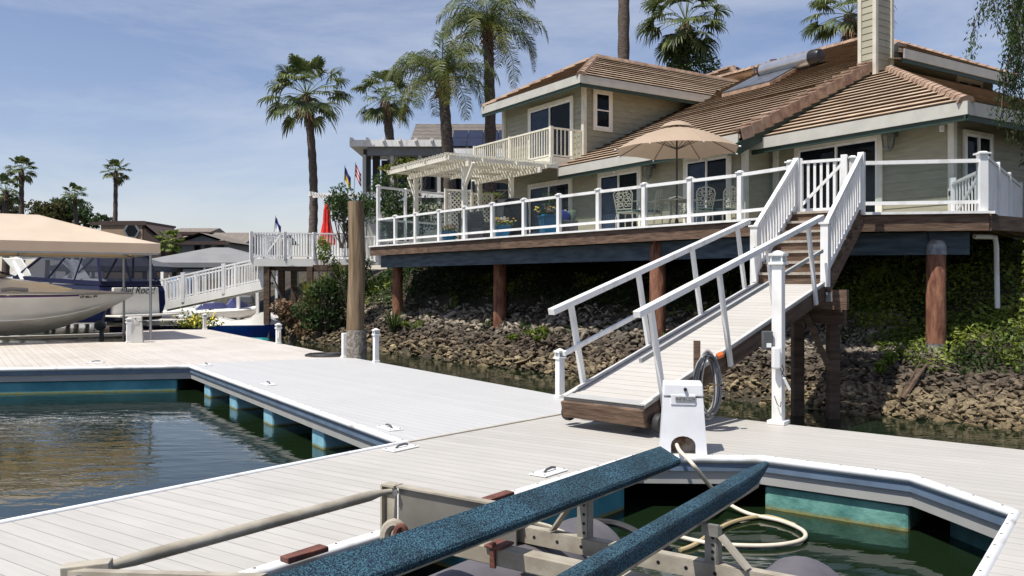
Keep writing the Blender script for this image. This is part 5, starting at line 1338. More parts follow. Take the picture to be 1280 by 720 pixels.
# cast patio chairs
castm = mat('cream_cast_metal', (0.60, 0.55, 0.42), .5, .08, 6); tealc = mat('teal_patterned_cushion', (0.02, 0.10, 0.11), .9, .3, 22, col2=(.30, .42, .40), lo=.5, hi=.6)
def castchair():
    r = thing('patio_chair', '', 'chair', (0, 0, 0), 0, 'cream cast metal chairs round the patio table'); rng = random.Random(4)
    M = WM[r]
    MB(M).box((0, 0, .41), (.46, .46, .025)).build('seat', castm, r, bevel=.008)
    MB(M).box((0, -.01, .45), (.42, .42, .06)).build('cushion', tealc, r, bevel=.02)
    Bk = M @ Matrix.Translation((0, .22, .42)) @ Matrix.Rotation(-.16, 4, 'X')
    g = MB(Bk); ar = lambda pts, rad=.011: g.tube([V((x, 0, z)) for x, z in pts], rad, 6)
    out = [(-.20, 0), (-.225, .2), (-.25, .42), (-.20, .50), (-.10, .53), (0, .56), (.10, .53), (.20, .50), (.25, .42), (.225, .2), (.20, 0)]
    ar(out, .016); ar([(-.21, .06), (.21, .06)], .012)
    for s_ in (-1, 1):
        for (cx, cz, rr) in ((.07, .16, .055), (.15, .15, .045), (.08, .28, .065), (.17, .27, .045), (.06, .40, .055), (.16, .38, .055), (.11, .46, .035)):
            a0 = rng.uniform(0, 6.28); ar([(s_*(cx+rr*(1-.5*i/14)*math.cos(a0+i*.48)), cz+rr*(1-.5*i/14)*math.sin(a0+i*.48)) for i in range(15)], .010)
    ar([(0, .06), (.02, .2), (-.02, .35), (0, .55)], .011)
    g.build('backrest', castm, r, smooth=True)
    for sx in (-1, 1):
        for sy in (-1, 1):
            g = MB(M); g.tube([(sx*.20, sy*.20, .41), (sx*.225, sy*.225, .25), (sx*.215, sy*.22, .1), (sx*.24, sy*.25, 0)], [.018, .016, .014, .018], 7); g.build('leg', castm, r, smooth=True)
        g = MB(M); g.tube([(sx*.23, .24, .66), (sx*.27, .05, .66), (sx*.27, -.14, .63), (sx*.24, -.20, .55), (sx*.23, -.18, .42)], .014, 7); g.build('arm', castm, r, smooth=True)
    return r
c0 = castchair()
for i, (px, d, rz, lab) in enumerate(((786, 20.2, 2.5, 'cream cast chair furthest left at the patio table, seen from behind'), (812, 20.4, 4.1, 'cream cast chair just left of the patio table, turned sideways'),
        (874, 19.9, 3.5, 'cream cast chair right of the middle railing post, beside the table'), (903, 19.9, 3.7, 'cream cast chair furthest right at the patio table'), (852, 21.6, .2, 'cream cast chair behind the patio table by the umbrella pole'))):
    o = c0 if i == 0 else copy_tree(c0); p = dk(px, d); place(o, (p.x, p.y, DZ), rz, lab)
p = dk(842, 20.5); r = thing('patio_table', 'round cream metal patio table under the tan umbrella', 'table', (p.x, p.y, DZ)); M = WM[r]
MB(M).lathe([(.50, .70), (.53, .705), (.53, .725), (.50, .73)], (0, 0, 0), 28).build('tabletop', castm, r, smooth=True)
for k in range(4):
    a = k*math.pi/2+.5; g = MB(M); g.tube([(.10*math.cos(a), .10*math.sin(a), .70), (.06*math.cos(a), .06*math.sin(a), .4), (.16*math.cos(a), .16*math.sin(a), .15), (.34*math.cos(a), .34*math.sin(a), .01)], .018, 7); g.build('leg', castm, r, smooth=True)
# umbrella
p = dk(846, 20.1); um = thing('patio_umbrella', 'open tan double tiered patio umbrella over the round table', 'umbrella', (p.x, p.y, DZ)); M = WM[um]
umc = mat('tan_umbrella_cloth', (0.38, 0.29, 0.21), .85, .05, 2); nn, ll = N(umc); tb = nn.new('ShaderNodeBsdfTranslucent'); tb.inputs[0].default_value = (.55, .42, .30, 1); ms = nn.new('ShaderNodeMixShader'); ms.inputs[0].default_value = .14
ll.new(nn['Principled BSDF'].outputs[0], ms.inputs[1]); ll.new(tb.outputs[0], ms.inputs[2]); ll.new(ms.outputs[0], nn['Material Output'].inputs[0])
brown = mat('dark_bronze', (0.05, 0.03, 0.025), .45)
MB(M).tube([(0, 0, .0), (0, 0, 2.56)], .022, 8).build('pole', brown, um, smooth=True)
MB(M).lathe([(.25, 0), (.25, .05), (.05, .10), (.04, .25)], (0, 0, 0), 16).build('base', brown, um, smooth=True)
NR = 8; R_ = 1.50; zr = 1.86; zt = 2.42
g = MB(M); ga_ = 5; seg = []
def canopy(g, r0, r1, z0, z1, sag, rings=5):
    vs = []; 
    for i in range(rings+1):
        t_ = i/rings; r_ = r0+(r1-r0)*t_; z = z0+(z1-z0)*t_+.06*math.sin(math.pi*t_)
        for k in range(NR*4):
            a = 2*math.pi*(k/(NR*4))+.2; ph = (k % 4)/4; f = 1-(.076*math.sin(math.pi*ph))*t_**1.0*.9
            vs.append((r_*f*math.cos(a), r_*f*math.sin(a), z+sag*t_*math.sin(math.pi*ph)))
    m_ = NR*4; g.add(vs, [(i*m_+k, i*m_+(k+1) % m_, (i+1)*m_+(k+1) % m_, (i+1)*m_+k) for i in range(rings) for k in range(m_)])
canopy(g, .34, R_, zt-.04, zr, .03); g.build('canopy', umc, um)
g = MB(M); canopy(g, .02, .42, zt+.13, zt-.01, .01, 3); g.build('vent_canopy', umc, um)
for k in range(NR):
    a = 2*math.pi*k/NR+.2; g = MB(M); g.tube([(0, 0, zt+.08), (.35*math.cos(a), .35*math.sin(a), zt-.03), (R_*math.cos(a), R_*math.sin(a), zr-.012)], .010, 6); g.build('rib', brown, um)
    g = MB(M); g.tube([(.03*math.cos(a), .03*math.sin(a), zr+.05), (.70*math.cos(a), .70*math.sin(a), (zt+zr)/2+.06)], .009, 6); g.build('strut', brown, um)
    g = MB(M); g.tube([(R_*math.cos(a), R_*math.sin(a), zr-.012), ((R_+.05)*math.cos(a), (R_+.05)*math.sin(a), zr-.018)], .016, 6); g.build('rib_tip', white, um)
g = MB(M); g.lathe([(.02, 0), (.035, .03), (.02, .06), (.005, .09)], (0, 0, zt+.13), 10); g.build('finial', rust, um, smooth=True)
# ------------------------------------------------------------------ boat canopy
E1 = V((-.83, -.555, 0)).normalized(); E2 = V((-.555, .83, 0)).normalized(); CC = V((-10.2, 24.6, 0))
can = thing('boat_canopy', 'tan canvas boat canopy on thin steel posts at the far left', 'canopy', (CC.x, CC.y, 0))
def K(a, b_, z=0): return CC+E1*a+E2*b_+V((0, 0, z))
zt_, zb_, zr_ = 2.80, 2.52, 3.66; LL, BB = 10.0, 4.6
g = MB()
rA, rB = K(2.9, BB/2, zr_), K(LL, BB/2, zr_)
def sheet(a, b_, c, d=None, n_=6):
    P = [a, b_, c, d if d is not None else c]; vs = []
    for i in range(n_+1):
        for j in range(n_*2+1):
            s_, t_ = j/(n_*2), i/n_; p = (P[0].lerp(P[1], s_)).lerp(P[3].lerp(P[2], s_), t_)
            vs.append(p-V((0, 0, .05*math.sin(math.pi*t_)*(.6+.4*abs(math.sin(s_*9))))))
    m_ = n_*2+1; g.add(vs, [(i*m_+j, i*m_+j+1, (i+1)*m_+j+1, (i+1)*m_+j) for i in range(n_) for j in range(m_-1)])
sheet(K(LL, 0, zt_), K(0, 0, zt_), rA, rB); sheet(K(0, 0, zt_), K(0, BB, zt_), rA, rA); sheet(K(0, BB, zt_), K(LL, BB, zt_), rB, rA)
g.build('canvas_roof', tancloth, can, smooth=True)
g = MB()
for (a, b_) in ((K(LL, 0), K(0, 0)), (K(0, 0), K(0, BB)), (K(0, BB), K(LL, BB))):
    n_ = 24
    for i in range(n_):
        p = a.lerp(b_, i/n_); q = a.lerp(b_, (i+1)/n_); w0 = .012*math.sin(i*1.7); w1 = .012*math.sin((i+1)*1.7); o_ = E2*-1
        g.add([p+V((w0, 0, zb_)), q+V((w1, 0, zb_)), q+V((0, 0, zt_)), p+V((0, 0, zt_))], [(0, 1, 2, 3)])
g.build('canvas_valance', tancloth, can, smooth=True)
g = MB()
for b_ in (0.05, BB-.05): g.bar(K(0.05, b_, zb_-.02), K(LL, b_, zb_-.02), .05, .05)
for a in (0.05, 3.3, 6.6, LL-.1): g.bar(K(a, .05, zb_+.0), K(a, BB-.05, zb_+.0), .04, .05); g.bar(K(a, .05, zb_), K(max(a, 2.9), BB/2, zr_-.05), .03, .04); g.bar(K(a, BB-.05, zb_), K(max(a, 2.9), BB/2, zr_-.05), .03, .04)
g.build('roof_frame', steel, can)
for (a, b_) in ((.25, .1), (4.05, .1), (8.0, .1), (.25, BB-.1), (4.05, BB-.1), (8.0, BB-.1)):
    g = MB(); p = K(a, b_); g.tube([p+V((0, 0, -.0 if b_ < 1 else -.6)), p+V((0, 0, zb_))], .040, 8); g.build('post', steel, can, smooth=True)
# ------------------------------------------------------------------ boats
gel = mat('white_gelcoat', (0.76, 0.75, 0.70), .18, .04, 2); cgel = mat('cream_gelcoat', (0.74, 0.71, 0.63), .15, .04, 2); navy = mat('navy_gelcoat', (0.008, 0.012, 0.055), .12, .1)
def hull(M, sts, root, m_, name='hull', nsub=1):
    """sts: list of (x, half beam at sheer, sheer z, half beam at chine, chine z, keel z)"""
    prof = []
    for (x, b_, zs, c, zc, zk) in sts:
        half = [(0, zk), (c*.5, zk+(zc-zk)*.45), (c, zc), (c+(b_-c)*.25, zc+(zs-zc)*.30), (c+(b_-c)*.62, zc+(zs-zc)*.62), (b_, zs)]
        row = [V((x, -y, z)) for y, z in half[::-1]]+[V((x, y, z)) for y, z in half[1:]]
        prof.append(row)
    g = MB(M); m2 = len(prof[0]); vs = [p for r in prof for p in r]
    g.add(vs, [(i*m2+j, i*m2+j+1, (i+1)*m2+j+1, (i+1)*m2+j) for i in range(len(prof)-1) for j in range(m2-1)]+[tuple(range(m2))])
    # deck
    g2_ = MB(M); dk_ = []
    for (x, b_, zs, c, zc, zk) in sts: dk_ += [V((x, -b_*.98, zs)), V((x, 0, zs+.10*min(1, b_))), V((x, b_*.98, zs))]
    g2_.add(dk_, [(i*3+j, i*3+j+1, (i+1)*3+j+1, (i+1)*3+j) for i in range(len(sts)-1) for j in range(2)])
    h = g.build(name, m_, root, smooth=True); g2_.build('foredeck', gel, root, smooth=True); return h
bow = V((-11.65, 26.1, 0)); fx = -E1      # boat points right
Mb = frame((bow.x, bow.y, 0), E1)         # local x runs from bow to stern
b1 = thing('white_cruiser', 'cream white cruiser with a purple stripe, bow to the right, under the tan canopy', 'boat', (bow.x, bow.y, 0))
sts = []
for x in (0, .15, .4, .8, 1.3, 1.9, 2.6, 3.4, 4.5, 6, 8.6):
    t_ = min(1, x/4.6); b_ = 1.42*(1-(1-t_)**2.1)+.02; zs = 1.36+.05*min(1, x/3)
    zk = .15+1.12*max(0, 1-x/2.9)**1.55; zc = zk+.08+(.46-.08)*min(1, x/2.5) if x > 0 else zk+.05
    sts.append((x, b_, zs, b_*.72, min(zc, zs-.05), zk))
hull(Mb, sts, b1, cgel)
def side(x, sgn, f):
    """a point on the hull side, f from sheer (0) down"""
    for (s0, s1) in zip(sts[:-1], sts[1:]):
        if s0[0] <= x <= s1[0]:
            q = (x-s0[0])/(s1[0]-s0[0]); b_ = s0[1]+(s1[1]-s0[1])*q; zs = s0[2]+(s1[2]-s0[2])*q; c = s0[3]+(s1[3]-s0[3])*q; zc = s0[4]+(s1[4]-s0[4])*q
            return V((x, sgn*(b_-(b_-c)*.38*min(1, f/.38)), zs-(zs-zc)*f))
# rub rail, stripe, strakes on the camera side; which local side faces us
sg_ = 1 if (Mb @ V((3, 1, 0))).y < (Mb @ V((3, -1, 0))).y else -1
for sgn in (-1, 1):
    g = MB(Mb); g.tube([side(x, sgn, .0)+V((0, sgn*.015, -.02)) for x in np.linspace(.02, 8.5, 24)], .028, 6); g.build('rub_rail', mat('grey_rubrail', (.30, .30, .29), .5), b1, smooth=True)
    for (f0, f1, m_, nm) in ((.135, .185, mat('purple_stripe', (.08, .012, .16), .3), 'purple_stripe'), (.10, .13, blackm, 'dark_stripe')):
        g = MB(Mb); xs = np.linspace(.55 if nm == 'dark_stripe' else 1.6, 8.4, 22)
        for x0, x1 in zip(xs[:-1], xs[1:]): o_ = V((0, sgn*.010, 0)); g.add([side(x0, sgn, f0)+o_, side(x1, sgn, f0)+o_, side(x1, sgn, f1)+o_, side(x0, sgn, f1)+o_], [(0, 1, 2, 3)])
        g.build(nm, m_, b1)
    for f in (.98,):
        g = MB(Mb); g.tube([side(x, sgn, f)+V((0, sgn*.01, 0)) for x in np.linspace(1.0, 8.5, 20)], .018, 5); g.build('chine_strake', cgel, b1, smooth=True)
def text(body, size, M, m_, name, parent, depth=.002, shear=0, bold=0, space=1.0):
    cu = bpy.data.curves.new(name, 'FONT'); cu.body = body; cu.size = size; cu.extrude = depth; cu.shear = shear; cu.offset = bold; cu.align_x = 'CENTER'; cu.space_character = space
    o = bpy.data.objects.new('tmp', cu); C.objects.link(o); bpy.context.view_layer.update()
    me = bpy.data.meshes.new_from_object(o.evaluated_get(bpy.context.evaluated_depsgraph_get())); bpy.data.objects.remove(o)
    g = MB(M); g.add([v.co.copy() for v in me.vertices], [tuple(p.vertices) for p in me.polygons]); return g.build(name, m_, parent)
# registration number: dark slanted characters, read left to right towards the bow
pa = side(1.42, sg_, .20); pb = side(.92, sg_, .20); xa = (Mb @ pb - Mb @ pa); nrm_ = (Mb @ V((1, sg_*3, .2)) - Mb @ V((1, 0, 0)))
Mt = frame(Mb @ ((pa+pb)/2+V((0, sg_*.03, -.10))), xa, None); 
zax = V((0, 0, 1)); xx = xa.normalized(); yy = zax-xx*zax.dot(xx); yy.normalize(); zz = xx.cross(yy)
c_ = Mb @ ((side(1.6, sg_, .30)+side(1.1, sg_, .30))/2); c_ = c_+zz*.03
Mt = Matrix(((xx.x, yy.x, zz.x, c_.x), (xx.y, yy.y, zz.y, c_.y), (xx.z, yy.z, zz.z, c_.z), (0, 0, 0, 1)))
text('CF 6827 SN', .105, Mt, blackm, 'registration_number', b1, shear=.3, bold=.003)
# cabin top, windscreen, radar arch
g = MB(Mb); prof = [(1.7, .10, 1.45), (2.4, .55, 1.62), (3.2, .85, 1.74), (4.2, 1.1, 1.82), (8.4, 1.2, 1.8)]
vs = []; 
for (x, b_, z) in prof: vs += [V((x, -b_-.1, 1.40)), V((x, -b_*.8, z)), V((x, 0, z+.05)), V((x, b_*.8, z)), V((x, b_+.1, 1.40))]
g.add(vs, [(i*5+j, i*5+j+1, (i+1)*5+j+1, (i+1)*5+j) for i in range(4) for j in range(4)]); g.build('cabin_top', gel, b1, smooth=True)
g = MB(Mb); vs = [V((3.5, -.95, 1.80)), V((3.2, 0, 1.86)), V((3.5, .95, 1.80)), V((4.6, -.95, 2.20)), V((4.3, 0, 2.24)), V((4.6, .95, 2.20)), V((6.2, -1.15, 1.84)), V((6.2, -1.05, 2.22)), V((6.2, 1.15, 1.84)), V((6.2, 1.05, 2.22))]
g.add(vs, [(0, 1, 4, 3), (1, 2, 5, 4), (6, 0, 3, 7), (2, 8, 9, 5)]); g.build('windscreen', vinyl, b1)
for pts in (((3.5, -.95, 1.80), (4.6, -.95, 2.22), (6.2, -1.05, 2.24)), ((3.5, .95, 1.80), (4.6, .95, 2.22), (6.2, 1.05, 2.24)), ((4.6, -.95, 2.22), (4.3, 0, 2.26), (4.6, .95, 2.22)), ((3.5, -.95, 1.81), (3.2, 0, 1.87), (3.5, .95, 1.81)), ((3.2, 0, 1.87), (4.3, 0, 2.26))):
    MB(Mb).tube(pts, .022, 6).build('windscreen_frame', navy, b1, smooth=True)
g = MB(Mb); g.tube([(.45, -.22, 1.46), (.30, -.1, 1.62), (.27, .1, 1.62), (.45, .22, 1.46)], .014, 6)
MB(Mb).tube([(2.9, sg_*.98, 1.47), (3.3, sg_*1.05, 1.50), (3.55, sg_*1.1, 1.47)], .05, 8).build('fender_pad', mat('grey_pad_', (.35, .35, .35), .6), b1, smooth=True)
# second boat with navy enclosure, stern towards us on the right
st2 = V((-13.35, 30.0, 0)); ax2 = V((-.90, .44, 0)).normalized()
Mb2 = frame((st2.x, st2.y, 0), ax2)       # local x from stern (0) to bow
b2b = thing('navy_enclosed_cruiser', 'white cruiser with navy canvas enclosure and lettered stern behind the canopied boat', 'boat', (st2.x, st2.y, 0))
BS = 1.35
g = MB(Mb2)
def ring(x, b_, z0, z1, bt): return [V((x, -b_*.85, z0)), V((x, -b_, z0+(z1-z0)*.55)), V((x, -bt, z1)), V((x, bt, z1)), V((x, b_, z0+(z1-z0)*.55)), V((x, b_*.85, z0))]
vs = ring(0, BS, .35, 1.35, BS*.98)+ring(.15, BS+.02, .3, 1.55, BS)+ring(3.5, BS+.1, .2, 1.62, BS)+ring(7.5, .75, .4, 1.7, .7)+ring(8.6, .06, .9, 1.72, .05)
g.add(vs, [(i*6+j, i*6+(j+1) % 6, (i+1)*6+(j+1) % 6, (i+1)*6+j) for i in range(4) for j in range(6)]+[(5, 4, 3, 2, 1, 0)]); g.build('hull', navy, b2b, smooth=True)
g = MB(Mb2); g.box((-.05, -.0, 1.02), (.14, 2.0, .95), taper=.94); g.build('transom', gel, b2b, bevel=.03)
g = MB(Mb2); g.box((-.42, 0, .52), (.80, 2.5, .07)); g.build('swim_platform', gel, b2b, bevel=.02)
g = MB(Mb2); g.box((4.0, 0, 1.70), (7.4, 2.3, .22), taper=.9); g.build('deck_moulding', gel, b2b, bevel=.06)
# transom lettering
tx = V((ax2.y, -ax2.x, 0)); xx = tx
yy = V((0, 0, 1)); zz = xx.cross(yy)
c_ = Mb2 @ V((-.145, 0, 1.27)); Mt = Matrix(((xx.x, yy.x, zz.x, c_.x), (xx.y, yy.y, zz.y, c_.y), (xx.z, yy.z, zz.z, c_.z), (0, 0, 0, 1)))
text('Del Rock!', .36, Mt, blackm, 'boat_name', b2b, shear=.35)
# enclosure
zc0, zc1 = 1.62, 2.62
A_ = [V((.15, -1.25, 1.58)), V((.15, 1.25, 1.58)), V((.55, 1.05, zc1)), V((.55, -1.05, zc1))]
B2 = [V((4.9, -1.2, 1.78)), V((4.9, 1.2, 1.78)), V((3.4, 1.05, zc1+.05)), V((3.4, -1.05, zc1+.05))]
MB(Mb2).prism([A_[3], A_[2], B2[2], B2[3]], (0, 0, .05)).build('canvas_top', bluecloth, b2b)
def band(p, q, r_=.05): MB(Mb2).bar(p, q, r_*2, r_, up=(0, 0, 1)).build('canvas_edge', bluecloth, b2b)
for (p, q) in ((A_[0], A_[1]), (A_[1], A_[2]), (A_[2], A_[3]), (A_[3], A_[0]), (A_[0], B2[0]), (A_[1], B2[1]), (B2[0], B2[3]), (B2[1], B2[2]), (A_[3], B2[3]), (A_[2], B2[2]), (B2[0], B2[1])): band(p, q)
for t_ in (.3, .62): 
    for (q0, q1, q2, q3) in ((A_[0], B2[0], A_[3], B2[3]), (A_[1], B2[1], A_[2], B2[2])): band(q0.lerp(q1, t_), q2.lerp(q3, t_*.9), .035)
band((A_[0]+A_[1])/2, (A_[2]+A_[3])/2, .035)
for (q0, q1, q2, q3) in ((A_[0], A_[1], A_[2], A_[3]), (A_[0], B2[0], B2[3], A_[3]), (A_[1], B2[1], B2[2], A_[2]), (B2[0], B2[1], B2[2], B2[3])):
    MB(Mb2).poly([q0, q1, q2, q3]).build('vinyl_window', vinyl, b2b)
for (q0, q1) in ((A_[0], B2[0]), (A_[1], B2[1]), (A_[0], A_[1])):
    g = MB(Mb2); g.bar(q0+V((0, 0, .06)), q1+V((0, 0, .06)), .03, .15); g.build('canvas_skirt', bluecloth, b2b)
# white hardtop wing beside the arch
wq = [V((3.7, 0, 1.7)), V((4.5, 0, 2.55)), V((5.6, 0, 2.58)), V((4.9, 0, 2.1)), V((5.6, 0, 1.7))]
for y_ in (-1.18, 1.12): MB(Mb2).prism([p_+V((0, y_, 0)) for p_ in wq], (0, .06, 0)).build('hardtop_wing', gel, b2b, bevel=.02)
# radar arch
g = MB(Mb2); g.tube([(4.3, -1.15, 1.7), (4.9, -1.1, 2.4), (5.1, -.9, 2.6), (5.15, 0, 2.68), (5.1, .9, 2.6), (4.9, 1.1, 2.4), (4.3, 1.15, 1.7)], .12, 8); g.build('arch', gel, b2b, smooth=True)
# small clutter by the slips: fuel winch post, low white platforms, yellow flowers
def bxthing(name, label, cat, M, parts, group=None):
    r = thing(name, label, cat, M.translation, 0, group)
    for (nm, c, d, m_, bv) in parts: MB(M).box(c, d).build(nm, m_, r, bevel=bv)
    return r
p = pt(200, 403, 31.5); bxthing('floating_platform', 'low white swim dock with two decks behind the dock box', 'platform', frame((p.x, p.y, -.25), V((.97, .2, 0))), (('deck', (0, 0, .42), (3.4, 1.3, .12), gel, .02), ('float', (-.2, 0, .15), (2.9, 1.0, .35), navy, .03), ('upper_deck', (-.3, .5, .62), (2.5, .8, .10), white, .02)))
p = pt(127, 412, 27.2); r = thing('lift_winch', 'blue grey lift winch post beside the bow of the white cruiser', 'winch', (p.x, p.y, -.3))
g = MB(); g.bar((p.x, p.y, -.4), (p.x, p.y, .35), .10, .10); g.tube([(p.x, p.y, .3), (p.x+.18, p.y+.05, 1.0)], .03, 6); g.build('post', darkgrey, r)
g = MB(Matrix.Translation((p.x, p.y-.1, .30)) @ Matrix.Rotation(math.pi/2, 4, 'X')); g.lathe([(.10, -.12), (.16, -.08), (.16, .08), (.08, .14)], (0, 0, 0), 14); g.build('motor', bluebeam, r, smooth=True)
g = MB(); q0 = K(-.2, 1.5, 0); 
MB(frame(pt(60, 417, 27.2), -E1)).box((0, 0, -.1), (6.2, .35, .10)).build('lift_beam', gel, bevel=.01)
tag(bpy.data.objects['lift_beam'], 'long white lift beam lying in the dark slip under the white cruiser', 'beam')
# flowers in a tray at the end of the landing
p = gp(240, 411); r = thing('flower_tray', 'clump of yellow flowers at the far edge of the landing left of the white post', 'plant', (p.x, p.y+.3, 0)); g = MB(); rng = random.Random(2)
for _ in range(500): leaf(g, V((p.x+rng.gauss(0, .42), p.y+.4+rng.gauss(0, .2), .05+abs(rng.gauss(0, .22)))), .07, rng=rng)
g.build('foliage', limeleaf, r); g = MB()
for _ in range(160): leaf(g, V((p.x+rng.gauss(0, .42), p.y+.3+rng.gauss(0, .2), .12+abs(rng.gauss(0, .24)))), .07, rng=rng)
g.build('blossoms', petal['yellow'], r)
# jet skis and blue boat
def jetski(p, rz, label, cm):
    r = thing('jet_ski', label, 'jet ski', p, rz, 'jet skis on the float under the ramp'); M = WM[r]
    g = MB(M); vs = []; n_ = 8
    for (x, b_, z0, z1) in ((-1.4, .42, .1, .45), (-.8, .52, .05, .5), (0, .55, .0, .52), (.7, .48, .02, .55), (1.2, .28, .15, .58), (1.55, .04, .42, .60)):
        vs += [(x, -b_, z1-.08), (x, -b_*.9, z0+.15), (x, 0, z0), (x, b_*.9, z0+.15), (x, b_, z1-.08), (x, b_*.7, z1), (x, 0, z1+.05), (x, -b_*.7, z1)]
    g.add(vs, [(i*8+j, i*8+(j+1) % 8, (i+1)*8+(j+1) % 8, (i+1)*8+j) for i in range(5) for j in range(8)]+[tuple(range(8))]); g.build('hull', gel, r, smooth=True)
    g = MB(M); vs = []
    for (x, b_, z) in ((-1.2, .2, .55), (-.9, .22, .78), (-.1, .22, .82), (.1, .16, .7), (.35, .26, .98), (.6, .24, .95), (1.2, .10, .62)): vs += [(x, -b_, .5), (x, -b_*.8, z), (x, b_*.8, z), (x, b_, .5)]
    g.add(vs, [(i*4+j, i*4+j+1, (i+1)*4+j+1, (i+1)*4+j) for i in range(6) for j in range(3)]); g.build('seat_and_cowl', cm, r, smooth=True)
    MB(M).tube([(.35, -.35, 1.02), (.30, 0, 1.05), (.35, .35, 1.02)], .02, 6).build('handlebar', blackm, r, smooth=True)
p = pt(243, 394, 40); jetski((p.x, p.y, -.1), .3, 'jet ski with white cover under the middle of the white ramp', gel)
p = pt(280, 390, 38); jetski((p.x, p.y, -.05), .5, 'jet ski with blue violet cowl under the white ramp', mat('violet_blue', (.09, .10, .24), .4))
p = pt(303, 408, 33.5); r = thing('pedal_boat', 'small blue hulled boat with cream top moored under the white deck', 'boat', (p.x, p.y, WZ), .12); M = WM[r]
g = MB(M); vs = []
for (x, b_, z0, z1) in ((-1.3, .6, -.1, .5), (-.6, .7, -.15, .48), (.5, .7, -.15, .48), (1.2, .5, -.05, .52), (1.5, .2, .2, .56)): vs += [(x, -b_, z1), (x, -b_*.85, z0), (x, b_*.85, z0), (x, b_, z1)]
g.add(vs, [(i*4+j, i*4+(j+1) % 4, (i+1)*4+(j+1) % 4, (i+1)*4+j) for i in range(4) for j in range(4)]+[(3, 2, 1, 0), (16, 17, 18, 19)]); g.build('hull', mat('royal_blue_hull', (.008, .04, .22), .2), r, smooth=True)
g = MB(M); vs = []
for (x, b_, z) in ((-1.32, .62, .56), (-.9, .6, .80), (-.3, .55, .66), (.3, .5, .72), (.8, .5, 1.0), (1.2, .3, .70), (1.5, .1, .60)): vs += [(x, -b_-.04, .50), (x, -b_*.8, z), (x, b_*.8, z), (x, b_+.04, .50)]
g.add(vs, [(i*4+j, i*4+j+1, (i+1)*4+j+1, (i+1)*4+j) for i in range(6) for j in range(3)]); g.build('cream_top', cgel, r, smooth=True)
p = pt(285, 424, 31.8); tag(MB(frame((p.x, p.y, WZ+.02), V((.96, -.2, 0)))).box((0, 0, .04), (3.2, .5, .09), taper=.92).build('paddle_board', mat('teal_board', (.01, .22, .24), .3), bevel=.03), 'teal paddle board floating beside the blue hulled boat', 'board')

# ------------------------------------------------------------------ neighbour's white deck, ramp and dock
nd = thing('white_deck', 'white balustraded deck on dark posts left of the tall piling', 'deck', pt(375, 330, 33.5))
za = 2.60; q0 = pt(314, 322, 33); q1 = pt(440, 318, 33.8); q0.z = q1.z = za; bk_ = V((.15, 5, 0))
MB().prism([q0, q1, q1+bk_, q0+bk_], (0, 0, -.05)).build('deck_floor', white, nd)
MB().bar(q0-V((0, 0, .16)), q1-V((0, 0, .16)), .05, .28).build('fascia', gel, nd); MB().bar(q0-V((0, 0, .16)), q0+bk_-V((0, 0, .16)), .05, .28).build('fascia', gel, nd)
rail_run(q0, q0.lerp(q1, .33), .0, 1.0, nd, (0, 1), 12, white, bw=.04, pw=.12)
rail_run(q0.lerp(q1, .33), q0.lerp(q1, .62), .0, 1.0, nd, (1,), 11, white, bw=.04, pw=.12)
rail_run(q0.lerp(q1, .62), q1, .0, 1.0, nd, (1,), 13, white, bw=.04, pw=.12)
rail_run(q0, q0+bk_, .0, 1.0, nd, (1,), 16, white, bw=.04, pw=.12); rail_run(q0+bk_+V((1, 0, 0)), q1+bk_, .0, 1.15, nd, (0, .5, 1), 18, white, bw=.04, pw=.12)
g = MB(); g.bar(q0+V((.55, -.05, .12)), q0+V((1.15, -.05, .92)), .03, .06); g.build('gate_brace', white, nd)
for (x, y) in ((.55, .25), (.75, 1.6), (2.2, .4), (.5, 4.5), (3.2, 1.5)):
    p = q0+V((x, y, 0)); MB().bar((p.x, p.y, -1.2), (p.x, p.y, za-.3), .22, .22).build('support_post', darkwood, nd)
for k in range(4): p = q0+V((.6, .5+k*1.2, -.35)); MB().bar(p, p+V((3.2, 0, 0)), .08, .22).build('joist', darkwood, nd)
MB().bar(q0+V((.55, .3, -.3)), q0+V((.95, 1.6, -2.0)), .08, .08).build('brace', steel, nd)
# patio bits on it
p = q1+V((-1.35, 1.6, 0)); r = thing('closed_umbrella', 'closed red umbrella standing on the white deck among the shrub', 'umbrella', p)
MB().tube([p, p+V((0, 0, 2.5))], .025, 6).build('pole', steel, r)
redc = mat('red_cloth', (0.55, 0.02, 0.015), .7, .2, 5); g = MB(); prof = [(.05, 2.45), (.14, 2.1), (.17, 1.6), (.28, 1.05), (.40, .70), (.30, .62)]; vs = []
for (r__, z) in prof:
    for k in range(16): a = k*math.pi/8; rr = r__*(1 if k % 2 else .72); vs.append((p.x+rr*math.cos(a), p.y+rr*math.sin(a), za+z))
g.add(vs, [(i*16+k, i*16+(k+1) % 16, (i+1)*16+(k+1) % 16, (i+1)*16+k) for i in range(5) for k in range(16)]); g.build('canopy', redc, r)
def flag(p, h, name, label, cols, lean=.3):
    r = thing(name, label, 'flag', p); top = p+V((lean, 0, h)); MB().tube([p, top], .014, 6).build('pole', steel, r)
    n_ = len(cols)
    for i, cm in enumerate(cols):
        g = MB(); vs = []; m_ = 7
        for k in range(m_):
            t_ = k/(m_-1); x = top.x-.02+t_*.26; z = top.z-.05-t_*.45+.03*math.sin(t_*6)
            vs += [V((x, p.y+.05*math.sin(t_*7), z-i*.42/n_*1.3)), V((x, p.y+.05*math.sin(t_*7), z-(i+1)*.42/n_*1.3))]
        g.add(vs, [(2*k, 2*k+1, 2*k+3, 2*k+2) for k in range(m_-1)]); g.build('flag_band', cm, r)
fb = mat('flag_blue', (.02, .03, .20), .8); fw = mat('flag_white', (.7, .7, .7), .8); fr_ = mat('flag_red', (.5, .03, .03), .8); fy = mat('flag_gold', (.6, .4, .03), .8)
flag(pt(428, 285, 35), 2.6, 'flag', 'blue and gold flag on a leaning pole above the shrub by the white deck', (fb, fy), .1)
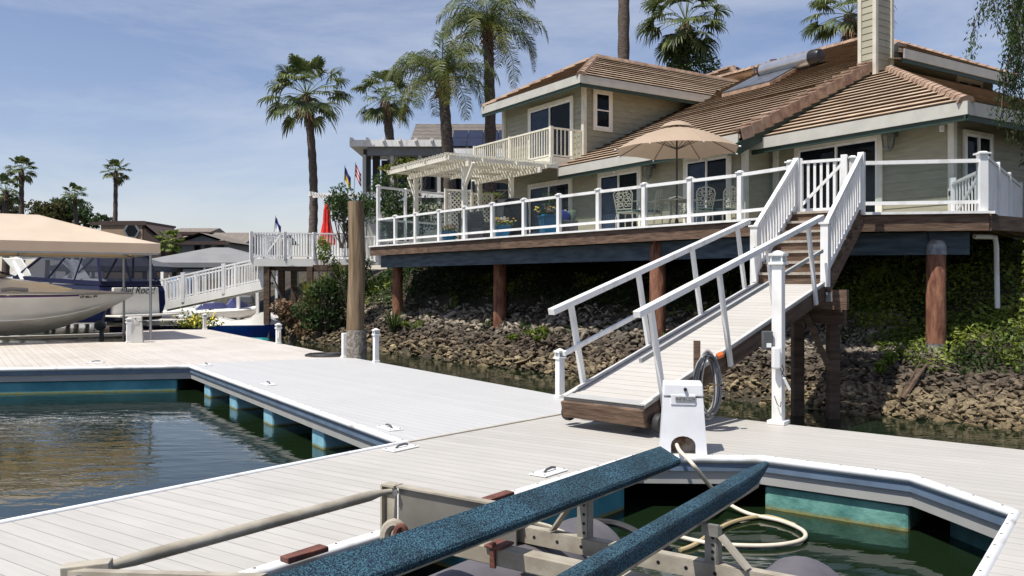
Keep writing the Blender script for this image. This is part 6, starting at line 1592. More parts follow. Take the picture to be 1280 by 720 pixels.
flag(pt(440, 285, 36), 2.8, 'flag', 'small red and white striped flag above the shrub by the white deck', (fr_, fw, fr_, fw, fr_), .15)
flag(pt(342, 296, 40), 1.0, 'flag', 'small dark flag far behind the left end of the white deck railing', (fb, fw), .1)
p = pt(422, 240, 37); r = thing('small_arbour', 'small white trellis arm on a post behind the white deck', 'arbour', (p.x, p.y, za)); 
MB().bar((p.x, p.y, za), (p.x, p.y, 5.25), .14, .14).build('post', white, r)
for k in range(6): MB().bar((p.x-1.1+k*.12, p.y-.5, 5.55-.02*k), (p.x-1.1+k*.12, p.y+.9, 5.55-.02*k), .04, .08).build('slat', white, r)
for y in (-.3, .5): MB().bar((p.x-1.2, p.y+y, 5.47), (p.x+.9, p.y+y, 5.47), .05, .12).build('rafter', white, r)
MB().bar((p.x, p.y, 4.7), (p.x-.7, p.y, 5.42), .06, .10).build('knee_brace', white, r)
# ramp
ra = thing('white_ramp', 'long white balustraded ramp sloping down left from the white deck', 'ramp', pt(260, 370, 33.6))
a = pt(331, 356, 33.4); b_ = pt(190, 386, 34.4); a2 = a+V((.1, 1.2, 0)); b2_ = b_+V((.1, 1.2, 0))
for (p, q) in ((a, b_), (a2, b2_)):
    MB().bar(p, q, .07, .30).build('stringer', gel, ra)
    for i in range(34):
        t_ = (i+.5)/34; s_ = p.lerp(q, t_); MB().bar(s_+V((0, 0, .15)), s_+V((0, 0, 1.05)), .05, .035, up=V((1, 0, 0))).build('baluster', white, ra)
    MB().bar(p+V((0, 0, 1.08)), q+V((0, 0, 1.08)), .08, .06).build('handrail', white, ra); MB().bar(p+V((0, 0, .24)), q+V((0, 0, .24)), .05, .06).build('bottom_rail', white, ra)
    for t_ in (0.02, .36, .72, 1.0): s_ = p.lerp(q, t_); MB().bar(s_, s_+V((0, 0, 1.2)), .13, .13, up=V((1, 0, 0))).build('post', white, ra)
MB().prism([a+V((0, 0, .1)), a2+V((0, 0, .1)), b2_+V((0, 0, .1)), b_+V((0, 0, .1))], (0, 0, -.06)).build('walk_boards', backboard, ra)
p = pt(268, 405, 41); 
g = MB(); g.prism([V((-22, 36.5, -.12)), V((-11.0, 36.5, -.12)), V((-11.3, 47, -.12)), V((-26, 47, -.12))], (0, 0, .1)); struct(g.build('far_dock', backboard))
for (px, py, d, h, lab) in ((298, 396, 38, 1.5, 'right'), (322, 396, 38.4, 1.5, 'far right'), (222, 380, 44, 1.9, 'left'), (203, 384, 44, 2.2, 'far left')):
    p = pt(px, py, d); tag(MB().bar((p.x, d, -.5), (p.x, d, h), .14, .14).build('boathouse_post', white, bevel=.01), f'white boathouse post seen under or over the white ramp, {lab} one', 'post')
p = pt(304, 375, 40); r = thing('outboard_engine', 'dark outboard engine stored under the white deck', 'engine', (p.x, p.y, .4)); g = MB(frame((p.x, p.y, .85), V((1, .1, 0)))); g.box((0, 0, 0), (1.1, .5, .45), taper=.8); g.build('cowl', darkgrey, r, bevel=.1); MB().bar((p.x, p.y, .0), (p.x, p.y, .7), .2, .15).build('leg', darkgrey, r)

# ------------------------------------------------------------------ far boat roofs and houses
greyroof = mat('grey_shade_roof', (0.20, 0.20, 0.20), .7, .08, 1); shingle = mat('brown_shingles', (0.13, 0.11, 0.09), .85, .25, 3, bump=.4, bscale=12, stretch=(1, 1, 4), col2=(.22, .19, .16)); tanstucco = mat('tan_stucco', (0.36, 0.26, 0.18), .8, .06, 2); greyclad = mat('grey_clad', (0.20, 0.21, 0.22), .7, .1, 2); browntrim = mat('brown_trim', (0.07, 0.045, 0.035), .7)
def hiproof(name, label, cat, cx, cy, w, dp, z0, zt, rz, m_, ridge=.3, posts=True, wallm=None):
    r = thing(name, label, cat, (cx, cy, 0), rz); M = WM[r]; g = MB(M); x, y = w/2, dp/2; rx = w*ridge/2
    g.add([(-x, -y, z0), (x, -y, z0), (x, y, z0), (-x, y, z0), (-rx, 0, zt), (rx, 0, zt)], [(0, 1, 5, 4), (1, 2, 5), (2, 3, 4, 5), (3, 0, 4)]); g.build('roof', m_, r)
    g = MB(M); 
    for (a, b_) in (((-x, -y), (x, -y)), ((x, -y), (x, y)), ((x, y), (-x, y)), ((-x, y), (-x, -y))): g.bar((a[0], a[1], z0-.12), (b_[0], b_[1], z0-.12), .04, .3)
    g.build('valance', m_, r)
    if posts:
        for (a, b_) in ((-x+.2, -y+.2), (0, -y+.2), (x-.2, -y+.2), (-x+.2, y-.2), (x-.2, y-.2)): MB(M).bar((a, b_, -.5), (a, b_, z0), .15, .15).build('post', white, r)
    return r
p = pt(262, 330, 54); hiproof('boat_shelter', 'large grey hipped boat shelter roof behind the white ramp', 'shelter', p.x, p.y+2, 9.2, 7, 2.85, 3.95, .05, greyroof, .12)
p = pt(192, 335, 50); hiproof('boat_shelter', 'dark grey boat shelter roof peeking out right of the tan canopy', 'shelter', p.x-2, p.y, 5.5, 6, 2.55, 3.3, .1, mat('dark_shade_roof', (.09, .09, .095), .7), .3)
p = pt(212, 362, 50); tag(MB(frame((p.x, p.y, 1.2), V((1, 0, 0)))).box((0, 0, 0), (3.4, 2.2, 1.4), taper=.85).build('covered_boat', mat('blue_tarp', (.07, .17, .32), .6, .15, 2, bump=.3), bevel=.3), 'boat under a pale blue tarp below the grey shelter roof', 'boat')
def house_box(name, label, x0, x1, d, dep, z0, z1, wm_, rm_, pitch=.35, gable='x', windows=(), roofover=.8):
    r = thing(name, label, 'house', ((x0+x1)/2, d, 0)); w = x1-x0; MB().prism([V((x0, d, z0)), V((x1, d, z0)), V((x1, d+dep, z0)), V((x0, d+dep, z0))], (0, 0, z1-z0)).build('wall', wm_, r)
    g = MB(); o_ = roofover
    if gable == 'x':     # ridge runs along x
        zz_ = z1+pitch*(dep/2+o_); vs = [(x0-o_, d-o_, z1), (x1+o_, d-o_, z1), (x1+o_, d+dep+o_, z1), (x0-o_, d+dep+o_, z1), (x0-o_, d+dep/2, zz_), (x1+o_, d+dep/2, zz_)]
        g.add(vs, [(0, 1, 5, 4), (3, 4, 5, 2), (0, 4, 3), (1, 2, 5)])
    elif gable == 'y':
        zz_ = z1+pitch*(w/2+o_); vs = [(x0-o_, d-o_, z1), (x1+o_, d-o_, z1), (x1+o_, d+dep+o_, z1), (x0-o_, d+dep+o_, z1), ((x0+x1)/2, d-o_, zz_), ((x0+x1)/2, d+dep+o_, zz_)]
        g.add(vs, [(0, 4, 5, 3), (1, 2, 5, 4)]); gg = MB(); gg.add([(x0, d, z1), (x1, d, z1), ((x0+x1)/2, d, zz_-.3)], [(0, 1, 2)]); gg.build('gable', wm_, r)
    else: g.prism([V((x0-.2, d-.2, z1)), V((x1+.2, d-.2, z1)), V((x1+.2, d+dep, z1)), V((x0-.2, d+dep, z1))], (0, 0, .25))
    g.build('roof', rm_, r)
    MB().bar((x0-o_, d-o_, z1-.1), (x1+o_, d-o_, z1-.1), .1, .35).build('fascia', browntrim, r)
    for (a, b_, c, e) in windows:
        f_ = MB(); f_.prism([V((a, d-.02, b_)), V((c, d-.02, b_)), V((c, d-.02, e)), V((a, d-.02, e))], (0, -.06, 0)); f_ = f_.build('window', browntrim, r)
        MB().prism([V((a+.1, d-.09, b_+.1)), V((c-.1, d-.09, b_+.1)), V((c-.1, d-.09, e-.1)), V((a+.1, d-.09, e-.1))], (0, -.02, 0)).build('pane', winglass, f_)
    return r
def X_(px, d): return (px-HX)/F*d
def Z_(py, d): return EYE-(py-HY)/F*d
d = 95
r = house_box('tan_house', 'flat roofed tan house with a hexagonal window behind the canopy', X_(126, d), X_(178, d), d, 9, 0, Z_(279, d), tanstucco, browntrim, gable='flat')
hx = MB(frame((X_(165, d), d-.05, Z_(288.5, d)), (1, 0, 0))); vs = [(.95*math.cos(k*math.pi/3), -.1, .95*math.sin(k*math.pi/3)) for k in range(6)]; hx.prism(vs, (0, .12, 0)); f_ = hx.build('hexagonal_window', greyclad, r)
hx = MB(frame((X_(165, d), d-.18, Z_(288.5, d)), (1, 0, 0))); hx.prism([(.7*math.cos(k*math.pi/3), 0, .7*math.sin(k*math.pi/3)) for k in range(6)], (0, .02, 0)); hx.build('pane', winglass, f_)
g = MB(); g.add([(X_(178, d)+.1, d-.3, Z_(278, d)), (X_(203, d), d-.3, Z_(297, d)), (X_(203, d), d+8, Z_(297, d)), (X_(178, d)+.1, d+8, Z_(278, d))], [(0, 1, 2, 3)]); g.build('shed_roof', browntrim, r)
g = MB(); g.prism([V((X_(178, d)+.1, d, 0)), V((X_(201, d), d, 0)), V((X_(201, d), d, Z_(300, d))), V((X_(178, d)+.1, d, Z_(282, d)))], (0, 7, 0)); g.build('wall', browntrim, r)
d = 100
house_box('grey_house', 'grey two storey house with low brown gabled roof beyond the boat shelters', X_(202, d), X_(300, d), d, 10, 0, Z_(305, d), greyclad, shingle, .28, 'x', [(X_(x, d), Z_(322, d), X_(x+9, d), Z_(309, d)) for x in (212, 228, 244)])
house_box('grey_gabled_house', 'grey clad gable fronted house with balcony right of the small palm', X_(238, d-5), X_(292, d-5), d-8, 8, 0, Z_(303, d-8), greyclad, shingle, .32, 'y', [(X_(x, d-8), Z_(320, d-8), X_(x+8, d-8), Z_(306, d-8)) for x in (243, 256, 272)])
house_box('clerestory_house', 'small raised grey roof box above the brown roofs', X_(222, d+4), X_(256, d+4), d+4, 6, 0, Z_(291, d+4), greyclad, shingle, .2, 'x', [(X_(226, d+4), Z_(296, d+4), X_(252, d+4), Z_(292.5, d+4))])
house_box('slate_house', 'blue grey low roofed house far behind the white deck post', X_(285, d+10), X_(345, d+10), d+10, 8, 0, Z_(303, d+10), greyclad, mat('slate_roof', (.10, .11, .13), .8), .25, 'x', [(X_(300, d+10), Z_(318, d+10), X_(308, d+10), Z_(308, d+10))])
g = MB(); dd_ = d-10.5
r = thing('balcony_railing', 'long brown balcony railing on the far grey houses', 'railing', (X_(270, dd_), dd_, 3)); 
for (z0, z1) in ((Z_(314, dd_), Z_(313, dd_)), (Z_(325, dd_), Z_(323, dd_))): MB().prism([V((X_(240, dd_), dd_, z0)), V((X_(311, dd_), dd_, z0)), V((X_(311, dd_), dd_, z1)), V((X_(240, dd_), dd_, z1))], (0, .1, 0)).build('rail', browntrim, r)
g = MB()
for k in range(60): x = X_(240+71*k/60, dd_); g.bar((x, dd_+.05, Z_(325, dd_)), (x, dd_+.05, Z_(313, dd_)), .05, .05)
g.build('balusters', browntrim, r)['kind'] = 'stuff'

# ------------------------------------------------------------------ neighbour house with white patio cover and solar panels
d = 46
nb_ = thing('neighbour_house', 'two storey neighbour house with white patio cover and roof solar panels behind the pergola', 'house', (X_(540, d), d, 2.6))
xa, xb = X_(437, d), X_(562, d); zc = Z_(176, d)
MB().prism([V((xa, d, zc-.30)), V((xb, d, zc-.30)), V((xb, d, zc+.05)), V((xa, d, zc+.05))], (0, 5, 0)).build('patio_cover', white, nb_)
for k in range(7): x = xa+.1+(xb-xa-.2)*k/6; MB().bar((x, d-.12, zc+.06), (x, d+4.8, zc+.06), .14, .20).build('rafter', white, nb_)
MB().prism([V((xa+.9, d+.3, zc-.75)), V((xb, d+.3, zc-.75)), V((xb, d+.3, zc-.32)), V((xa+.9, d+.3, zc-.32))], (0, .2, 0)).build('beam', greyclad, nb_)
for px in (454, 489, 524, 548, 561): MB().bar((X_(px, d), d+.4, 2.6), (X_(px, d), d+.4, zc-.7), .18, .2).build('column', fasciam, nb_)
MB().prism([V((X_(494, d), d+4.2, 2.6)), V((X_(650, d), d+4.2, 2.6)), V((X_(650, d), d+4.2, Z_(186, d))), V((X_(494, d), d+4.2, Z_(186, d)))], (0, 8, 0)).build('wall', mat('slate_grey_wall', (.10, .105, .11), .7, .1), nb_)
for (a, b_) in ((496, 520), (527, 546), (566, 590), (600, 640)):
    f_ = MB().prism([V((X_(a, d+4), d+4.15, Z_(238, d+4))), V((X_(b_, d+4), d+4.15, Z_(238, d+4))), V((X_(b_, d+4), d+4.15, Z_(195, d+4))), V((X_(a, d+4), d+4.15, Z_(195, d+4)))], (0, -.08, 0)).build('window', fasciam, nb_)
    MB().prism([V((X_(a, d+4)+.08, d+4.06, Z_(237, d+4))), V((X_(b_, d+4)-.08, d+4.06, Z_(237, d+4))), V((X_(b_, d+4)-.08, d+4.06, Z_(196, d+4))), V((X_(a, d+4)+.08, d+4.06, Z_(196, d+4)))], (0, -.02, 0)).build('pane', winglass, f_)
MB().bar((X_(455, d), d+.3, Z_(243, d)), (X_(560, d), d+.3, Z_(243, d)), .12, .3).build('lower_rail', white, nb_)
MB().prism([V((X_(455, d), d+.35, 2.6)), V((X_(560, d), d+.35, 2.6)), V((X_(560, d), d+.35, Z_(252, d))), V((X_(455, d), d+.35, Z_(252, d)))], (0, .1, 0)).build('lower_wall', fasciam, nb_)
for k in range(3): x = X_(458+k*7, d+2); MB().prism([V((x, d+1+k*1.2, 5.2)), V((x+.42, d+1+k*1.2, 5.2)), V((x+.42, d+1+k*1.2, Z_(188+k*4, d+2))), V((x, d+1+k*1.2, Z_(188+k*4, d+2)))], (0, .04, 0)).build('privacy_screen', mat('dark_screen', (.035, .035, .04), .6), nb_)
e0 = 52; rz0, rz1 = Z_(189, e0), Z_(155, e0+5)
g = MB(); P = [V((X_(508, e0), e0, rz0)), V((X_(680, e0), e0, rz0)), V((X_(680, e0+5), e0+5, rz1)), V((X_(520, e0+5), e0+5, rz1))]; courses(g, P, V((1, 0, 0)), .3, .03); g.build('shingle_roof', shingle, nb_)
g = MB(); s_ = (P[3]-P[0]).normalized(); cx_ = V((X_(563, e0), e0, rz0))+V((0, 0, .12))
pvm = mat('solar_cells', (0.014, 0.017, 0.035), .25, .2, 3, metal=.1); sl_ = V((0, 5, rz1-rz0)).normalized()
for k in range(9):
    a = cx_+V((k*.98, 0, 0)); 
    for j in range(2): b_ = a+sl_*(.5+j*1.62); pn = MB().prism([b_, b_+V((.93, 0, 0)), b_+V((.93, 0, 0))+sl_*1.56, b_+sl_*1.56], (0, 0, .05)).build('solar_panel', pvm, nb_)
MB().bar((X_(563, e0-.5), e0-.5, rz0-.1), (X_(640, e0-.5), e0-.5, rz0-.1), .15, .3).build('gutter', white, nb_)

# ------------------------------------------------------------------ shrubs
def shrub(name, label, c, r, n, s, m_, twigs=0, group=None, seed=1, stem=None):
    rt = thing(name, label, 'shrub', (c[0], c[1], c[2]-r[2]), 0, group); rng = random.Random(seed); g = MB()
    ks = max(5, n//160)
    for _ in range(ks):
        d_ = V((rng.gauss(0, 1), rng.gauss(0, 1), rng.gauss(0, 1))).normalized()*rng.uniform(.25, .85)
        cc = V(c)+V((d_.x*r[0], d_.y*r[1], d_.z*r[2])); k = rng.uniform(.22, .42)
        clump(g, cc, (r[0]*k, r[1]*k, r[2]*k), n//ks, s, rng, .3)
    g.build('foliage', m_, rt)
    g = MB()
    for _ in range(6+twigs):
        q = V(c)+V((rng.uniform(-1, 1)*r[0]*.7, rng.uniform(-1, 1)*r[1]*.7, rng.uniform(-.2, .9)*r[2])); b_ = V((c[0]+rng.uniform(-.2, .2), c[1], c[2]-r[2]*1.1)); g.tube([b_, b_.lerp(q, .5)+V((rng.gauss(0, .1), 0, .1)), q], [.03, .02, .008], 5)
    g.build('stems', barkm, rt); return rt
c = pt(408, 345, 32.5); shrub('shrub', 'light green bush growing up through the white deck railing', (c.x, c.y, 2.1), (.75, .7, 1.7), 1500, .075, limeleaf, 4, 'shrubs on the bank', 1)
c = pt(432, 258, 33.6); shrub('shrub', 'green flowering bush behind the top of the tall piling', (c.x, c.y, 4.4), (1.3, 1.0, 1.25), 2200, .085, darkleaf, 8, 'shrubs on the bank', 2)
c = pt(405, 395, 31.0); shrub('shrub', 'dark tangled bush at the waterline behind the plain white post', (c.x, c.y, .75), (1.5, .8, 1.1), 2400, .08, darkleaf, 20, 'shrubs on the bank', 3)
c = pt(440, 360, 30.5); shrub('shrub', 'ivy covered mound right behind the tall piling', (c.x, c.y, 1.7), (1.3, .9, 1.1), 2200, .075, ivyleaf, 3, 'shrubs on the bank', 4)
c = pt(372, 400, 32.0); shrub('shrub', 'brown dry brush low on the bank under the white deck', (c.x, c.y, .5), (1.1, .8, .9), 1500, .10, dryleaf, 20, 'shrubs on the bank', 5)
c = pt(500, 245, 36); shrub('shrub', 'yellow green vine mass behind the left end of the deck', (c.x, c.y, 4.9), (1.9, 1.0, 2.0), 3600, .085, darkleaf, 5, 'shrubs on the bank', 6)
c = pt(520, 205, 36.5); shrub('shrub', 'yellow leaved vine crest above the pergola edge', (c.x, c.y, 6.6), (1.7, .8, .6), 1500, .085, yellowleaf, 5, 'shrubs on the bank', 7)
c = pt(640, 243, 36); shrub('shrub', 'bright green foliage above the lattice screens', (c.x-1.1, c.y, 5.3), (1.8, .6, .5), 900, .09, limeleaf, 2, 'shrubs on the bank', 8)
c = pt(1275, 225, 20.5); shrub('shrub', 'dark bush beyond the right corner of the house deck', (c.x+.4, c.y, 4.0), (1.0, 1.0, 1.0), 1800, .08, darkleaf, 3, 'shrubs on the bank', 9)
for i, (px, py, d, h, m_, lab) in enumerate(((492, 398, 28.2, .9, ivyleaf, 'grassy tuft among the rocks below the leftmost deck pile'), (388, 360, 31.6, 1.2, yellowleaf, 'spiky yellow green plant beside the light green bush'), (395, 385, 31.2, 1.5, dryleaf, 'withered brown spiky leaves hanging under the white deck'))):
    q = pt(px, py, d); tuft('spiky_plant', lab, (q.x, q.y, max(height(q.x, q.y)-.1, q.z-h*.5)), 70, h, m_, 'spiky plants on the bank', .03, .8)
for i, (px, py, d, s_, lab) in enumerate(((515, 388, 27.5, .5, 'low lime green weeds right of the leftmost deck pile'), (655, 402, 23.0, .62, 'bright green nasturtium clump on the rocks below the middle pile'), (683, 402, 22.3, .35, 'small green weed clump right of the nasturtium clump'), (850, 400, 18.2, .55, 'tall green weeds on the rocks behind the gangway railing'), (1110, 435, 15.0, .3, 'small green weeds left of the rightmost pile'))):
    q = pt(px, py, d); z = height(q.x, q.y); shrub('weed_clump', lab, (q.x, q.y, z+.18), (s_, s_*.7, .26), int(700*s_+200), .055, limeleaf, 0, 'weeds among the rocks', 20+i)
# driftwood by the right pile
g = MB(); a_ = pt(1158, 425, 14.6); b_ = pt(1128, 452, 14.1); za_, zb2 = height(a_.x, a_.y)+.14, height(b_.x, b_.y)+.12
g.tube([(b_.x, b_.y, zb2), ((a_.x+b_.x)/2, (a_.y+b_.y)/2, (za_+zb2)/2+.04), (a_.x, a_.y, za_+.06)], [.05, .045, .02], 7); g.tube([((a_.x+b_.x)/2, (a_.y+b_.y)/2, (za_+zb2)/2+.04), (a_.x+.1, a_.y-.1, za_+.25)], [.02, .006], 5); g.tube([(b_.x-.05, b_.y, zb2), (a_.x-.05, a_.y+.05, za_+.16)], [.018, .008], 5)
tag(g.build('driftwood', darkwood, smooth=True), 'dark driftwood branch lying on the rocks left of the rightmost pile', 'driftwood')
# ------------------------------------------------------------------ palms
def trunk(g, base, top, r0, r1, rough=.06, n=26, rings=True, rng=random):
    base = V(base); top = V(top); pts = []; rs_ = []
    bend = V((rng.gauss(0, .15), rng.gauss(0, .15), 0))
    for k in range(n+1):
        t_ = k/n; pts.append(base.lerp(top, t_)+bend*math.sin(math.pi*t_)); rs_.append((r0+(r1-r0)*t_)*(1+rough*(1 if k % 2 else -1)))
    g.tube(pts, rs_, 10)
def fanpalm(name, label, base, top, R_, nleaf=34, nbl=22, group=None, seed=1, m_=fanleaf, skirt=True, r0=.26, r1=.17, ivy=None):
    rng = random.Random(seed); rt = thing(name, label, 'palm tree', base, 0, group); g = MB(); trunk(g, base, top, r0, r1, rng=rng); g.build('trunk', barkm, rt, smooth=True)
    g = MB(); pg = MB(); top = V(top)
    for i in range(nleaf):
        az = i*2.39996+rng.uniform(-.3, .3); f = i/nleaf; el = math.radians(76-118*f**.9+rng.uniform(-16, 16))
        d = V((math.cos(az)*math.cos(el), math.sin(az)*math.cos(el), math.sin(el))); pl = R_*rng.uniform(.48, .70); bl = R_*rng.uniform(.34, .46)
        p1 = top+d*pl*.55; d2 = (d+V((0, 0, -.25))).normalized(); p2 = p1+d2*pl*.45
        pg.tube([top, p1, p2], [.022, .016, .012], 4, caps=False)
        side = d2.cross(V((0, 0, 1))); side = side.normalized() if side.length > .1 else V((1, 0, 0)); up = side.cross(d2)
        side = (side+up*rng.uniform(-.35, .35)).normalized()
        for k in range(nbl):
            a = (k/(nbl-1)-.5)*math.radians(215)+rng.gauss(0, .03); bd = (d2*math.cos(a)+side*math.sin(a)+up*.10*abs(math.sin(a))).normalized(); L = bl*(1-.22*abs(a)/1.9)*rng.uniform(.88, 1.08)
            wv = bd.cross(up); wv = wv.normalized() if wv.length > .05 else side
            w_ = L*(.06 if nbl > 16 else .11); q1 = p2+bd*L*.5; q2 = p2+bd*L*.78+V((0, 0, -.13*L)); q3 = p2+bd*L*.90+V((0, 0, -.36*L*rng.uniform(.7, 1.3)))
            o = len(g.v); g.v += [p2-wv*.008, p2+wv*.008, q1+wv*w_, q1-wv*w_, q2+wv*w_*.7, q2-wv*w_*.7, q3]; g.f += [[o, o+1, o+2, o+3], [o+3, o+2, o+4, o+5], [o+5, o+4, o+6]]
    g.build('crown', m_, rt); pg.build('petioles', limeleaf, rt)
    if skirt:
        g = MB()
        for _ in range(160):
            az = rng.uniform(0, 6.28); z0 = rng.uniform(-.28, .02)*R_; p = top+V((math.cos(az)*.12, math.sin(az)*.12, z0)); L = R_*rng.uniform(.16, .38); e = p+V((math.cos(az)*L*.5, math.sin(az)*L*.5, -L)); s_ = V((-math.sin(az), math.cos(az), 0))*.035*R_*.5
            o = len(g.v); g.v += [p-s_, p+s_, e+s_*.3, e-s_*.3]; g.f.append([o, o+1, o+2, o+3])
        g.build('dead_skirt', dryleaf, rt)
    if ivy:
        g = MB()
        for k in range(ivy[2]):
            t_ = rng.random()**1.2; zz_ = ivy[0]+(ivy[1]-ivy[0])*t_; rr = ivy[3]+(ivy[4]-ivy[3])*t_; a = rng.uniform(0, 6.28); q = rng.uniform(.4, 1.15)*rr
            leaf(g, V((top.x+(V(base).x-top.x)*(1-t_)+q*math.cos(a), top.y+q*math.sin(a), zz_+rng.gauss(0, .15))), .11, rng=rng)
        g.build('climbing_ivy', darkleaf, rt)
    return rt
def P3(px, py, d): return tuple(pt(px, py, d))
gp_ = 'tall fan palms against the sky'
fanpalm('fan_palm', 'tall fan palm standing alone left of the neighbour house', P3(389, 330, 45)[:2]+(2.5,), P3(383, 118, 45), 2.6, 33, 21, gp_, 1, r0=.24, r1=.2)
fanpalm('fan_palm', 'shorter fan palm rising behind the patio cover of the neighbour house', P3(490, 330, 58)[:2]+(2.5,), P3(481, 122, 58), 2.55, 33, 21, gp_, 2, r0=.36, r1=.30)
fanpalm('fan_palm', 'fan palm with ivy climbing its trunk behind the main roof', P3(868, 200, 46)[:2]+(3,), P3(857, 26, 46), 2.8, 33, 21, gp_, 3, ivy=(Z_(92, 46), Z_(38, 46), 2600, 1.45, .42))
fanpalm('fan_palm', 'fan palm behind the chimney and the solar tank', P3(1062, 200, 44)[:2]+(3,), P3(1062, 18, 44), 2.6, 33, 21, gp_, 4, r0=.4, r1=.3)
fanpalm('fan_palm', 'bare palm trunk running out of the top of the picture above the roof', P3(784, 250, 47)[:2]+(3,), P3(782, -130, 47), 2.6, 24, 16, gp_, 5, r0=.34, r1=.31)
fanpalm('fan_palm', 'tallest of the far left palms above the tan canopy', P3(29, 350, 110)[:2]+(0,), P3(27, 212, 110), 2.3, 28, 14, gp_, 6, r0=.36, r1=.28)
fanpalm('fan_palm', 'lower palm cut by the left edge of the picture', P3(8, 350, 105)[:2]+(0,), P3(7, 238, 105), 2.4, 28, 14, gp_, 7, r0=.4, r1=.35)
fanpalm('fan_palm', 'short palm above the round trees right of the far left pair', P3(94, 350, 112)[:2]+(0,), P3(93, 244, 112), 1.9, 28, 14, gp_, 8, r0=.34, r1=.26)
fanpalm('fan_palm', 'slim lone palm over the flat roofed tan house', P3(146, 350, 108)[:2]+(0,), P3(145, 214, 108), 2.1, 28, 14, gp_, 9, r0=.34, r1=.24)
fanpalm('fan_palm', 'small low palm between the tan house and the grey houses', P3(213, 335, 88)[:2]+(0,), P3(213, 303, 88), 1.7, 30, 16, gp_, 10, limeleaf, False, r0=.4, r1=.35)
def queen(name, label, base, top, R_, seed, nf=26):
    rng = random.Random(seed); rt = thing(name, label, 'palm tree', base, 0, 'feathery palms behind the pergola'); g = MB(); trunk(g, base, top, .36, .26, .05, rng=rng); g.build('trunk', barkm, rt, smooth=True)
    g = MB(); g2_ = MB(); rg = MB(); top = V(top)
    for i in range(nf):
        az = i*2.39996+rng.uniform(-.25, .25); f = i/nf; el = math.radians(82-78*f+rng.uniform(-8, 8)); L = R_*rng.uniform(.9, 1.15); h = V((math.cos(az), math.sin(az), 0)); pts = []; p = top.copy(); a = el; n_ = 16
        for k in range(n_+1):
            pts.append(p.copy()); p = p+(h*math.cos(a)+V((0, 0, math.sin(a))))*(L/n_); a -= math.radians(5.5+5.0*k/n_*1.5)*(1 if el > 0 else .6); a = max(a, math.radians(-88))
        rg.tube(pts, [.035*(1-.85*k/n_) for k in range(n_+1)], 4, caps=False)
        tgt = g2_ if f > .84 else g
        s_ = V((-math.sin(az), math.cos(az), 0)); 
        for k in range(52):
            t_ = .10+.9*k/52; j = t_*n_; j0 = min(int(j), n_-1); q = pts[j0].lerp(pts[j0+1], j-j0); d_ = (pts[j0+1]-pts[j0]).normalized()
            ll_ = R_*.25*math.sin(math.pi*min(1, .15+t_*.85))**.5*rng.uniform(.8, 1.1)
            for sg2 in (-1, 1):
                dr = (s_*sg2*.75+d_*.55+V((0, 0, rng.uniform(-.25, .35)))).normalized(); m1_ = q+dr*ll_*.55; e = q+dr*ll_*.85+V((0, 0, -ll_*.45)); w_ = d_*.020*R_/3
                o = len(tgt.v); tgt.v += [q-w_*.5, q+w_*.5, m1_+w_, m1_-w_, e]; tgt.f += [[o, o+1, o+2, o+3], [o+3, o+2, o+4]]
    g.build('crown', featherleaf, rt); g2_.build('old_fronds', yellowleaf, rt); rg.build('frond_stems', limeleaf, rt)
    g = MB()
    for _ in range(60):
        az = rng.uniform(0, 6.28); p = top+V((math.cos(az)*.2, math.sin(az)*.2, rng.uniform(-.9, .1))); e = p+V((math.cos(az)*.25, math.sin(az)*.25, rng.uniform(-.5, .5))); g.tube([p, e], [.06, .02], 4)
    g.build('leaf_bases', dryleaf, rt)
queen('queen_palm', 'leaning feathery palm with arching fronds left of the upper balcony', P3(566, 260, 42)[:2]+(2.6,), P3(553, 100, 42), 3.5, 31)
queen('queen_palm', 'taller feathery palm with yellow fronds whose crown leaves the top of the picture', P3(612, 250, 44)[:2]+(2.6,), P3(610, 40, 44), 3.7, 32)
# round trees far left and behind
def tree(name, label, c, r, n, s, m_, seed, zb):
    rng = random.Random(seed); rt = thing(name, label, 'tree', (c[0], c[1], zb), 0, 'far trees beyond the docks'); g = MB(); tr = MB(); tr.tube([(c[0], c[1], zb), (c[0]+.2, c[1], (zb+c[2])/2), (c[0], c[1], c[2])], [.35, .28, .15], 7)
    for _ in range(26):
        d_ = V((rng.gauss(0, 1), rng.gauss(0, 1), rng.gauss(0, .9))).normalized()*rng.uniform(.3, .9); cc = V(c)+V((d_.x*r[0], d_.y*r[1], d_.z*r[2])); k = rng.uniform(.18, .36); clump(g, cc, (r[0]*k, r[1]*k, r[2]*k), n//26, s, rng, .3)
        tr.tube([V(c)-V((0, 0, r[2]*.7)), V(c).lerp(cc, .5)-V((0, 0, .3)), cc], [.10, .06, .02], 4)
    tr.build('trunk', barkm, rt); g.build('crown', m_, rt)
c = pt(58, 268, 118); tree('round_tree', 'broad olive green tree above the tan canopy between the far palms', (c.x, c.y, c.z), (3.6, 3, 2.4), 3200, .26, leafmat('olive_leaves', (.05, .06, .02), (.12, .11, .04)), 41, 0)
c = pt(84, 266, 122); tree('round_tree', 'darker round tree right behind the short far palm', (c.x, c.y, c.z), (3.2, 3, 2.6), 2600, .26, darkleaf, 42, 0)
c = pt(108, 274, 120); tree('round_tree', 'low dark tree above the sloping edge of the tan canopy', (c.x, c.y, c.z), (2.4, 2, 1.6), 1500, .24, darkleaf, 43, 0)
c = pt(4, 262, 116); tree('round_tree', 'grey green tree behind the palm at the left edge', (c.x, c.y, c.z), (2.6, 2, 2.6), 1800, .22, leafmat('grey_leaves', (.07, .08, .05), (.13, .14, .09)), 44, 0)
c = pt(134, 278, 125); tree('round_tree', 'thin treetop just above the tan house roof', (c.x, c.y, c.z+.5), (1.2, 1, .8), 300, .2, darkleaf, 45, 0)
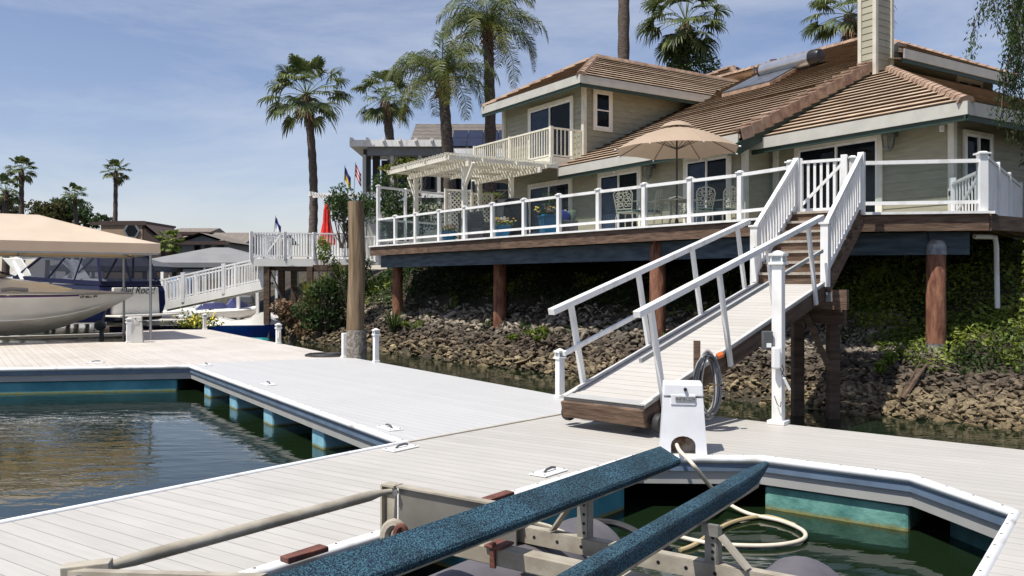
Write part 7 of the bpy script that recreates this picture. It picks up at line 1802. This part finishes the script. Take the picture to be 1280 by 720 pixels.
# willow branches hanging into the picture at the right
rng = random.Random(77); wl_ = thing('willow', 'weeping willow with thin leafy branches hanging in from the upper right', 'tree', (15.5, 19, 2.5))
g = MB(); g.tube([(15.5, 19.5, 1.5), (15.3, 19.3, 5), (15.6, 19, 9), (14.6, 18, 12)], [.45, .38, .3, .18], 10); g.tube([(15.6, 19, 8), (13.6, 17.6, 10.6), (11.2, 16.4, 11.2)], [.2, .12, .05], 8); g.tube([(15.5, 19, 7), (14, 17, 9.5), (11.6, 15.0, 9.9)], [.2, .12, .05], 8); g.build('trunk', barkm, wl_, smooth=True)
g = MB(); st_ = MB()
strands = [(1224, 68, 16.5), (1232, 20, 16.4), (1240, 40, 16.8), (1252, 25, 16.2), (1258, 70, 16.0), (1262, 150, 15.8), (1258, 175, 15.9), (1268, 120, 16.0), (1274, 60, 16.4), (1280, 150, 16.2), (1290, 190, 16.2), (1246, 8, 16.9), (1270, 95, 15.7), (1285, 110, 15.5), (1300, 150, 16), (1278, 200, 16.6), (1264, 45, 16.8)]
for (px, py, d) in strands:
    e = pt(px, py, d); z = e.z; x, y = e.x, e.y; pts = []
    ztop = pt(px, -60, d).z
    n_ = max(6, int((ztop-z)/.10))
    for k in range(n_+1):
        t_ = k/n_; q = V((x+.14*math.sin(t_*3+px)+t_*t_*.5, y+.1*math.cos(t_*4+px)+t_*.3, z+(ztop-z)*t_)); pts.append(q)
    st_.tube(pts, .008, 4, caps=False)
    for q in pts:
        for _ in range(15):
            p = q+V((rng.gauss(0, .075), rng.gauss(0, .075), rng.uniform(-.06, .06))); dr = V((rng.gauss(0, .6), rng.gauss(0, .6), -1)).normalized(); s_ = dr.orthogonal().normalized(); s_.rotate(Matrix.Rotation(rng.uniform(0, 6.28), 3, dr)); L = rng.uniform(.07, .13)
            o = len(g.v); g.v += [p, p+dr*L*.45+s_*.014, p+dr*L, p+dr*L*.45-s_*.014]; g.f.append([o, o+1, o+2, o+3])
st_.build('branches', barkm, wl_); g.build('leaves', ivyleaf, wl_)
print('objects', len(S.objects))
